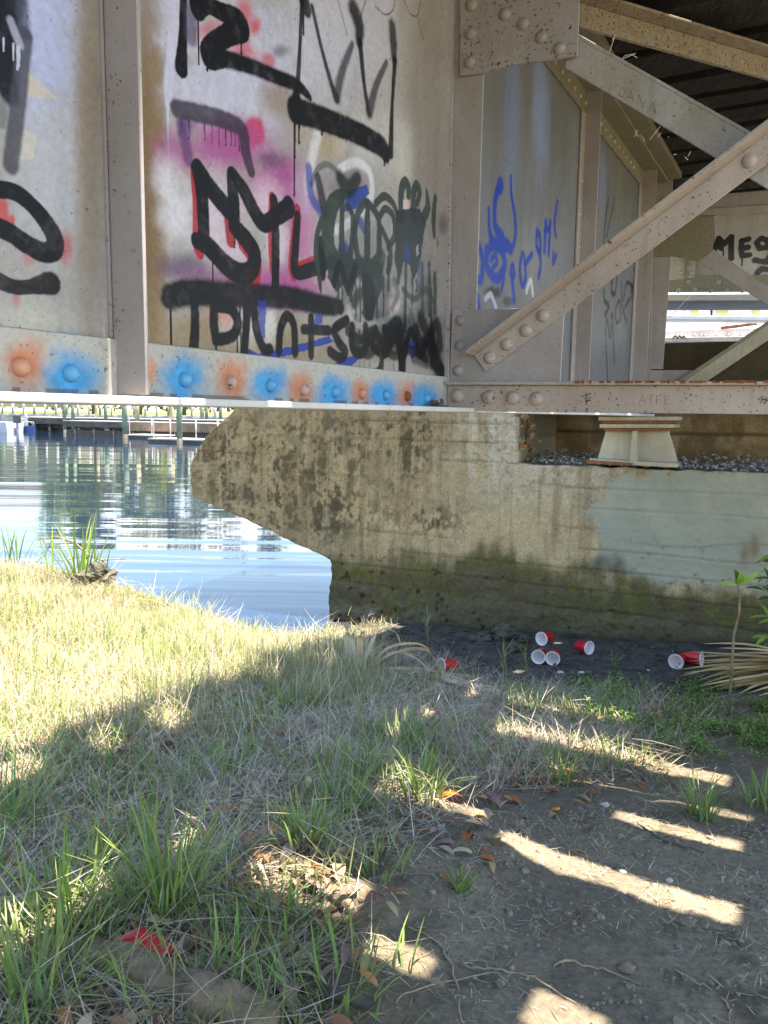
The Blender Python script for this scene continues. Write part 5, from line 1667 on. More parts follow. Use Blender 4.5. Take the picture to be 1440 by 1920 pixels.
tag(wd, 'belt of olive green woods behind the far bank', 'woods', kind='stuff')
# ================================================================== CUPS
M_RED = NT('red plastic'); M_RED.color((0.55, 0.012, 0.022)); M_RED.rough(0.32); M_RED = M_RED.m
M_WHT = plain_mat('white plastic lining', (0.80, 0.74, 0.73), 0.4, 0.03, 20)


def lathe(m, prof, C, ax, seg=28, squash=None):
    ax = unit(ax); a = np.cross(ax, ZUP); a = unit(a) if np.linalg.norm(a) > .05 else np.array([1.0, 0, 0]); b = np.cross(ax, a)
    vs = []; fs = []
    for i, (h, r) in enumerate(prof):
        for k in range(seg):
            q = 2 * math.pi * k / seg
            p_ = C + ax * h + r * (math.cos(q) * a + math.sin(q) * b)
            if squash: p_ = squash(p_, h, q)
            vs.append(p_)
    for i in range(len(prof) - 1):
        for k in range(seg):
            k2 = (k + 1) % seg
            fs.append((i * seg + k, i * seg + k2, (i + 1) * seg + k2, (i + 1) * seg + k))
    return m.add(vs, fs)


CH, RB, RT = 0.118, 0.0305, 0.0465


def cup(C, ax, label, squash=None, group='red plastic cups littering the bank'):
    """C centre of the cup's base disc, ax towards the mouth"""
    t = thing('plastic_cup', label, 'cup', C + unit(ax) * CH / 2, group)
    m = MB()
    pr = [(0.004, 0.0002), (0.004, RB - .004), (0, RB - .002), (.002, RB)]
    for h in (.02, .022, .05, .052, .08, .082, CH - .008):
        pr.append((h, RB + (RT - RB) * h / CH + (.0012 if h in (.022, .052, .082) else 0)))
    lathe(m, pr, C, ax, 28, squash); m.build('cup_wall', M_RED, t, True)
    if squash: return t
    m = MB(); lathe(m, [(CH - .008, RT - .0012), (CH - .008, RT + .0015), (CH - .004, RT + .0028), (CH, RT + .0015), (CH - .001, RT - .002), (CH * .7, RB + (RT - RB) * .7 - .002), (.008, RB - .003), (.007, .0002)], C, ax, 28, squash)
    m.build('lining', M_WHT, t, True)
    return t


def cup_at(px, py, ax, label, lift=0.0, **k):
    """mouth centre at that pixel, lying on the ground"""
    ax = unit(ax)
    P = ground_at(px, py + 14)
    r = ray(px, py); t = (P[1] - CAM[1]) / r[1]
    Mq = CAM + r * t
    g = terrain(np.array([Mq[0]]), np.array([Mq[1]]))[0]
    Mq[2] = max(g + RT * math.sqrt(max(0, 1 - ax[2] ** 2)) + lift, Mq[2] if lift else 0)
    return cup(Mq - ax * CH, ax, label, **k)


cA = cup_at(1009, 1231, (-.42, -.90, -.02), 'fallen red cup lying at the lower left of the stacked three')
cB = cup_at(1036, 1234, (-.35, -.93, -.04), 'fallen red cup lying at the lower right of the stacked three')
cup_at(1014, 1212, (-.72, -.68, .03), 'red cup resting on top of two other fallen cups', lift=0.062)
cup_at(1106, 1213, (.55, -.80, .06), 'single red cup with its mouth turned right, near the wall')
cup_at(1267, 1239, (-.62, -.76, .02), 'red cup with its mouth turned left at the palm frond tip')
cup_at(1317, 1235, (.80, -.58, .05), 'red cup behind the palm frond with its mouth turned right')
cup_at(826, 1248, (-.86, -.45, .05), 'red cup half hidden behind dry strap leaves')
_gc = ground_at(262, 1830)
_wob = rng.uniform(-.012, .012, 40)


def crush(p_, h, q):
    k = math.sin(3 * q + h * 40) * .007 + math.sin(5 * q - h * 70) * .004
    z = p_[2] - _gc[2]
    return np.array([p_[0] + k, p_[1] + k * .6, _gc[2] - .008 + max(0, z) * .62 + .005 * math.sin(q * 2 + h * 60)])


cup(_gc + np.array([0.05, 0.03, .04]), np.array([-.9, .35, .10]), 'crushed red cup lying in the grass behind the log', crush)

# ================================================================== LOGS, ROOTS, ROCKS
M_LOG = NT('weathered log'); _n = M_LOG.noise(9, 6, .75, (1, 1, 1)); _m = M_LOG.noise(40, 4)
M_LOG.color(M_LOG.mix(M_LOG.ramp(_n, .35, .65), (.10, .07, .042), (.32, .24, .15))); M_LOG.rough(.9); M_LOG.bump(M_LOG.math('ADD', _n, _m), .9, .02); M_LOG = M_LOG.m
M_TWIG = plain_mat('dry twig', (.30, .24, .155), .85, .35, 30, .3)
M_TWIGD = plain_mat('dark twig', (.10, .08, .06), .85, .4, 30, .3)
M_STRAWS = plain_mat('pale straw stem', (.52, .43, .26), .75, .25, 30)
M_ROCK = NT('rubble rock'); _n = M_ROCK.noise(12, 6, .7); M_ROCK.color(M_ROCK.mix(M_ROCK.ramp(_n, .35, .65), (.035, .033, .02), (.13, .12, .08))); M_ROCK.rough(.95); M_ROCK.bump(_n, .9, .03); M_ROCK = M_ROCK.m


def limb(name, label, cat, px, rs, mat, lift=0.0, seg=10, group=None, sub=4, jit=.0):
    P = [ground_at(*q) + ZUP * (lift if np.isscalar(lift) else lift[i]) for i, q in enumerate(px)]
    Q = []; R = []
    for i in range(len(P) - 1):
        p0, p1, p2_, p3_ = P[max(i - 1, 0)], P[i], P[i + 1], P[min(i + 2, len(P) - 1)]
        for t in np.linspace(0, 1, sub + 1)[:-1]:
            Q.append(.5 * ((2 * p1) + (-p0 + p2_) * t + (2 * p0 - 5 * p1 + 4 * p2_ - p3_) * t * t + (-p0 + 3 * p1 - 3 * p2_ + p3_) * t ** 3) + rng.standard_normal(3) * jit)
            R.append((rs[i] * (1 - t) + rs[i + 1] * t) * random.uniform(.9, 1.1))
    Q.append(P[-1]); R.append(rs[-1])
    o = MB().tube(Q, R, seg).build(name, mat, None, True, origin=Q[len(Q) // 2])
    return tag(o, label, cat, group)


limb('fallen_log', 'long weathered log half sunk in grass at the lower left, below the crushed cup', 'log', [(55, 1780), (140, 1806), (240, 1830), (330, 1868), (430, 1905), (520, 1945)], [.012, .030, .038, .040, .042, .040], M_LOG, .026, 14, None, 6, .003)
limb('exposed_root', 'straw covered root humping out of the ground right of the tall grass tuft', 'root', [(455, 1632), (505, 1612), (560, 1622), (612, 1660), (668, 1708)], [.012, .026, .028, .024, .010], M_LOG, -.004, 12, None, 6, .003)
limb('plank_scrap', 'dark rotten stick lying in the grass at the lower edge', 'stick', [(565, 1858), (640, 1872), (720, 1900)], [.012, .015, .012], M_TWIGD, .008, 8)
TW = [([(870, 1812), (930, 1823), (985, 1832), (1080, 1884)], .0035, 'long pale twig bent in the middle on the bare dirt'), ([(1037, 1812), (1060, 1806), (1130, 1820), (1200, 1848)], .0038, 'pale twig hooked at its left end on the bare dirt'),
      ([(1266, 1822), (1330, 1855), (1367, 1890), (1367, 1918)], .0032, 'thin pale twig curving down at the lower right on the dirt'), ([(740, 1880), (820, 1845), (940, 1828)], .003, 'thin pale twig crossing under the bent one on the dirt'),
      ([(760, 1740), (815, 1765), (848, 1815), (866, 1920)], .0035, 'long curved twig reaching the lower edge left of the dirt'), ([(1195, 1545), (1250, 1580), (1320, 1600)], .005, 'dark stick in the shade between the two long sun stripes'),
      ([(985, 1568), (1010, 1545), (1080, 1600), (1130, 1620)], .0025, 'thin dry stem leaning across the long sun stripe'), ([(1075, 1690), (1090, 1720), (1040, 1740), (1010, 1770)], .003, 'crooked little twig in the middle of the dirt'),
      ([(1120, 1345), (1180, 1322), (1226, 1290)], .006, 'grey stick pointing up on the mud below the cups'), ([(905, 1318), (940, 1296), (965, 1284)], .010, 'short dark broken branch on the mud edge'),
      ([(1260, 1310), (1320, 1311), (1380, 1304), (1445, 1290)], .011, 'long smooth grey branch under the dead palm frond'), ([(1310, 1330), (1360, 1318), (1390, 1305)], .012, 'second grey branch lying below the long smooth one'),
      ([(1215, 1300), (1232, 1289), (1242, 1282)], .011, 'short bleached stick end right of the yellow leaf')]
for px, r, lab in TW:
    limb('twig', lab, 'twig', px, [r * .5] + [r * .68] * (len(px) - 2) + [r * .35], M_TWIG if 'pale' in lab or 'thin' in lab or 'bleached' in lab or 'curved' in lab else M_TWIGD if 'dark' in lab else M_LOG, .004, 6, 'twigs lying on the ground', 6, .0028)


def rock(C, r, label, mat=M_ROCK, name='rock', sq=.7, group=None, cat='rock'):
    n = 14; vs = []; fs = []
    for i in range(n + 1):
        for k in range(20):
            a = math.pi * i / n; q = 2 * math.pi * k / 20
            d_ = np.array([math.sin(a) * math.cos(q), math.sin(a) * math.sin(q), math.cos(a)])
            f = .62 + .75 * (vnoise(d_[0] * 2 + C[0] * 9 + 5, d_[1] * 2 + d_[2] * 1.7 + 5, 2) ) + .5 * (vnoise(d_[0] * 4 + C[0] * 19 + 9, d_[1] * 4 + d_[2] * 3.4 + 9, 3) - .5) + .2 * (vnoise(d_[0] * 9 + C[0] * 7 + 9, d_[1] * 9 + d_[2] * 8 + 9, 4) - .5)
            vs.append(C + d_ * r * f * np.array([1.15, 1, sq]))
    for i in range(n):
        for k in range(20):
            fs.append((i * 20 + k, (i + 1) * 20 + k, (i + 1) * 20 + (k + 1) % 20, i * 20 + (k + 1) % 20))
    o = MB().add(vs, fs).build(name, mat, None, r < .03, origin=C)
    return tag(o, label, cat, group)


for x, y, r, lab in ((905, 1196, .075, 'mossy rubble rock at the wall foot, left in the heap'), (945, 1190, .095, 'largest rubble rock at the foot of the concrete wall'), (968, 1215, .06, 'flat rubble rock left of the stacked cups'), (900, 1232, .05, 'low dark rock on the mud below the rubble heap'), (985, 1196, .05, 'small rubble rock beside the stacked cups'), (838, 1160, .06, 'rough rock bulging from the wall foot at the left'), (885, 1262, .055, 'mossy round rock behind the grass edge'),
                        (1175, 1815, .017, 'round brown stone on the bare dirt'), (1290, 1728, .016, 'small flat stone at the right on the dirt'), (1185, 1680, .013, 'small grey stone below the long sun stripe'), (1382, 1630, .016, 'stone at the right edge by the sun stripe')):
    P = ground_at(x, y + (6 if r > .03 else 3))
    rock(P + ZUP * r * .25, r, lab, M_ROCK if r > .03 else plain_mat('stone', (.20, .155, .11), .9, .3, 60, .4), 'rock' if r > .03 else 'stone', .7, None, 'rock' if r > .03 else 'stone')
P = ground_at(228, 1102); rock(P + ZUP * .10, .17, 'dark mossy stump like rock at the water edge by the reeds', M_ROCK, 'rock', .75)
P = ground_at(180, 1098); rock(P + ZUP * .06, .14, 'low dark rock behind the reeds at the water edge', M_ROCK, 'rock', .7)

# ================================================================== PLANTS
M_GRASS = leaf_attr('grass blades', .35, .5)
M_DRY = leaf_attr('dry blades', .25, .6)
M_LEAF = leaf_attr('green leaves', .4, .4)


def blades(P, h, w, az, lean, bend, col, col2=None):
    """tapered curved strips, one per root point: returns verts, faces, colours"""
    n = len(P); T = np.array([0, .3, .62, .85, 1.0]); Wd = np.array([.75, 1, .8, .45, .04])
    dx = np.stack([np.cos(az), np.sin(az), np.zeros(n)], 1); sx = np.stack([-np.sin(az), np.cos(az), np.zeros(n)], 1)
    V = np.zeros((n, 5, 2, 3))
    for i, t in enumerate(T):
        th = lean + bend * t
        off = np.clip(np.sin(lean + bend * t * .6), -1, 1) * t * h
        up = np.maximum(np.cos(lean + bend * t * .6), -.2) * t * h
        c = P + dx * off[:, None] + ZUP * up[:, None]
        V[:, i, 0] = c - sx * (w * Wd[i] / 2)[:, None]; V[:, i, 1] = c + sx * (w * Wd[i] / 2)[:, None]
    idx = np.arange(n)[:, None] * 10
    F = np.concatenate([np.stack([idx[:, 0] + 2 * i, idx[:, 0] + 2 * i + 1, idx[:, 0] + 2 * i + 3, idx[:, 0] + 2 * i + 2], 1) for i in range(4)])
    k = np.linspace(.0, 1, 5)[None, :, None, None]
    c2 = col if col2 is None else col2
    C = (col[:, None, None, :] * (1 - k) + c2[:, None, None, :] * k) * np.ones((1, 1, 2, 1))
    return V.reshape(-1, 3), F, C.reshape(-1, 3)


def palette(n, cols, w=None):
    cols = np.array(cols); k = rng.choice(len(cols), n, p=w)
    return cols[k] * rng.uniform(.75, 1.3, (n, 1)) * rng.uniform(.92, 1.08, (n, 3))


GRE = [(.18, .28, .06), (.13, .235, .045), (.25, .32, .09), (.16, .27, .11)]
YEL = [(.30, .30, .075), (.24, .27, .06), (.36, .33, .12)]
STR = [(.50, .43, .29), (.42, .34, .21), (.66, .60, .45), (.33, .25, .165), (.50, .45, .36)]


def scatter(n, dens):
    """random ground points where DENS(photo x, y) allows; nearer ones are no denser per metre than far ones"""
    out = []
    got = 0
    while got < n:
        m_ = 60000
        x = rng.uniform(-4.6, 2.9, m_); y = rng.uniform(.75, 9.6, m_)
        z = terrain(x, y, False); P = np.stack([x, y, z], 1)
        u, v, d_ = proj(P)
        ok = (d_ > .3) & (u > -120) & (u < 1560) & (v < 2010) & (shore_dist(x, y) > .0)
        pr = np.where(ok, dens(u, v, x, y), 0)
        s = rng.random(m_) < pr
        P = P[s]
        if len(P) == 0: break
        out.append(P); got += len(P)
    P = np.concatenate(out)[:n]
    P[:, 2] = terrain(P[:, 0], P[:, 1])
    return P


def edge(u, v):
    """how far left / far back of the bare dirt a pixel lies (photo px), + is grass"""
    xe = np.interp(v, [1180, 1260, 1330, 1430, 1520, 1620, 1750, 1960], [660, 820, 1300, 1250, 820, 720, 640, 560])
    return xe - u


def d_bank(u, v, x, y):     # sunlit dense bank
    return sstep(1450, 1280, v + 0.16 * (u - 300)) * sstep(760, 610, u) * (0.18 + .82 * sstep(.38, .6, fbm(x * 2.6, y * 2.6, 4, 1)))


def d_mid(u, v, x, y):
    cl = sstep(.48, .66, fbm(x * 3.2 + 3, y * 3.2, 4, 5))
    return sstep(-40, 160, edge(u, v)) * sstep(1180, 1260, v) * cl * .6


def d_litter(u, v, x, y):
    return np.clip(sstep(-120, 200, edge(u, v)) * sstep(1200, 1260, v) * (.12 + .88 * sstep(.38, .6, fbm(x * 3.4, y * 3.4, 4, 2))) , 0, 1)


def grass(name, P, h, w, cols, tips, lean, bend, mat, label, cw=None, cat='grass'):
    n = len(P)
    c = palette(n, cols, cw); c2 = c * .6 + palette(n, tips) * .4
    V, F, C = blades(P, h, w, rng.uniform(0, 6.283, n), lean, bend, c, c2)
    o = fast_mesh(name, V, [F], mat, None, C, True, origin=P.mean(0))
    return tag(o, label, cat, kind='stuff')


n = 24000
P = scatter(n, d_bank)
fr = .45 + .55 * sstep(.1, .9, shore_dist(P[:, 0], P[:, 1]))
fr = fr * (.55 + .9 * fbm(P[:, 0] * 4, P[:, 1] * 4, 3, 5))
grass('bank_grass', P, fr * rng.uniform(.06, .21, n), rng.uniform(.0024, .0052, n), GRE + YEL, YEL + STR, rng.uniform(.0, .9, n), rng.uniform(-.2, 1.3, n), M_GRASS, 'yellow green grass growing on the sunny bank')
n = 31000
P = scatter(n, d_bank)
fr = (.45 + .55 * sstep(.1, .9, shore_dist(P[:, 0], P[:, 1]))) * (.5 + 1.0 * fbm(P[:, 0] * 4 + 9, P[:, 1] * 4, 3, 5))
grass('dry_bank_grass', P, fr * rng.uniform(.05, .24, n), rng.uniform(.0016, .0036, n), STR + [(.5, .44, .3), (.42, .30, .17)], STR, rng.uniform(.2, 1.5, n), rng.uniform(-.8, 1.0, n), M_DRY, 'bleached straw coloured grass on the sunny bank')
n = 4800
P = scatter(n, d_mid)
grass('shaded_grass', P, rng.uniform(.05, .15, n), rng.uniform(.003, .006, n), GRE, GRE + YEL, rng.uniform(.0, .6, n), rng.uniform(.2, 1.0, n), M_GRASS, 'green grass scattered through the shaded straw')
n = 52000
P = scatter(n, d_litter); P[:, 2] += rng.uniform(0, .012, n)
grass('straw_litter', P, rng.uniform(.03, .12, n) * (1 + 1.2 * (rng.random(n) > .7)), rng.uniform(.0014, .0034, n), STR + [(.26, .21, .15), (.50, .46, .38), (.20, .155, .10), (.26, .20, .14), (.30, .24, .18)], STR, rng.uniform(1.15, 1.6, n), rng.uniform(-.35, .25, n), M_DRY, 'matted dry straw lying over the ground', cat='straw')
n = 3000
P = scatter(n, lambda u, v, x, y: sstep(20, -60, edge(u, v)) * sstep(1400, 1460, v) * sstep(.4, .7, fbm(x * 5, y * 5, 4, 4)))
grass('dirt_straw', P, rng.uniform(.012, .05, n), rng.uniform(.0012, .0022, n), STR + [(.2, .15, .1)], STR, rng.uniform(1.2, 1.6, n), rng.uniform(-.3, .2, n), M_DRY, 'thin bits of straw sprinkled on the bare dirt', cat='straw')
n = 10000
P = scatter(n, lambda u, v, x, y: sstep(-150, 250, edge(u, v)) * sstep(1260, 1330, v) * .6)
grass('standing_straw', P, rng.uniform(.06, .16, n), rng.uniform(.0016, .003, n), STR, STR, rng.uniform(.5, 1.3, n), rng.uniform(-.2, 1.0, n), M_DRY, 'wiry dry stems standing among the green grass', cat='straw')

n = 3800
P = scatter(n, lambda u, v, x, y: np.clip(d_bank(u, v, x, y) + .35 * sstep(-20, 200, edge(u, v)) * sstep(1250, 1320, v), 0, 1)); P[:, 2] += rng.uniform(.01, .10, n)
grass('loose_straw', P, rng.uniform(.10, .32, n), rng.uniform(.0014, .0028, n), STR + [(.70, .63, .45), (.66, .58, .38)], STR, rng.uniform(1.0, 1.75, n), rng.uniform(-.5, .6, n), M_DRY, 'long loose straw stems tangled across the grass', cat='straw')


def tuft(px, py, nb, h, spread, label, cols=GRE, tips=YEL, lean=(.05, .55), bend=(.1, .9), w=(.004, .0075), mat=None, name='grass_tuft', group='grass tufts on the shaded bank', cat='grass tuft'):
    B = ground_at(px, py)
    nb = int(nb * .8); h = h * 1.12; P = B + np.concatenate([rng.standard_normal((nb, 2)) * spread, np.zeros((nb, 1))], 1)
    P[:, 2] = terrain(P[:, 0], P[:, 1]) - .004
    az = np.arctan2(P[:, 1] - B[1], P[:, 0] - B[0]) + rng.uniform(-.9, .9, nb)
    c = palette(nb, cols)
    V, F, C = blades(P, rng.uniform(.45, 1.0, nb) * h, rng.uniform(*w, nb), az, rng.uniform(*lean, nb), rng.uniform(*bend, nb), c, c * .6 + palette(nb, tips) * .4)
    o = fast_mesh(name, V, [F], mat or M_GRASS, None, C, True, origin=B)
    return tag(o, label, cat, group)


for a in ((320, 1715, 130, .30, .035, 'tallest dark green grass tuft at the left, above the crushed cup'), (575, 1585, 110, .17, .03, 'sunlit green grass tuft just above the humped root'), (640, 1520, 150, .16, .06, 'broad green grass tuft left of the first sun stripe'),
          (790, 1490, 120, .19, .035, 'bright sunlit grass tuft left of the orange leaf'), (1310, 1530, 70, .19, .025, 'lone grass tuft between sun stripes at the right'), (1085, 1340, 60, .13, .03, 'small grass tuft above the weeds in the middle'),
          (745, 1400, 170, .20, .07, 'wide grass tuft in the middle beside the strap leaves'), (20, 1560, 90, .30, .04, 'long bladed grass tuft cut by the left edge'), (120, 1730, 110, .22, .06, 'loose grass tuft at the far left above the log'),
          (430, 1460, 90, .15, .05, 'short grass tuft below the sunlit leaf patch'), (545, 1330, 110, .16, .06, 'pale grass tuft on the shadow edge'), (1055, 1470, 60, .12, .04, 'small tuft above the orange stub'), (690, 1460, 100, .18, .04, 'green tuft next to the broad one'),
          (540, 1760, 90, .14, .06, 'low spreading tuft under the humped root'), (380, 1885, 80, .16, .06, 'grass tuft at the lower edge over the log'), (60, 1900, 110, .26, .05, 'tall tuft in the lower left corner'), (860, 1668, 40, .06, .014, 'tiny green tuft at the edge of the dirt'),
          (1425, 1510, 60, .13, .04, 'tuft at the right edge above the dirt'), (225, 1600, 80, .18, .05, 'thin tuft left of the tallest one'), (640, 1880, 70, .15, .06, 'sparse tuft by the rotten stick'), (930, 1440, 70, .13, .05, 'tuft above the orange leaf in the stripe shade'), (1180, 1440, 50, .1, .05, 'low tuft below the weeds'),
          (700, 1640, 60, .12, .04, 'small tuft right of the humped root')):
    tuft(*a)
for x, y, nb, h, lab in ((300, 1135, 70, .22, 'yellow green tuft on the bank edge right of the stump like rock'), (370, 1165, 80, .24, 'yellow green tuft overhanging the water, middle of the bank edge'), (470, 1200, 80, .22, 'yellow green tuft overhanging the water near the feathery stems'), (590, 1215, 80, .22, 'yellow green tuft by the concrete corner'), (60, 1180, 90, .22, 'sunlit green tuft high on the left bank'), (180, 1240, 70, .18, 'sunlit green tuft above the reddish leaves'),
                          (350, 1255, 80, .2, 'sunlit green tuft in the middle of the bright bank'), (20, 1330, 110, .26, 'sunlit green tuft at the left edge by the shade line'), (480, 1290, 80, .2, 'sunlit tuft next to the shade line, right')):
    tuft(x, y, nb, h, .05, lab, GRE + YEL, YEL + STR, (.05, .8), (.2, 1.2), (.003, .006), None, 'grass_tuft', 'grass tufts on the sunny bank')
tuft(812, 1268, 70, .16, .045, 'dry straw coloured tuft half hiding the leftmost cup', STR, STR, (.1, 1.0), (.1, 1.0), (.003, .006), M_DRY, 'grass_tuft', 'grass tufts on the shaded bank')
tuft(150, 1088, 60, .62, .09, 'tall bright green reed clump at the water edge', [(.13, .24, .03), (.17, .28, .04)], YEL, (.0, .5), (.0, .7), (.009, .018), M_LEAF, 'reed_clump', None, 'reeds')
tuft(25, 1056, 20, .48, .07, 'sparse reeds at the left edge of the bank', [(.13, .24, .03)], YEL, (.0, .4), (.0, .6), (.008, .014), M_LEAF, 'reed_clump', None, 'reeds')
# tall branching grass seed stems against the water
for x, y, h, lab in ((432, 1172, .32, 'feathery grass stem against the water, left of two'), (548, 1192, .36, 'feathery grass stem against the water, right of two'), (800, 1245, .40, 'tall branching grass stem in front of the wall foot'), (950, 1300, .26, 'branching grass stem left of the stacked cups'), (985, 1290, .22, 'leaning grass stem under the stacked cups')):
    B = ground_at(x, y); m = MB()
    top = B + np.array([.03 * random.uniform(-1, 1), 0, h]); m.tube([B, (B + top) / 2 + [.01, 0, 0], top], [.0028, .0022, .001], 5)
    s_ = thing('seed_grass', lab, 'grass stem', B, 'branching grass stems')
    m.build('stalk', plain_mat('green stalk', (.17, .20, .07), .6, .2, 30), s_, True)
    nb = 22; t = rng.uniform(.35, 1, nb)
    Pb = B + (top - B)[None] * t[:, None]
    c = palette(nb, GRE + YEL)
    V, F, C = blades(Pb, rng.uniform(.05, .13, nb), rng.uniform(.0025, .0045, nb), rng.uniform(0, 6.28, nb), rng.uniform(.3, 1.2, nb), rng.uniform(-.2, .4, nb), c)
    fast_mesh('leaf_blades', V, [F], M_LEAF, s_, C)


def strap(path, w, col, name, mat, parent, fold=.25):
    """long leaf along a path of world points, lightly folded, tapering at both ends"""
    P = []
    for i in range(len(path) - 1):
        p0, p1, p2_, p3_ = path[max(i - 1, 0)], path[i], path[i + 1], path[min(i + 2, len(path) - 1)]
        for t in np.linspace(0, 1, 6)[:-1]:
            P.append(.5 * ((2 * p1) + (-p0 + p2_) * t + (2 * p0 - 5 * p1 + 4 * p2_ - p3_) * t * t + (-p0 + 3 * p1 - 3 * p2_ + p3_) * t ** 3))
    P.append(path[-1]); P = np.array(P); n_ = len(P)
    V = []; C = []
    for i in range(n_):
        t = i / (n_ - 1); tg_ = unit(P[min(i + 1, n_ - 1)] - P[max(i - 1, 0)])
        sd2 = np.cross(tg_, ZUP); sd2 = unit(sd2) if np.linalg.norm(sd2) > .1 else np.array([1.0, 0, 0])
        nn = np.cross(sd2, tg_)
        ww = w * (.35 + .65 * math.sin(math.pi * min(1, t * 1.6 + .12)) if t < .35 else 1 - ((t - .35) / .65) ** 1.6) * .5 + .0004
        V += [P[i] - sd2 * ww + nn * ww * fold, P[i], P[i] + sd2 * ww + nn * ww * fold]
        C += [np.array(col) * random.uniform(.85, 1.1)] * 3
    F = []
    for i in range(n_ - 1):
        for k in range(2): F.append((3 * i + k, 3 * i + k + 1, 3 * i + 3 + k + 1, 3 * i + 3 + k))
    return np.array(V), np.array(F), np.array(C)


def pxd(x, y, Y): return at_d(x, y, Y)


# dead strap leaved plant
B = ground_at(735, 1262); sp = thing('withered_plant', 'withered strap leaved plant with bleached arching leaves at the muddy edge', 'plant', B)
YB = B[1]
for path, w in (([(655, 1262, 0), (652, 1200, 0), (648, 1166, 0), (660, 1190, 0), (664, 1225, 0)], .03), ([(668, 1262, 0), (660, 1200, 0), (672, 1180, 0), (690, 1205, 0), (700, 1230, .05)], .022), ([(672, 1262, 0), (676, 1200, 0), (682, 1185, 0), (676, 1225, 0)], .026),
                ([(680, 1258, 0), (700, 1200, 0), (718, 1181, 0), (742, 1187, 0), (752, 1212, .05)], .024), ([(690, 1250, 0), (730, 1216, 0), (775, 1208, 0), (800, 1216, .0), (815, 1240, 0)], .034), ([(700, 1252, 0), (750, 1224, 0), (800, 1222, 0), (830, 1262, 0), (850, 1290, 0)], .045),
                ([(700, 1250, 0), (740, 1226, 0), (775, 1234, 0), (798, 1252, 0), (800, 1270, 0)], .04), ([(640, 1240, 0), (610, 1205, .0), (580, 1188, 0)], .03), ([(700, 1262, 0), (790, 1256, 0), (860, 1280, 0), (925, 1300, 0)], .04),
                ([(720, 1266, 0), (800, 1270, 0), (880, 1295, 0), (960, 1312, 0)], .05), ([(760, 1268, 0), (850, 1284, 0), (960, 1302, 0), (1050, 1316, 0)], .035), ([(820, 1280, 0), (910, 1300, 0), (990, 1318, 0), (1060, 1345, 0)], .04), ([(640, 1250, 0), (620, 1225, 0), (600, 1235, 0)], .03),
                ([(690, 1266, 0), (770, 1262, 0), (850, 1270, 0), (900, 1276, 0)], .035)):
    pts = [pxd(x, y, YB + dy - .0006 * (y - 1262) * 0) for x, y, dy in path]
    pts = [q if q[2] > terrain(np.array([q[0]]), np.array([q[1]]))[0] + .012 else ground_at(path[i][0], path[i][1]) + ZUP * .018 for i, q in enumerate(pts)]
    V, F, C = strap(pts, w * 1.5, random.choice([(.66, .58, .42), (.74, .68, .55), (.60, .48, .30), (.64, .46, .24)]), 'leaf', M_DRY, sp)
    fast_mesh('leaf', V, [F], M_DRY, sp, C)
# dead palm frond
O = pxd(1570, 1258, 4.35)
fr_ = thing('palm_frond', 'dead tan palm frond fanned out over the mud at the right edge', 'palm frond', O)
MB().tube([O, O + np.array([.5, -.15, .02]), O + np.array([1.0, -.3, -.02])], [.02, .018, .016], 8).build('stalk', M_TWIG, fr_, True)
tips = [(1316, 1207, 5.2), (1290, 1222, 5.15), (1300, 1232, 5.1), (1268, 1256, 5.0), (1282, 1262, 5.0), (1275, 1268, 4.98), (1308, 1276, 4.95), (1318, 1282, 4.95), (1325, 1298, 4.9), (1338, 1300, 4.9), (1356, 1300, 4.88), (1376, 1296, 4.88), (1386, 1312, 4.8), (1402, 1306, 4.8), (1420, 1330, 4.75),
        (1300, 1245, 5.08), (1330, 1268, 4.98), (1350, 1284, 4.92), (1320, 1240, 5.08), (1340, 1250, 5.04), (1360, 1262, 5.0), (1380, 1250, 5.0), (1335, 1288, 4.9), (1300, 1290, 4.92), (1410, 1290, 4.85), (1370, 1225, 5.1), (1312, 1228, 5.12), (1345, 1215, 5.15), (1395, 1296, 4.9), (1430, 1310, 4.8), (1288, 1240, 5.06), (1345, 1305, 4.88), (1365, 1275, 4.95)]
for x, y, Y in tips:
    Tq = pxd(x, y, Y - .55); mid = O * .45 + Tq * .55 + ZUP * random.uniform(.02, .05) + np.array([0, random.uniform(-.05, .05), 0])
    g_ = terrain(np.array([Tq[0]]), np.array([Tq[1]]))[0]
    if Tq[2] < g_ + .01: Tq[2] = g_ + .01
    V, F, C = strap([O + rng.standard_normal(3) * .012, mid, Tq], .046, random.choice([(.72, .54, .27), (.62, .46, .22), (.80, .64, .36), (.52, .38, .18)]), 'leaflet', M_DRY, fr_, .5)
    fast_mesh('leaflet', V, [F], M_DRY, fr_, C)


def leaf_mesh(C, dr, L, W, up, curl=.15, n=6, cup=0.15):
    dr = unit(dr); sd2 = np.cross(dr, up); sd2 = unit(sd2); nn = np.cross(sd2, dr)
    V = []; F = []
    for i in range(n + 1):
        t = i / n; w = W * math.sin(math.pi * (t * .94 + .03)) ** .8 * .5
        c = C + dr * L * t - nn * curl * L * (t - .4) ** 2 * 2
        V += [c - sd2 * w + nn * cup * w, c, c + sd2 * w + nn * cup * w]
    for i in range(n):
        for k in range(2): F.append((3 * i + k, 3 * i + k + 1, 3 * i + 4 + k, 3 * i + 3 + k))
    return V, F


def leaves_obj(name, items, mat, parent, label=None):
    V = []; F = []; C = []
    for C0, dr, L, W, up, col in items:
        v, f = leaf_mesh(np.asarray(C0, float), dr, L, W, up, .25)
        o = len(V); V += v; F += [tuple(i + o for i in q) for q in f]; C += [np.array(col)] * len(v)
    return fast_mesh(name, np.array(V), [np.array(F)], mat, parent, np.array(C))


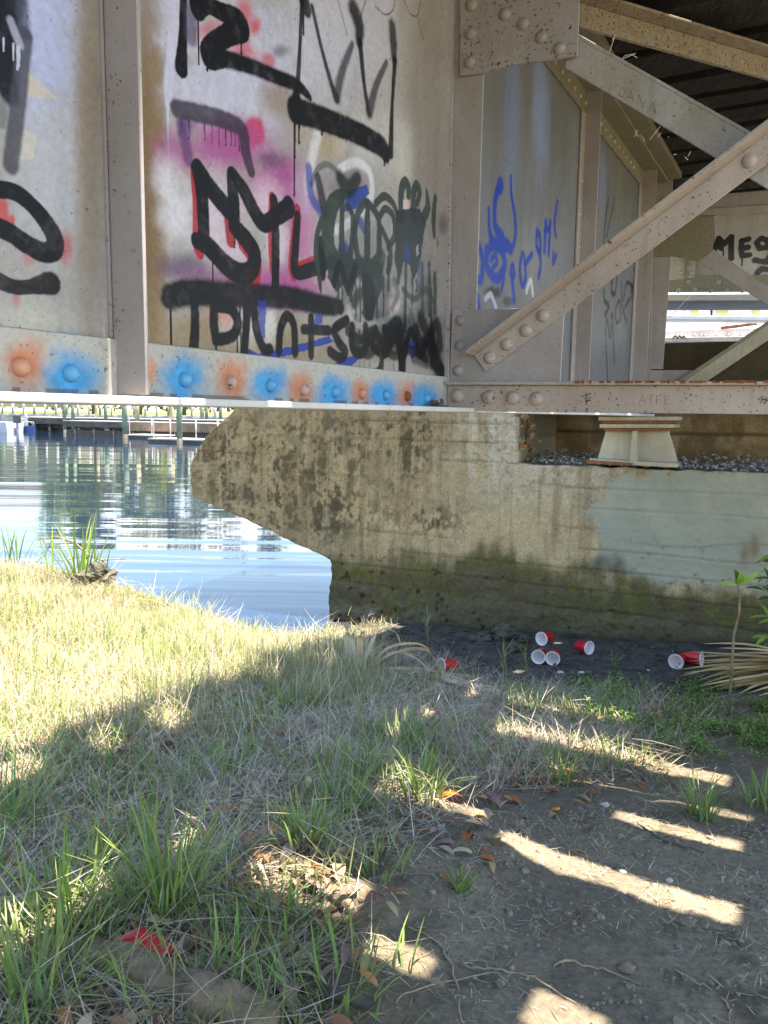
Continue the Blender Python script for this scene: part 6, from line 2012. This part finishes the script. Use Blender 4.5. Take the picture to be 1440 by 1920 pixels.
# sapling
B = ground_at(1366, 1345); YS = B[1]
sap = thing('sapling', 'thin leaning sapling with a few leaves at its tip before the painted wall patch', 'sapling', B)
P = [B] + [pxd(x, y, YS + dy) for x, y, dy in ((1372, 1250, .02), (1376, 1190, .03), (1386, 1150, .03), (1387, 1118, .03), (1384, 1096, .02))]
MB().tube(P, [.0075, .0068, .0062, .0055, .0045, .003], 8).build('trunk', M_LOG, sap, True)
tp = P[-1]
for dr, L, W, col in (((-.9, -.1, .15), .10, .022, (.30, .42, .06)), ((-.25, -.3, .9), .085, .035, (.07, .13, .025)), ((.0, -.5, .85), .08, .04, (.22, .36, .04)), ((.75, -.2, .55), .12, .03, (.26, .40, .05)), ((.5, .3, .3), .06, .025, (.2, .3, .05))):
    V, F = leaf_mesh(tp, np.array(dr), L, W, np.array([.1, -.9, .4]), .35)
    fast_mesh('leaf', np.array(V), [np.array(F)], M_LEAF, sap, np.tile(col, (len(V), 1)))
# shrub at the right edge
B = ground_at(1475, 1300)
shr = thing('leafy_shrub', 'leafy green shrub reaching in from the right edge before the wall', 'shrub', B)
m = MB(); tops = []
for x, y, dy in ((1432, 1062, 0), (1420, 1092, .03), (1450, 1040, .05), (1438, 1150, -.05), (1436, 1195, -.05), (1470, 1080, 0)):
    T = pxd(x, y, B[1] + dy); q = (B + T) / 2 + np.array([.12, 0, .12]); m.tube([B, q, T], [.009, .006, .003], 6); tops.append((q, T))
m.build('stems', M_TWIG, shr, True)
it = []
for q, T in tops:
    for k in range(9):
        t = .45 + .55 * k / 8
        c = q * (1 - t) + T * t; a = random.uniform(0, 6.28)
        it.append((c, np.array([math.cos(a) - .5, math.sin(a) * .7, random.uniform(-.5, .5)]), random.uniform(.07, .12), random.uniform(.018, .03), np.array([.1, -.5, .85]), np.array(random.choice([(.09, .18, .03), (.06, .12, .025), (.2, .34, .05)])) * random.uniform(.8, 1.2)))
leaves_obj('foliage', it, M_LEAF, shr)

# low weeds: a patch nobody could count, plus a few single plants
def d_weed(u, v, x, y):
    return sstep(1262, 1310, v) * sstep(1425, 1370, v - .05 * (u - 1100)) * sstep(1010, 1130, u) * sstep(.32, .55, fbm(x * 5, y * 5, 3, 3))


Pw_ = scatter(2300, d_weed)
it = []
for q in Pw_:
    h = random.uniform(.015, .07)
    for k in range(random.randint(4, 7)):
        a = random.uniform(0, 6.28)
        it.append((q + np.array([random.gauss(0, .012), random.gauss(0, .012), h * random.uniform(.2, 1)]), np.array([math.cos(a), math.sin(a), random.uniform(-.1, .5)]), random.uniform(.010, .022), random.uniform(.007, .014), ZUP + np.array([.1, .1, 0]), np.array(random.choice([(.14, .27, .05), (.20, .33, .06), (.09, .17, .04), (.30, .42, .09)])) * random.uniform(.7, 1.3)))
wo = leaves_obj('weeds', it, M_LEAF, None)
tag(wo, 'low small leaved weeds carpeting the damp ground', 'weeds', kind='stuff')
for x, y, h, lab in ((1150, 1320, .20, 'upright leafy weed left of the palm frond, second tallest'), (1148, 1255, .13, 'small dark weed on the mud behind the tall ones'), (1185, 1330, .15, 'leafy weed with pale tips beside the yellow leaf'), (1110, 1345, .12, 'pale green weed at the edge of the stripe'), (1290, 1380, .12, 'bushy weed below the sapling, left'), (1395, 1400, .14, 'bushy weed below the sapling, right'), (1210, 1300, .13, 'spindly weed near the bleached stick'), (1440, 1380, .12, 'weed at the right edge of the patch')):
    B = ground_at(x, y); wd_ = thing('weed_plant', lab, 'weed', B, 'single weeds rising from the patch')
    m = MB(); it = []
    for k in range(3):
        T = B + np.array([random.gauss(0, .03), random.gauss(0, .03), h * random.uniform(.7, 1)]); m.tube([B, (B + T) / 2 + rng.standard_normal(3) * .004, T], [.0018, .0014, .0008], 5)
        for j in range(16):
            t = .2 + .8 * j / 15; a = random.uniform(0, 6.28)
            it.append((B * (1 - t) + T * t, np.array([math.cos(a), math.sin(a), .4]), random.uniform(.012, .024), random.uniform(.007, .012), ZUP + np.array([.05, 0, 0]), np.array(random.choice([(.12, .22, .04), (.2, .32, .06), (.36, .42, .16)])) * random.uniform(.8, 1.2)))
    m.build('stems', plain_mat('weed stem', (.15, .2, .06), .6), wd_, True); leaves_obj('foliage', it, M_LEAF, wd_)

# ================================================================== FALLEN LEAVES AND LITTER
LC = {'brown': (.20, .105, .055), 'rust': (.33, .11, .035), 'orange': (.80, .17, .02), 'tan': (.38, .27, .16), 'grey': (.33, .28, .25), 'mauve': (.25, .16, .14), 'yellow': (.52, .50, .07), 'pale': (.55, .47, .30)}


def leaf(px, py, kind, L, az, label, group=None, W=None, tilt=.15, lift=.012, curl=.5, name='fallen_leaf', thick=.0012):
    C = ground_at(px, py) + ZUP * lift
    dr = np.array([math.cos(az), math.sin(az), tilt])
    V, F = leaf_mesh(C - unit(dr) * L / 2, dr, L, W or L * random.uniform(.3, .45), ZUP + rng.standard_normal(3) * .25, curl, 8, random.uniform(.1, .5))
    V = np.array(V); nvv = len(V)
    col = np.array(LC[kind]) * (.75 + .5 * rng.random((nvv, 1))) * rng.uniform(.9, 1.1, (1, 3))
    o = fast_mesh(name, V, [np.array(F)], M_DRY, None, col, True, origin=C)
    return tag(o, label, 'leaf', group)


leaf(846, 1503, 'orange', .10, .3, 'bright orange curled leaf lying in the sun stripe', None, .045, .25, .035, .9)
leaf(900, 1532, 'tan', .06, .1, 'brown and cream curled leaf at the end of the short sun stripe', None, .03, .1, .016, 1.2)
leaf(960, 1503, 'rust', .085, -.2, 'large reddish brown leaf right of the orange leaf', None, .035, .1, .014, .6)
leaf(870, 1602, 'pale', .10, 0.0, 'long pale arched leaf on the dirt mound', None, .018, .05, .016, .7)
leaf(770, 1570, 'mauve', .10, -.1, 'long mauve leaf left of the dirt mound', None, .022, .05)
leaf(1102, 1557, 'mauve', .07, .25, 'thin mauve leaf below the orange stub', None, .018, .05)
leaf(560, 1800, 'pale', .045, .35, 'pale oval leaf at the bottom between grass and straw', None, .016, .2)
leaf(388, 1522, 'grey', .045, .3, 'silvery leaf lying on straw left of the green tufts', None, .02, .2)
leaf(145, 1510, 'tan', .065, .2, 'broad tan leaf in the left sun patch', None, .045, .2)
leaf(1180, 1308, 'yellow', .09, -.1, 'large yellow leaf lying on the weeds', None, .035, .1, .02, .3)
leaf(1160, 1335, 'yellow', .06, .9, 'small lime leaf propped in front of the yellow one', None, .03, .5, .02, .3)
leaf(1195, 1213, 'rust', .05, 0.1, 'rust coloured leaf at the wall foot right of the single cup', None, .025, .1)
leaf(1365, 865, 'tan', .09, -.2, 'dry tan leaf', None) if False else None
leaf(1185, 1635, 'grey', .035, .8, 'grey crumpled leaf', None) if False else None
leaf(1167, 1575, 'grey', .03, .4, 'small blue grey scrap of leaf above the long stripe', None, .022, .1)
leaf(1080, 1600, 'tan', .05, .1, 'dry leaf stuck in the long stripe', None, .015, .1)
GR = {'brown': 'brown curled dead leaf lying among the dry straw', 'rust': 'reddish dead leaf lying among the sunlit grass', 'grey': 'faded grey dead leaf lying among the dry straw', 'mauve': 'mauve brown dead leaf lying among the dry straw', 'tan': 'tan dead leaf lying among the dry straw'}
spots_ = [(230, 1290), (290, 1315), (215, 1330), (165, 1355), (190, 1365), (330, 1340), (60, 1220), (200, 1265), (300, 1325), (255, 1300), (420, 1400), (395, 1385), (140, 1375)]
for x, y in spots_:
    leaf(x, y, 'rust', random.uniform(.06, .1), random.uniform(0, 6), GR['rust'], 'reddish leaves in the sunlit grass', None, random.uniform(0, .5), .03, .8)
for k in range(110):
    while True:
        x, y = random.uniform(10, 1100), random.uniform(1360, 1900)
        if edge(np.array(x), np.array(y)) > -60: break
    kd = random.choice(['brown', 'grey', 'mauve', 'tan', 'brown'])
    leaf(x, y, kd, random.uniform(.035, .11), random.uniform(0, 6), GR[kd], kd + ' dead leaves among the straw', None, random.uniform(-.1, .5), .030, random.uniform(.3, 1.2))
for k in range(44):
    while True:
        x, y = random.uniform(640, 1300), random.uniform(1380, 1660)
        if -230 < edge(np.array(x), np.array(y)) < 330: break
    kd = random.choice(['brown', 'rust', 'mauve', 'tan', 'rust'])
    leaf(x, y, kd, random.uniform(.03, .075), random.uniform(0, 6), {'brown': 'brown dead leaf lying near the sun stripes', 'rust': 'rusty red dead leaf lying near the sun stripes', 'mauve': 'mauve dead leaf lying near the sun stripes', 'tan': 'tan dead leaf lying near the sun stripes'}[kd], kd + ' leaves near the sun stripes', None, random.uniform(-.1, .4), .012, random.uniform(.3, 1.3))
Pl = scatter(3600, lambda u, v, x, y: sstep(-60, 150, edge(u, v)) * sstep(1230, 1300, v) * sstep(.36, .6, fbm(x * 3, y * 3, 4, 6)) + .10 * sstep(-260, 0, edge(u, v)) * sstep(1380, 1430, v))
it = []
for q in Pl:
    a = random.uniform(0, 6.28); L = random.uniform(.014, .068)
    it.append((q + ZUP * random.uniform(.006, .035), np.array([math.cos(a), math.sin(a), random.uniform(-.3, .5)]), L, L * random.uniform(.18, .45), ZUP + rng.standard_normal(3) * .35, np.array(random.choice([(.40, .27, .16), (.30, .17, .09), (.46, .36, .25), (.34, .22, .17), (.52, .39, .22), (.26, .13, .07), (.50, .22, .08)])) * random.uniform(.8, 1.3)))
lo_ = leaves_obj('leaf_litter', it, M_DRY, None); tag(lo_, 'small crumpled dead leaves and chaff littering the ground', 'leaf litter', kind='stuff')
# orange stub and pale shells and bits
P = ground_at(1044, 1521) + ZUP * .008
st_ = thing('cigarette_stub', 'short orange stub lying on the dirt right of the reddish leaf', 'cigarette stub', P)
ax = unit(np.array([.9, .25, .02]))
MB().tube([P - ax * .016, P + ax * .010], .0055, 10).build('filter', plain_mat('orange paper', (.62, .22, .02), .7, .2, 90), st_, True)
MB().tube([P + ax * .0102, P + ax * .017], .0053, 10).build('burnt_end', M_BLACK, st_, True)
M_SHELL = plain_mat('bleached shell', (.52, .49, .43), .6, .15, 60)
for x, y, r, lab in ((1255, 1652, .009, 'white shell fragment in the middle of the long sun stripe'), (1168, 1635, .008, 'small white shell at the left of the long sun stripe'), (1228, 1660, .005, 'tiny white shell chip just below the larger ones'), (1135, 1510, .012, 'glossy white bit in the leaves below the small tuft'), (1090, 1262, .016, 'white shell on the mud below the stacked cups'), (1050, 1262, .018, 'pale oyster shell on the mud, left of the other'), (1215, 1258, .012, 'white shell on the mud left of the palm frond cup'), (900, 1283, .009, 'small pale shell behind the grass')):
    P = ground_at(x, y); rock(P + ZUP * r * .3, r, lab, M_SHELL, 'shell', .45, None, 'shell')
# mud clods and shell grit on the wet ground
m = MB()
Pm = scatter(900, lambda u, v, x, y: sstep(1330, 1290, v) * sstep(690, 780, u) * .9)
for q in Pm: pebble(m, q + ZUP * .002, abs(random.gauss(.0, .010)) + .004, .7)
gt = NT('mud grit'); _v = gt.noise(45, 1, .5); gt.color(gt.mix(gt.ramp(_v, .55, .8), (.03, .028, .025), (.20, .19, .17))); gt.rough(.85)
o = m.build('mud_grit', gt.m); tag(o, 'mud clods and shell grit on the dark wet ground', 'gravel', kind='stuff')
m = MB()
Pm = scatter(1900, lambda u, v, x, y: sstep(1500, 1600, v) * sstep(40, -120, edge(u, v)) * sstep(.3, .6, fbm(x * 4, y * 4, 3, 4)))
for q in Pm: pebble(m, q + ZUP * .0005, abs(random.gauss(.0, .0030)) + .0012 + .010 * (random.random() > .965), .7)
gt = NT('dirt crumbs'); _v = gt.noise(90, 1, .5); gt.color(gt.mix(gt.ramp(_v, .4, .75), (.14, .115, .08), (.34, .29, .22))); gt.rough(.95)
o = m.build('dirt_crumbs', gt.m); tag(o, 'crumbs of dirt and grit on the bare ground', 'gravel', kind='stuff')

# dry branch by the water
bb = ground_at(150, 1085)
drb = thing('dry_branch', 'bare dead branch arching over the water edge behind the reeds', 'branch', bb)
YB = bb[1] + .15
main = [pxd(x, y, YB) for x, y in ((70, 1012), (105, 1006), (140, 1018), (165, 1040), (190, 1050), (235, 1048))]
MB().tube(main, [.004, .008, .010, .010, .008, .004], 7).build('bough', M_LOG, drb, True)
m = MB()
for a, b, c in (((80, 1012), (90, 1030), (112, 1050)), ((100, 1008), (85, 1040), (60, 1062)), ((120, 1010), (135, 1050), (160, 1085)), ((165, 1040), (120, 1052), (95, 1050)), ((190, 1050), (205, 1065), (222, 1072)), ((140, 1018), (100, 1020), (75, 1040))):
    m.tube([pxd(*a, YB), pxd(*b, YB + random.uniform(-.1, .1)), pxd(*c, YB + random.uniform(-.1, .1))], [.005, .004, .002], 5)
m.build('twigs', M_TWIGD, drb, True)
# dirt and cocoon debris in the corner of the flange
P = gp(glz(822, 755, .05)[0], .05, ZFT)
m = MB()
for k in range(40): pebble(m, P + np.array([random.gauss(0, .012), random.gauss(0, .012), abs(random.gauss(0, .012))]), random.uniform(.004, .009), .9)
o = m.build('debris_clump', plain_mat('brown debris', (.17, .12, .07), .95, .6, 120, .6), None, origin=P); tag(o, 'crumbly brown debris clump in the flange corner by the last blue rivet', 'debris')
# cobweb threads under the ties
M_WEBS = plain_mat('cobweb silk', (.85, .85, .85), .4, .05)
for ln, Y, lab in (([[(1160, 118), (1172, 104), (1192, 100)], [(1158, 115), (1175, 116)], [(1185, 103), (1195, 108)], [(1168, 110), (1190, 101)]], 3.9, 'bright cobweb tuft on top of the descending brace'), ([[(1190, 243), (1196, 256)], [(1189, 257), (1196, 243)], [(1200, 250), (1209, 265)]], 4.6, 'cobweb scrap in the dark left of the brace crossing'), ([[(1218, 262), (1238, 237)], [(1233, 257), (1240, 249)], [(1252, 256), (1254, 258)]], 4.6, 'cobweb thread in the dark beside the small scrap'), ([[(1262, 290), (1268, 289)], [(1284, 294), (1290, 300)], [(1290, 293), (1295, 284)]], 4.4, 'cobweb specks just above the ascending brace'), ([[(1148, 76), (1154, 64)], [(1142, 100), (1152, 70)]], 3.7, 'hanging cobweb thread under the rusty lateral brace'), ([[(1255, 596), (1300, 548)], [(1290, 560), (1302, 546)]], 6.0, 'slanting cobweb thread across the sunlit gap')):
    m = MB()
    for l_ in ln: m.tube([pxd(x, y, Y) for x, y in l_], .0018, 4)
    q = pxd(*ln[0][0], Y); o = m.build('cobweb', M_WEBS, None, True, origin=q); tag(o, lab, 'cobweb')
# ================================================================== LIGHT
W = bpy.data.worlds.new("World"); SC.world = W; W.use_nodes = True
nt = W.node_tree; bg = nt.nodes['Background']
sky = nt.nodes.new('ShaderNodeTexSky'); sky.sky_type = 'NISHITA'; sky.sun_disc = False
sky.sun_elevation = rad(75); sky.sun_rotation = math.atan2(-SUN[0], -SUN[1])
sky.air_density = 1.0; sky.dust_density = 0.2; sky.ozone_density = 2.5
# fair weather clouds in the lower sky
tcw = nt.nodes.new('ShaderNodeTexCoord'); mpw = nt.nodes.new('ShaderNodeMapping'); mpw.inputs['Scale'].default_value = (1.6, 1.6, 5.5)
nt.links.new(tcw.outputs['Generated'], mpw.inputs['Vector'])
nz = nt.nodes.new('ShaderNodeTexNoise'); nz.inputs['Scale'].default_value = 2.2; nz.inputs['Detail'].default_value = 7; nz.inputs['Roughness'].default_value = .58
nt.links.new(mpw.outputs['Vector'], nz.inputs['Vector'])
rp = nt.nodes.new('ShaderNodeValToRGB'); rp.color_ramp.elements[0].position = .42; rp.color_ramp.elements[1].position = .60
nt.links.new(nz.outputs['Fac'], rp.inputs['Fac'])
mxw = nt.nodes.new('ShaderNodeMix'); mxw.data_type = 'RGBA'
sx = nt.nodes.new('ShaderNodeSeparateXYZ'); nt.links.new(tcw.outputs['Generated'], sx.inputs[0])
def _mr(a, b):
    q = nt.nodes.new('ShaderNodeMapRange'); q.interpolation_type = 'SMOOTHSTEP'
    q.inputs['From Min'].default_value = a; q.inputs['From Max'].default_value = b
    nt.links.new(sx.outputs['Z'], q.inputs['Value']); return q.outputs[0]
def _ml(a, b):
    q = nt.nodes.new('ShaderNodeMath'); q.operation = 'MULTIPLY'; nt.links.new(a, q.inputs[0]); nt.links.new(b, q.inputs[1]); return q.outputs[0]
nt.links.new(_ml(rp.outputs['Color'], _ml(_mr(.07, .10), _mr(.185, .145))), mxw.inputs[0]); nt.links.new(sky.outputs['Color'], mxw.inputs[6]); mxw.inputs[7].default_value = (8, 8, 8.6, 1)
nt.links.new(mxw.outputs[2], bg.inputs['Color'])
bg.inputs['Strength'].default_value = 0.105
sl = bpy.data.lights.new('sun', 'SUN'); sl.energy = 3.7; sl.angle = rad(0.5); sl.color = (1.0, .965, .91)
so = bpy.data.objects.new('sun', sl); COL.objects.link(so)
so.rotation_euler = Vector(SUN).to_track_quat('-Z', 'Y').to_euler()
so.location = (3, 0, 20)
vs_ = SC.view_settings
SC.display_settings.display_device = 'sRGB'
vs_.view_transform = 'Standard'; vs_.look = 'None'; vs_.gamma = 1; vs_.use_curve_mapping = False
vs_.exposure = 2.52
vs_.use_white_balance = True; vs_.white_balance_temperature = 7350; vs_.white_balance_tint = 10
cy = SC.cycles
cy.max_bounces = 10; cy.diffuse_bounces = 6; cy.glossy_bounces = 4; cy.transmission_bounces = 4; cy.transparent_max_bounces = 8
cy.use_denoising = True
cy.sample_clamp_indirect = 8
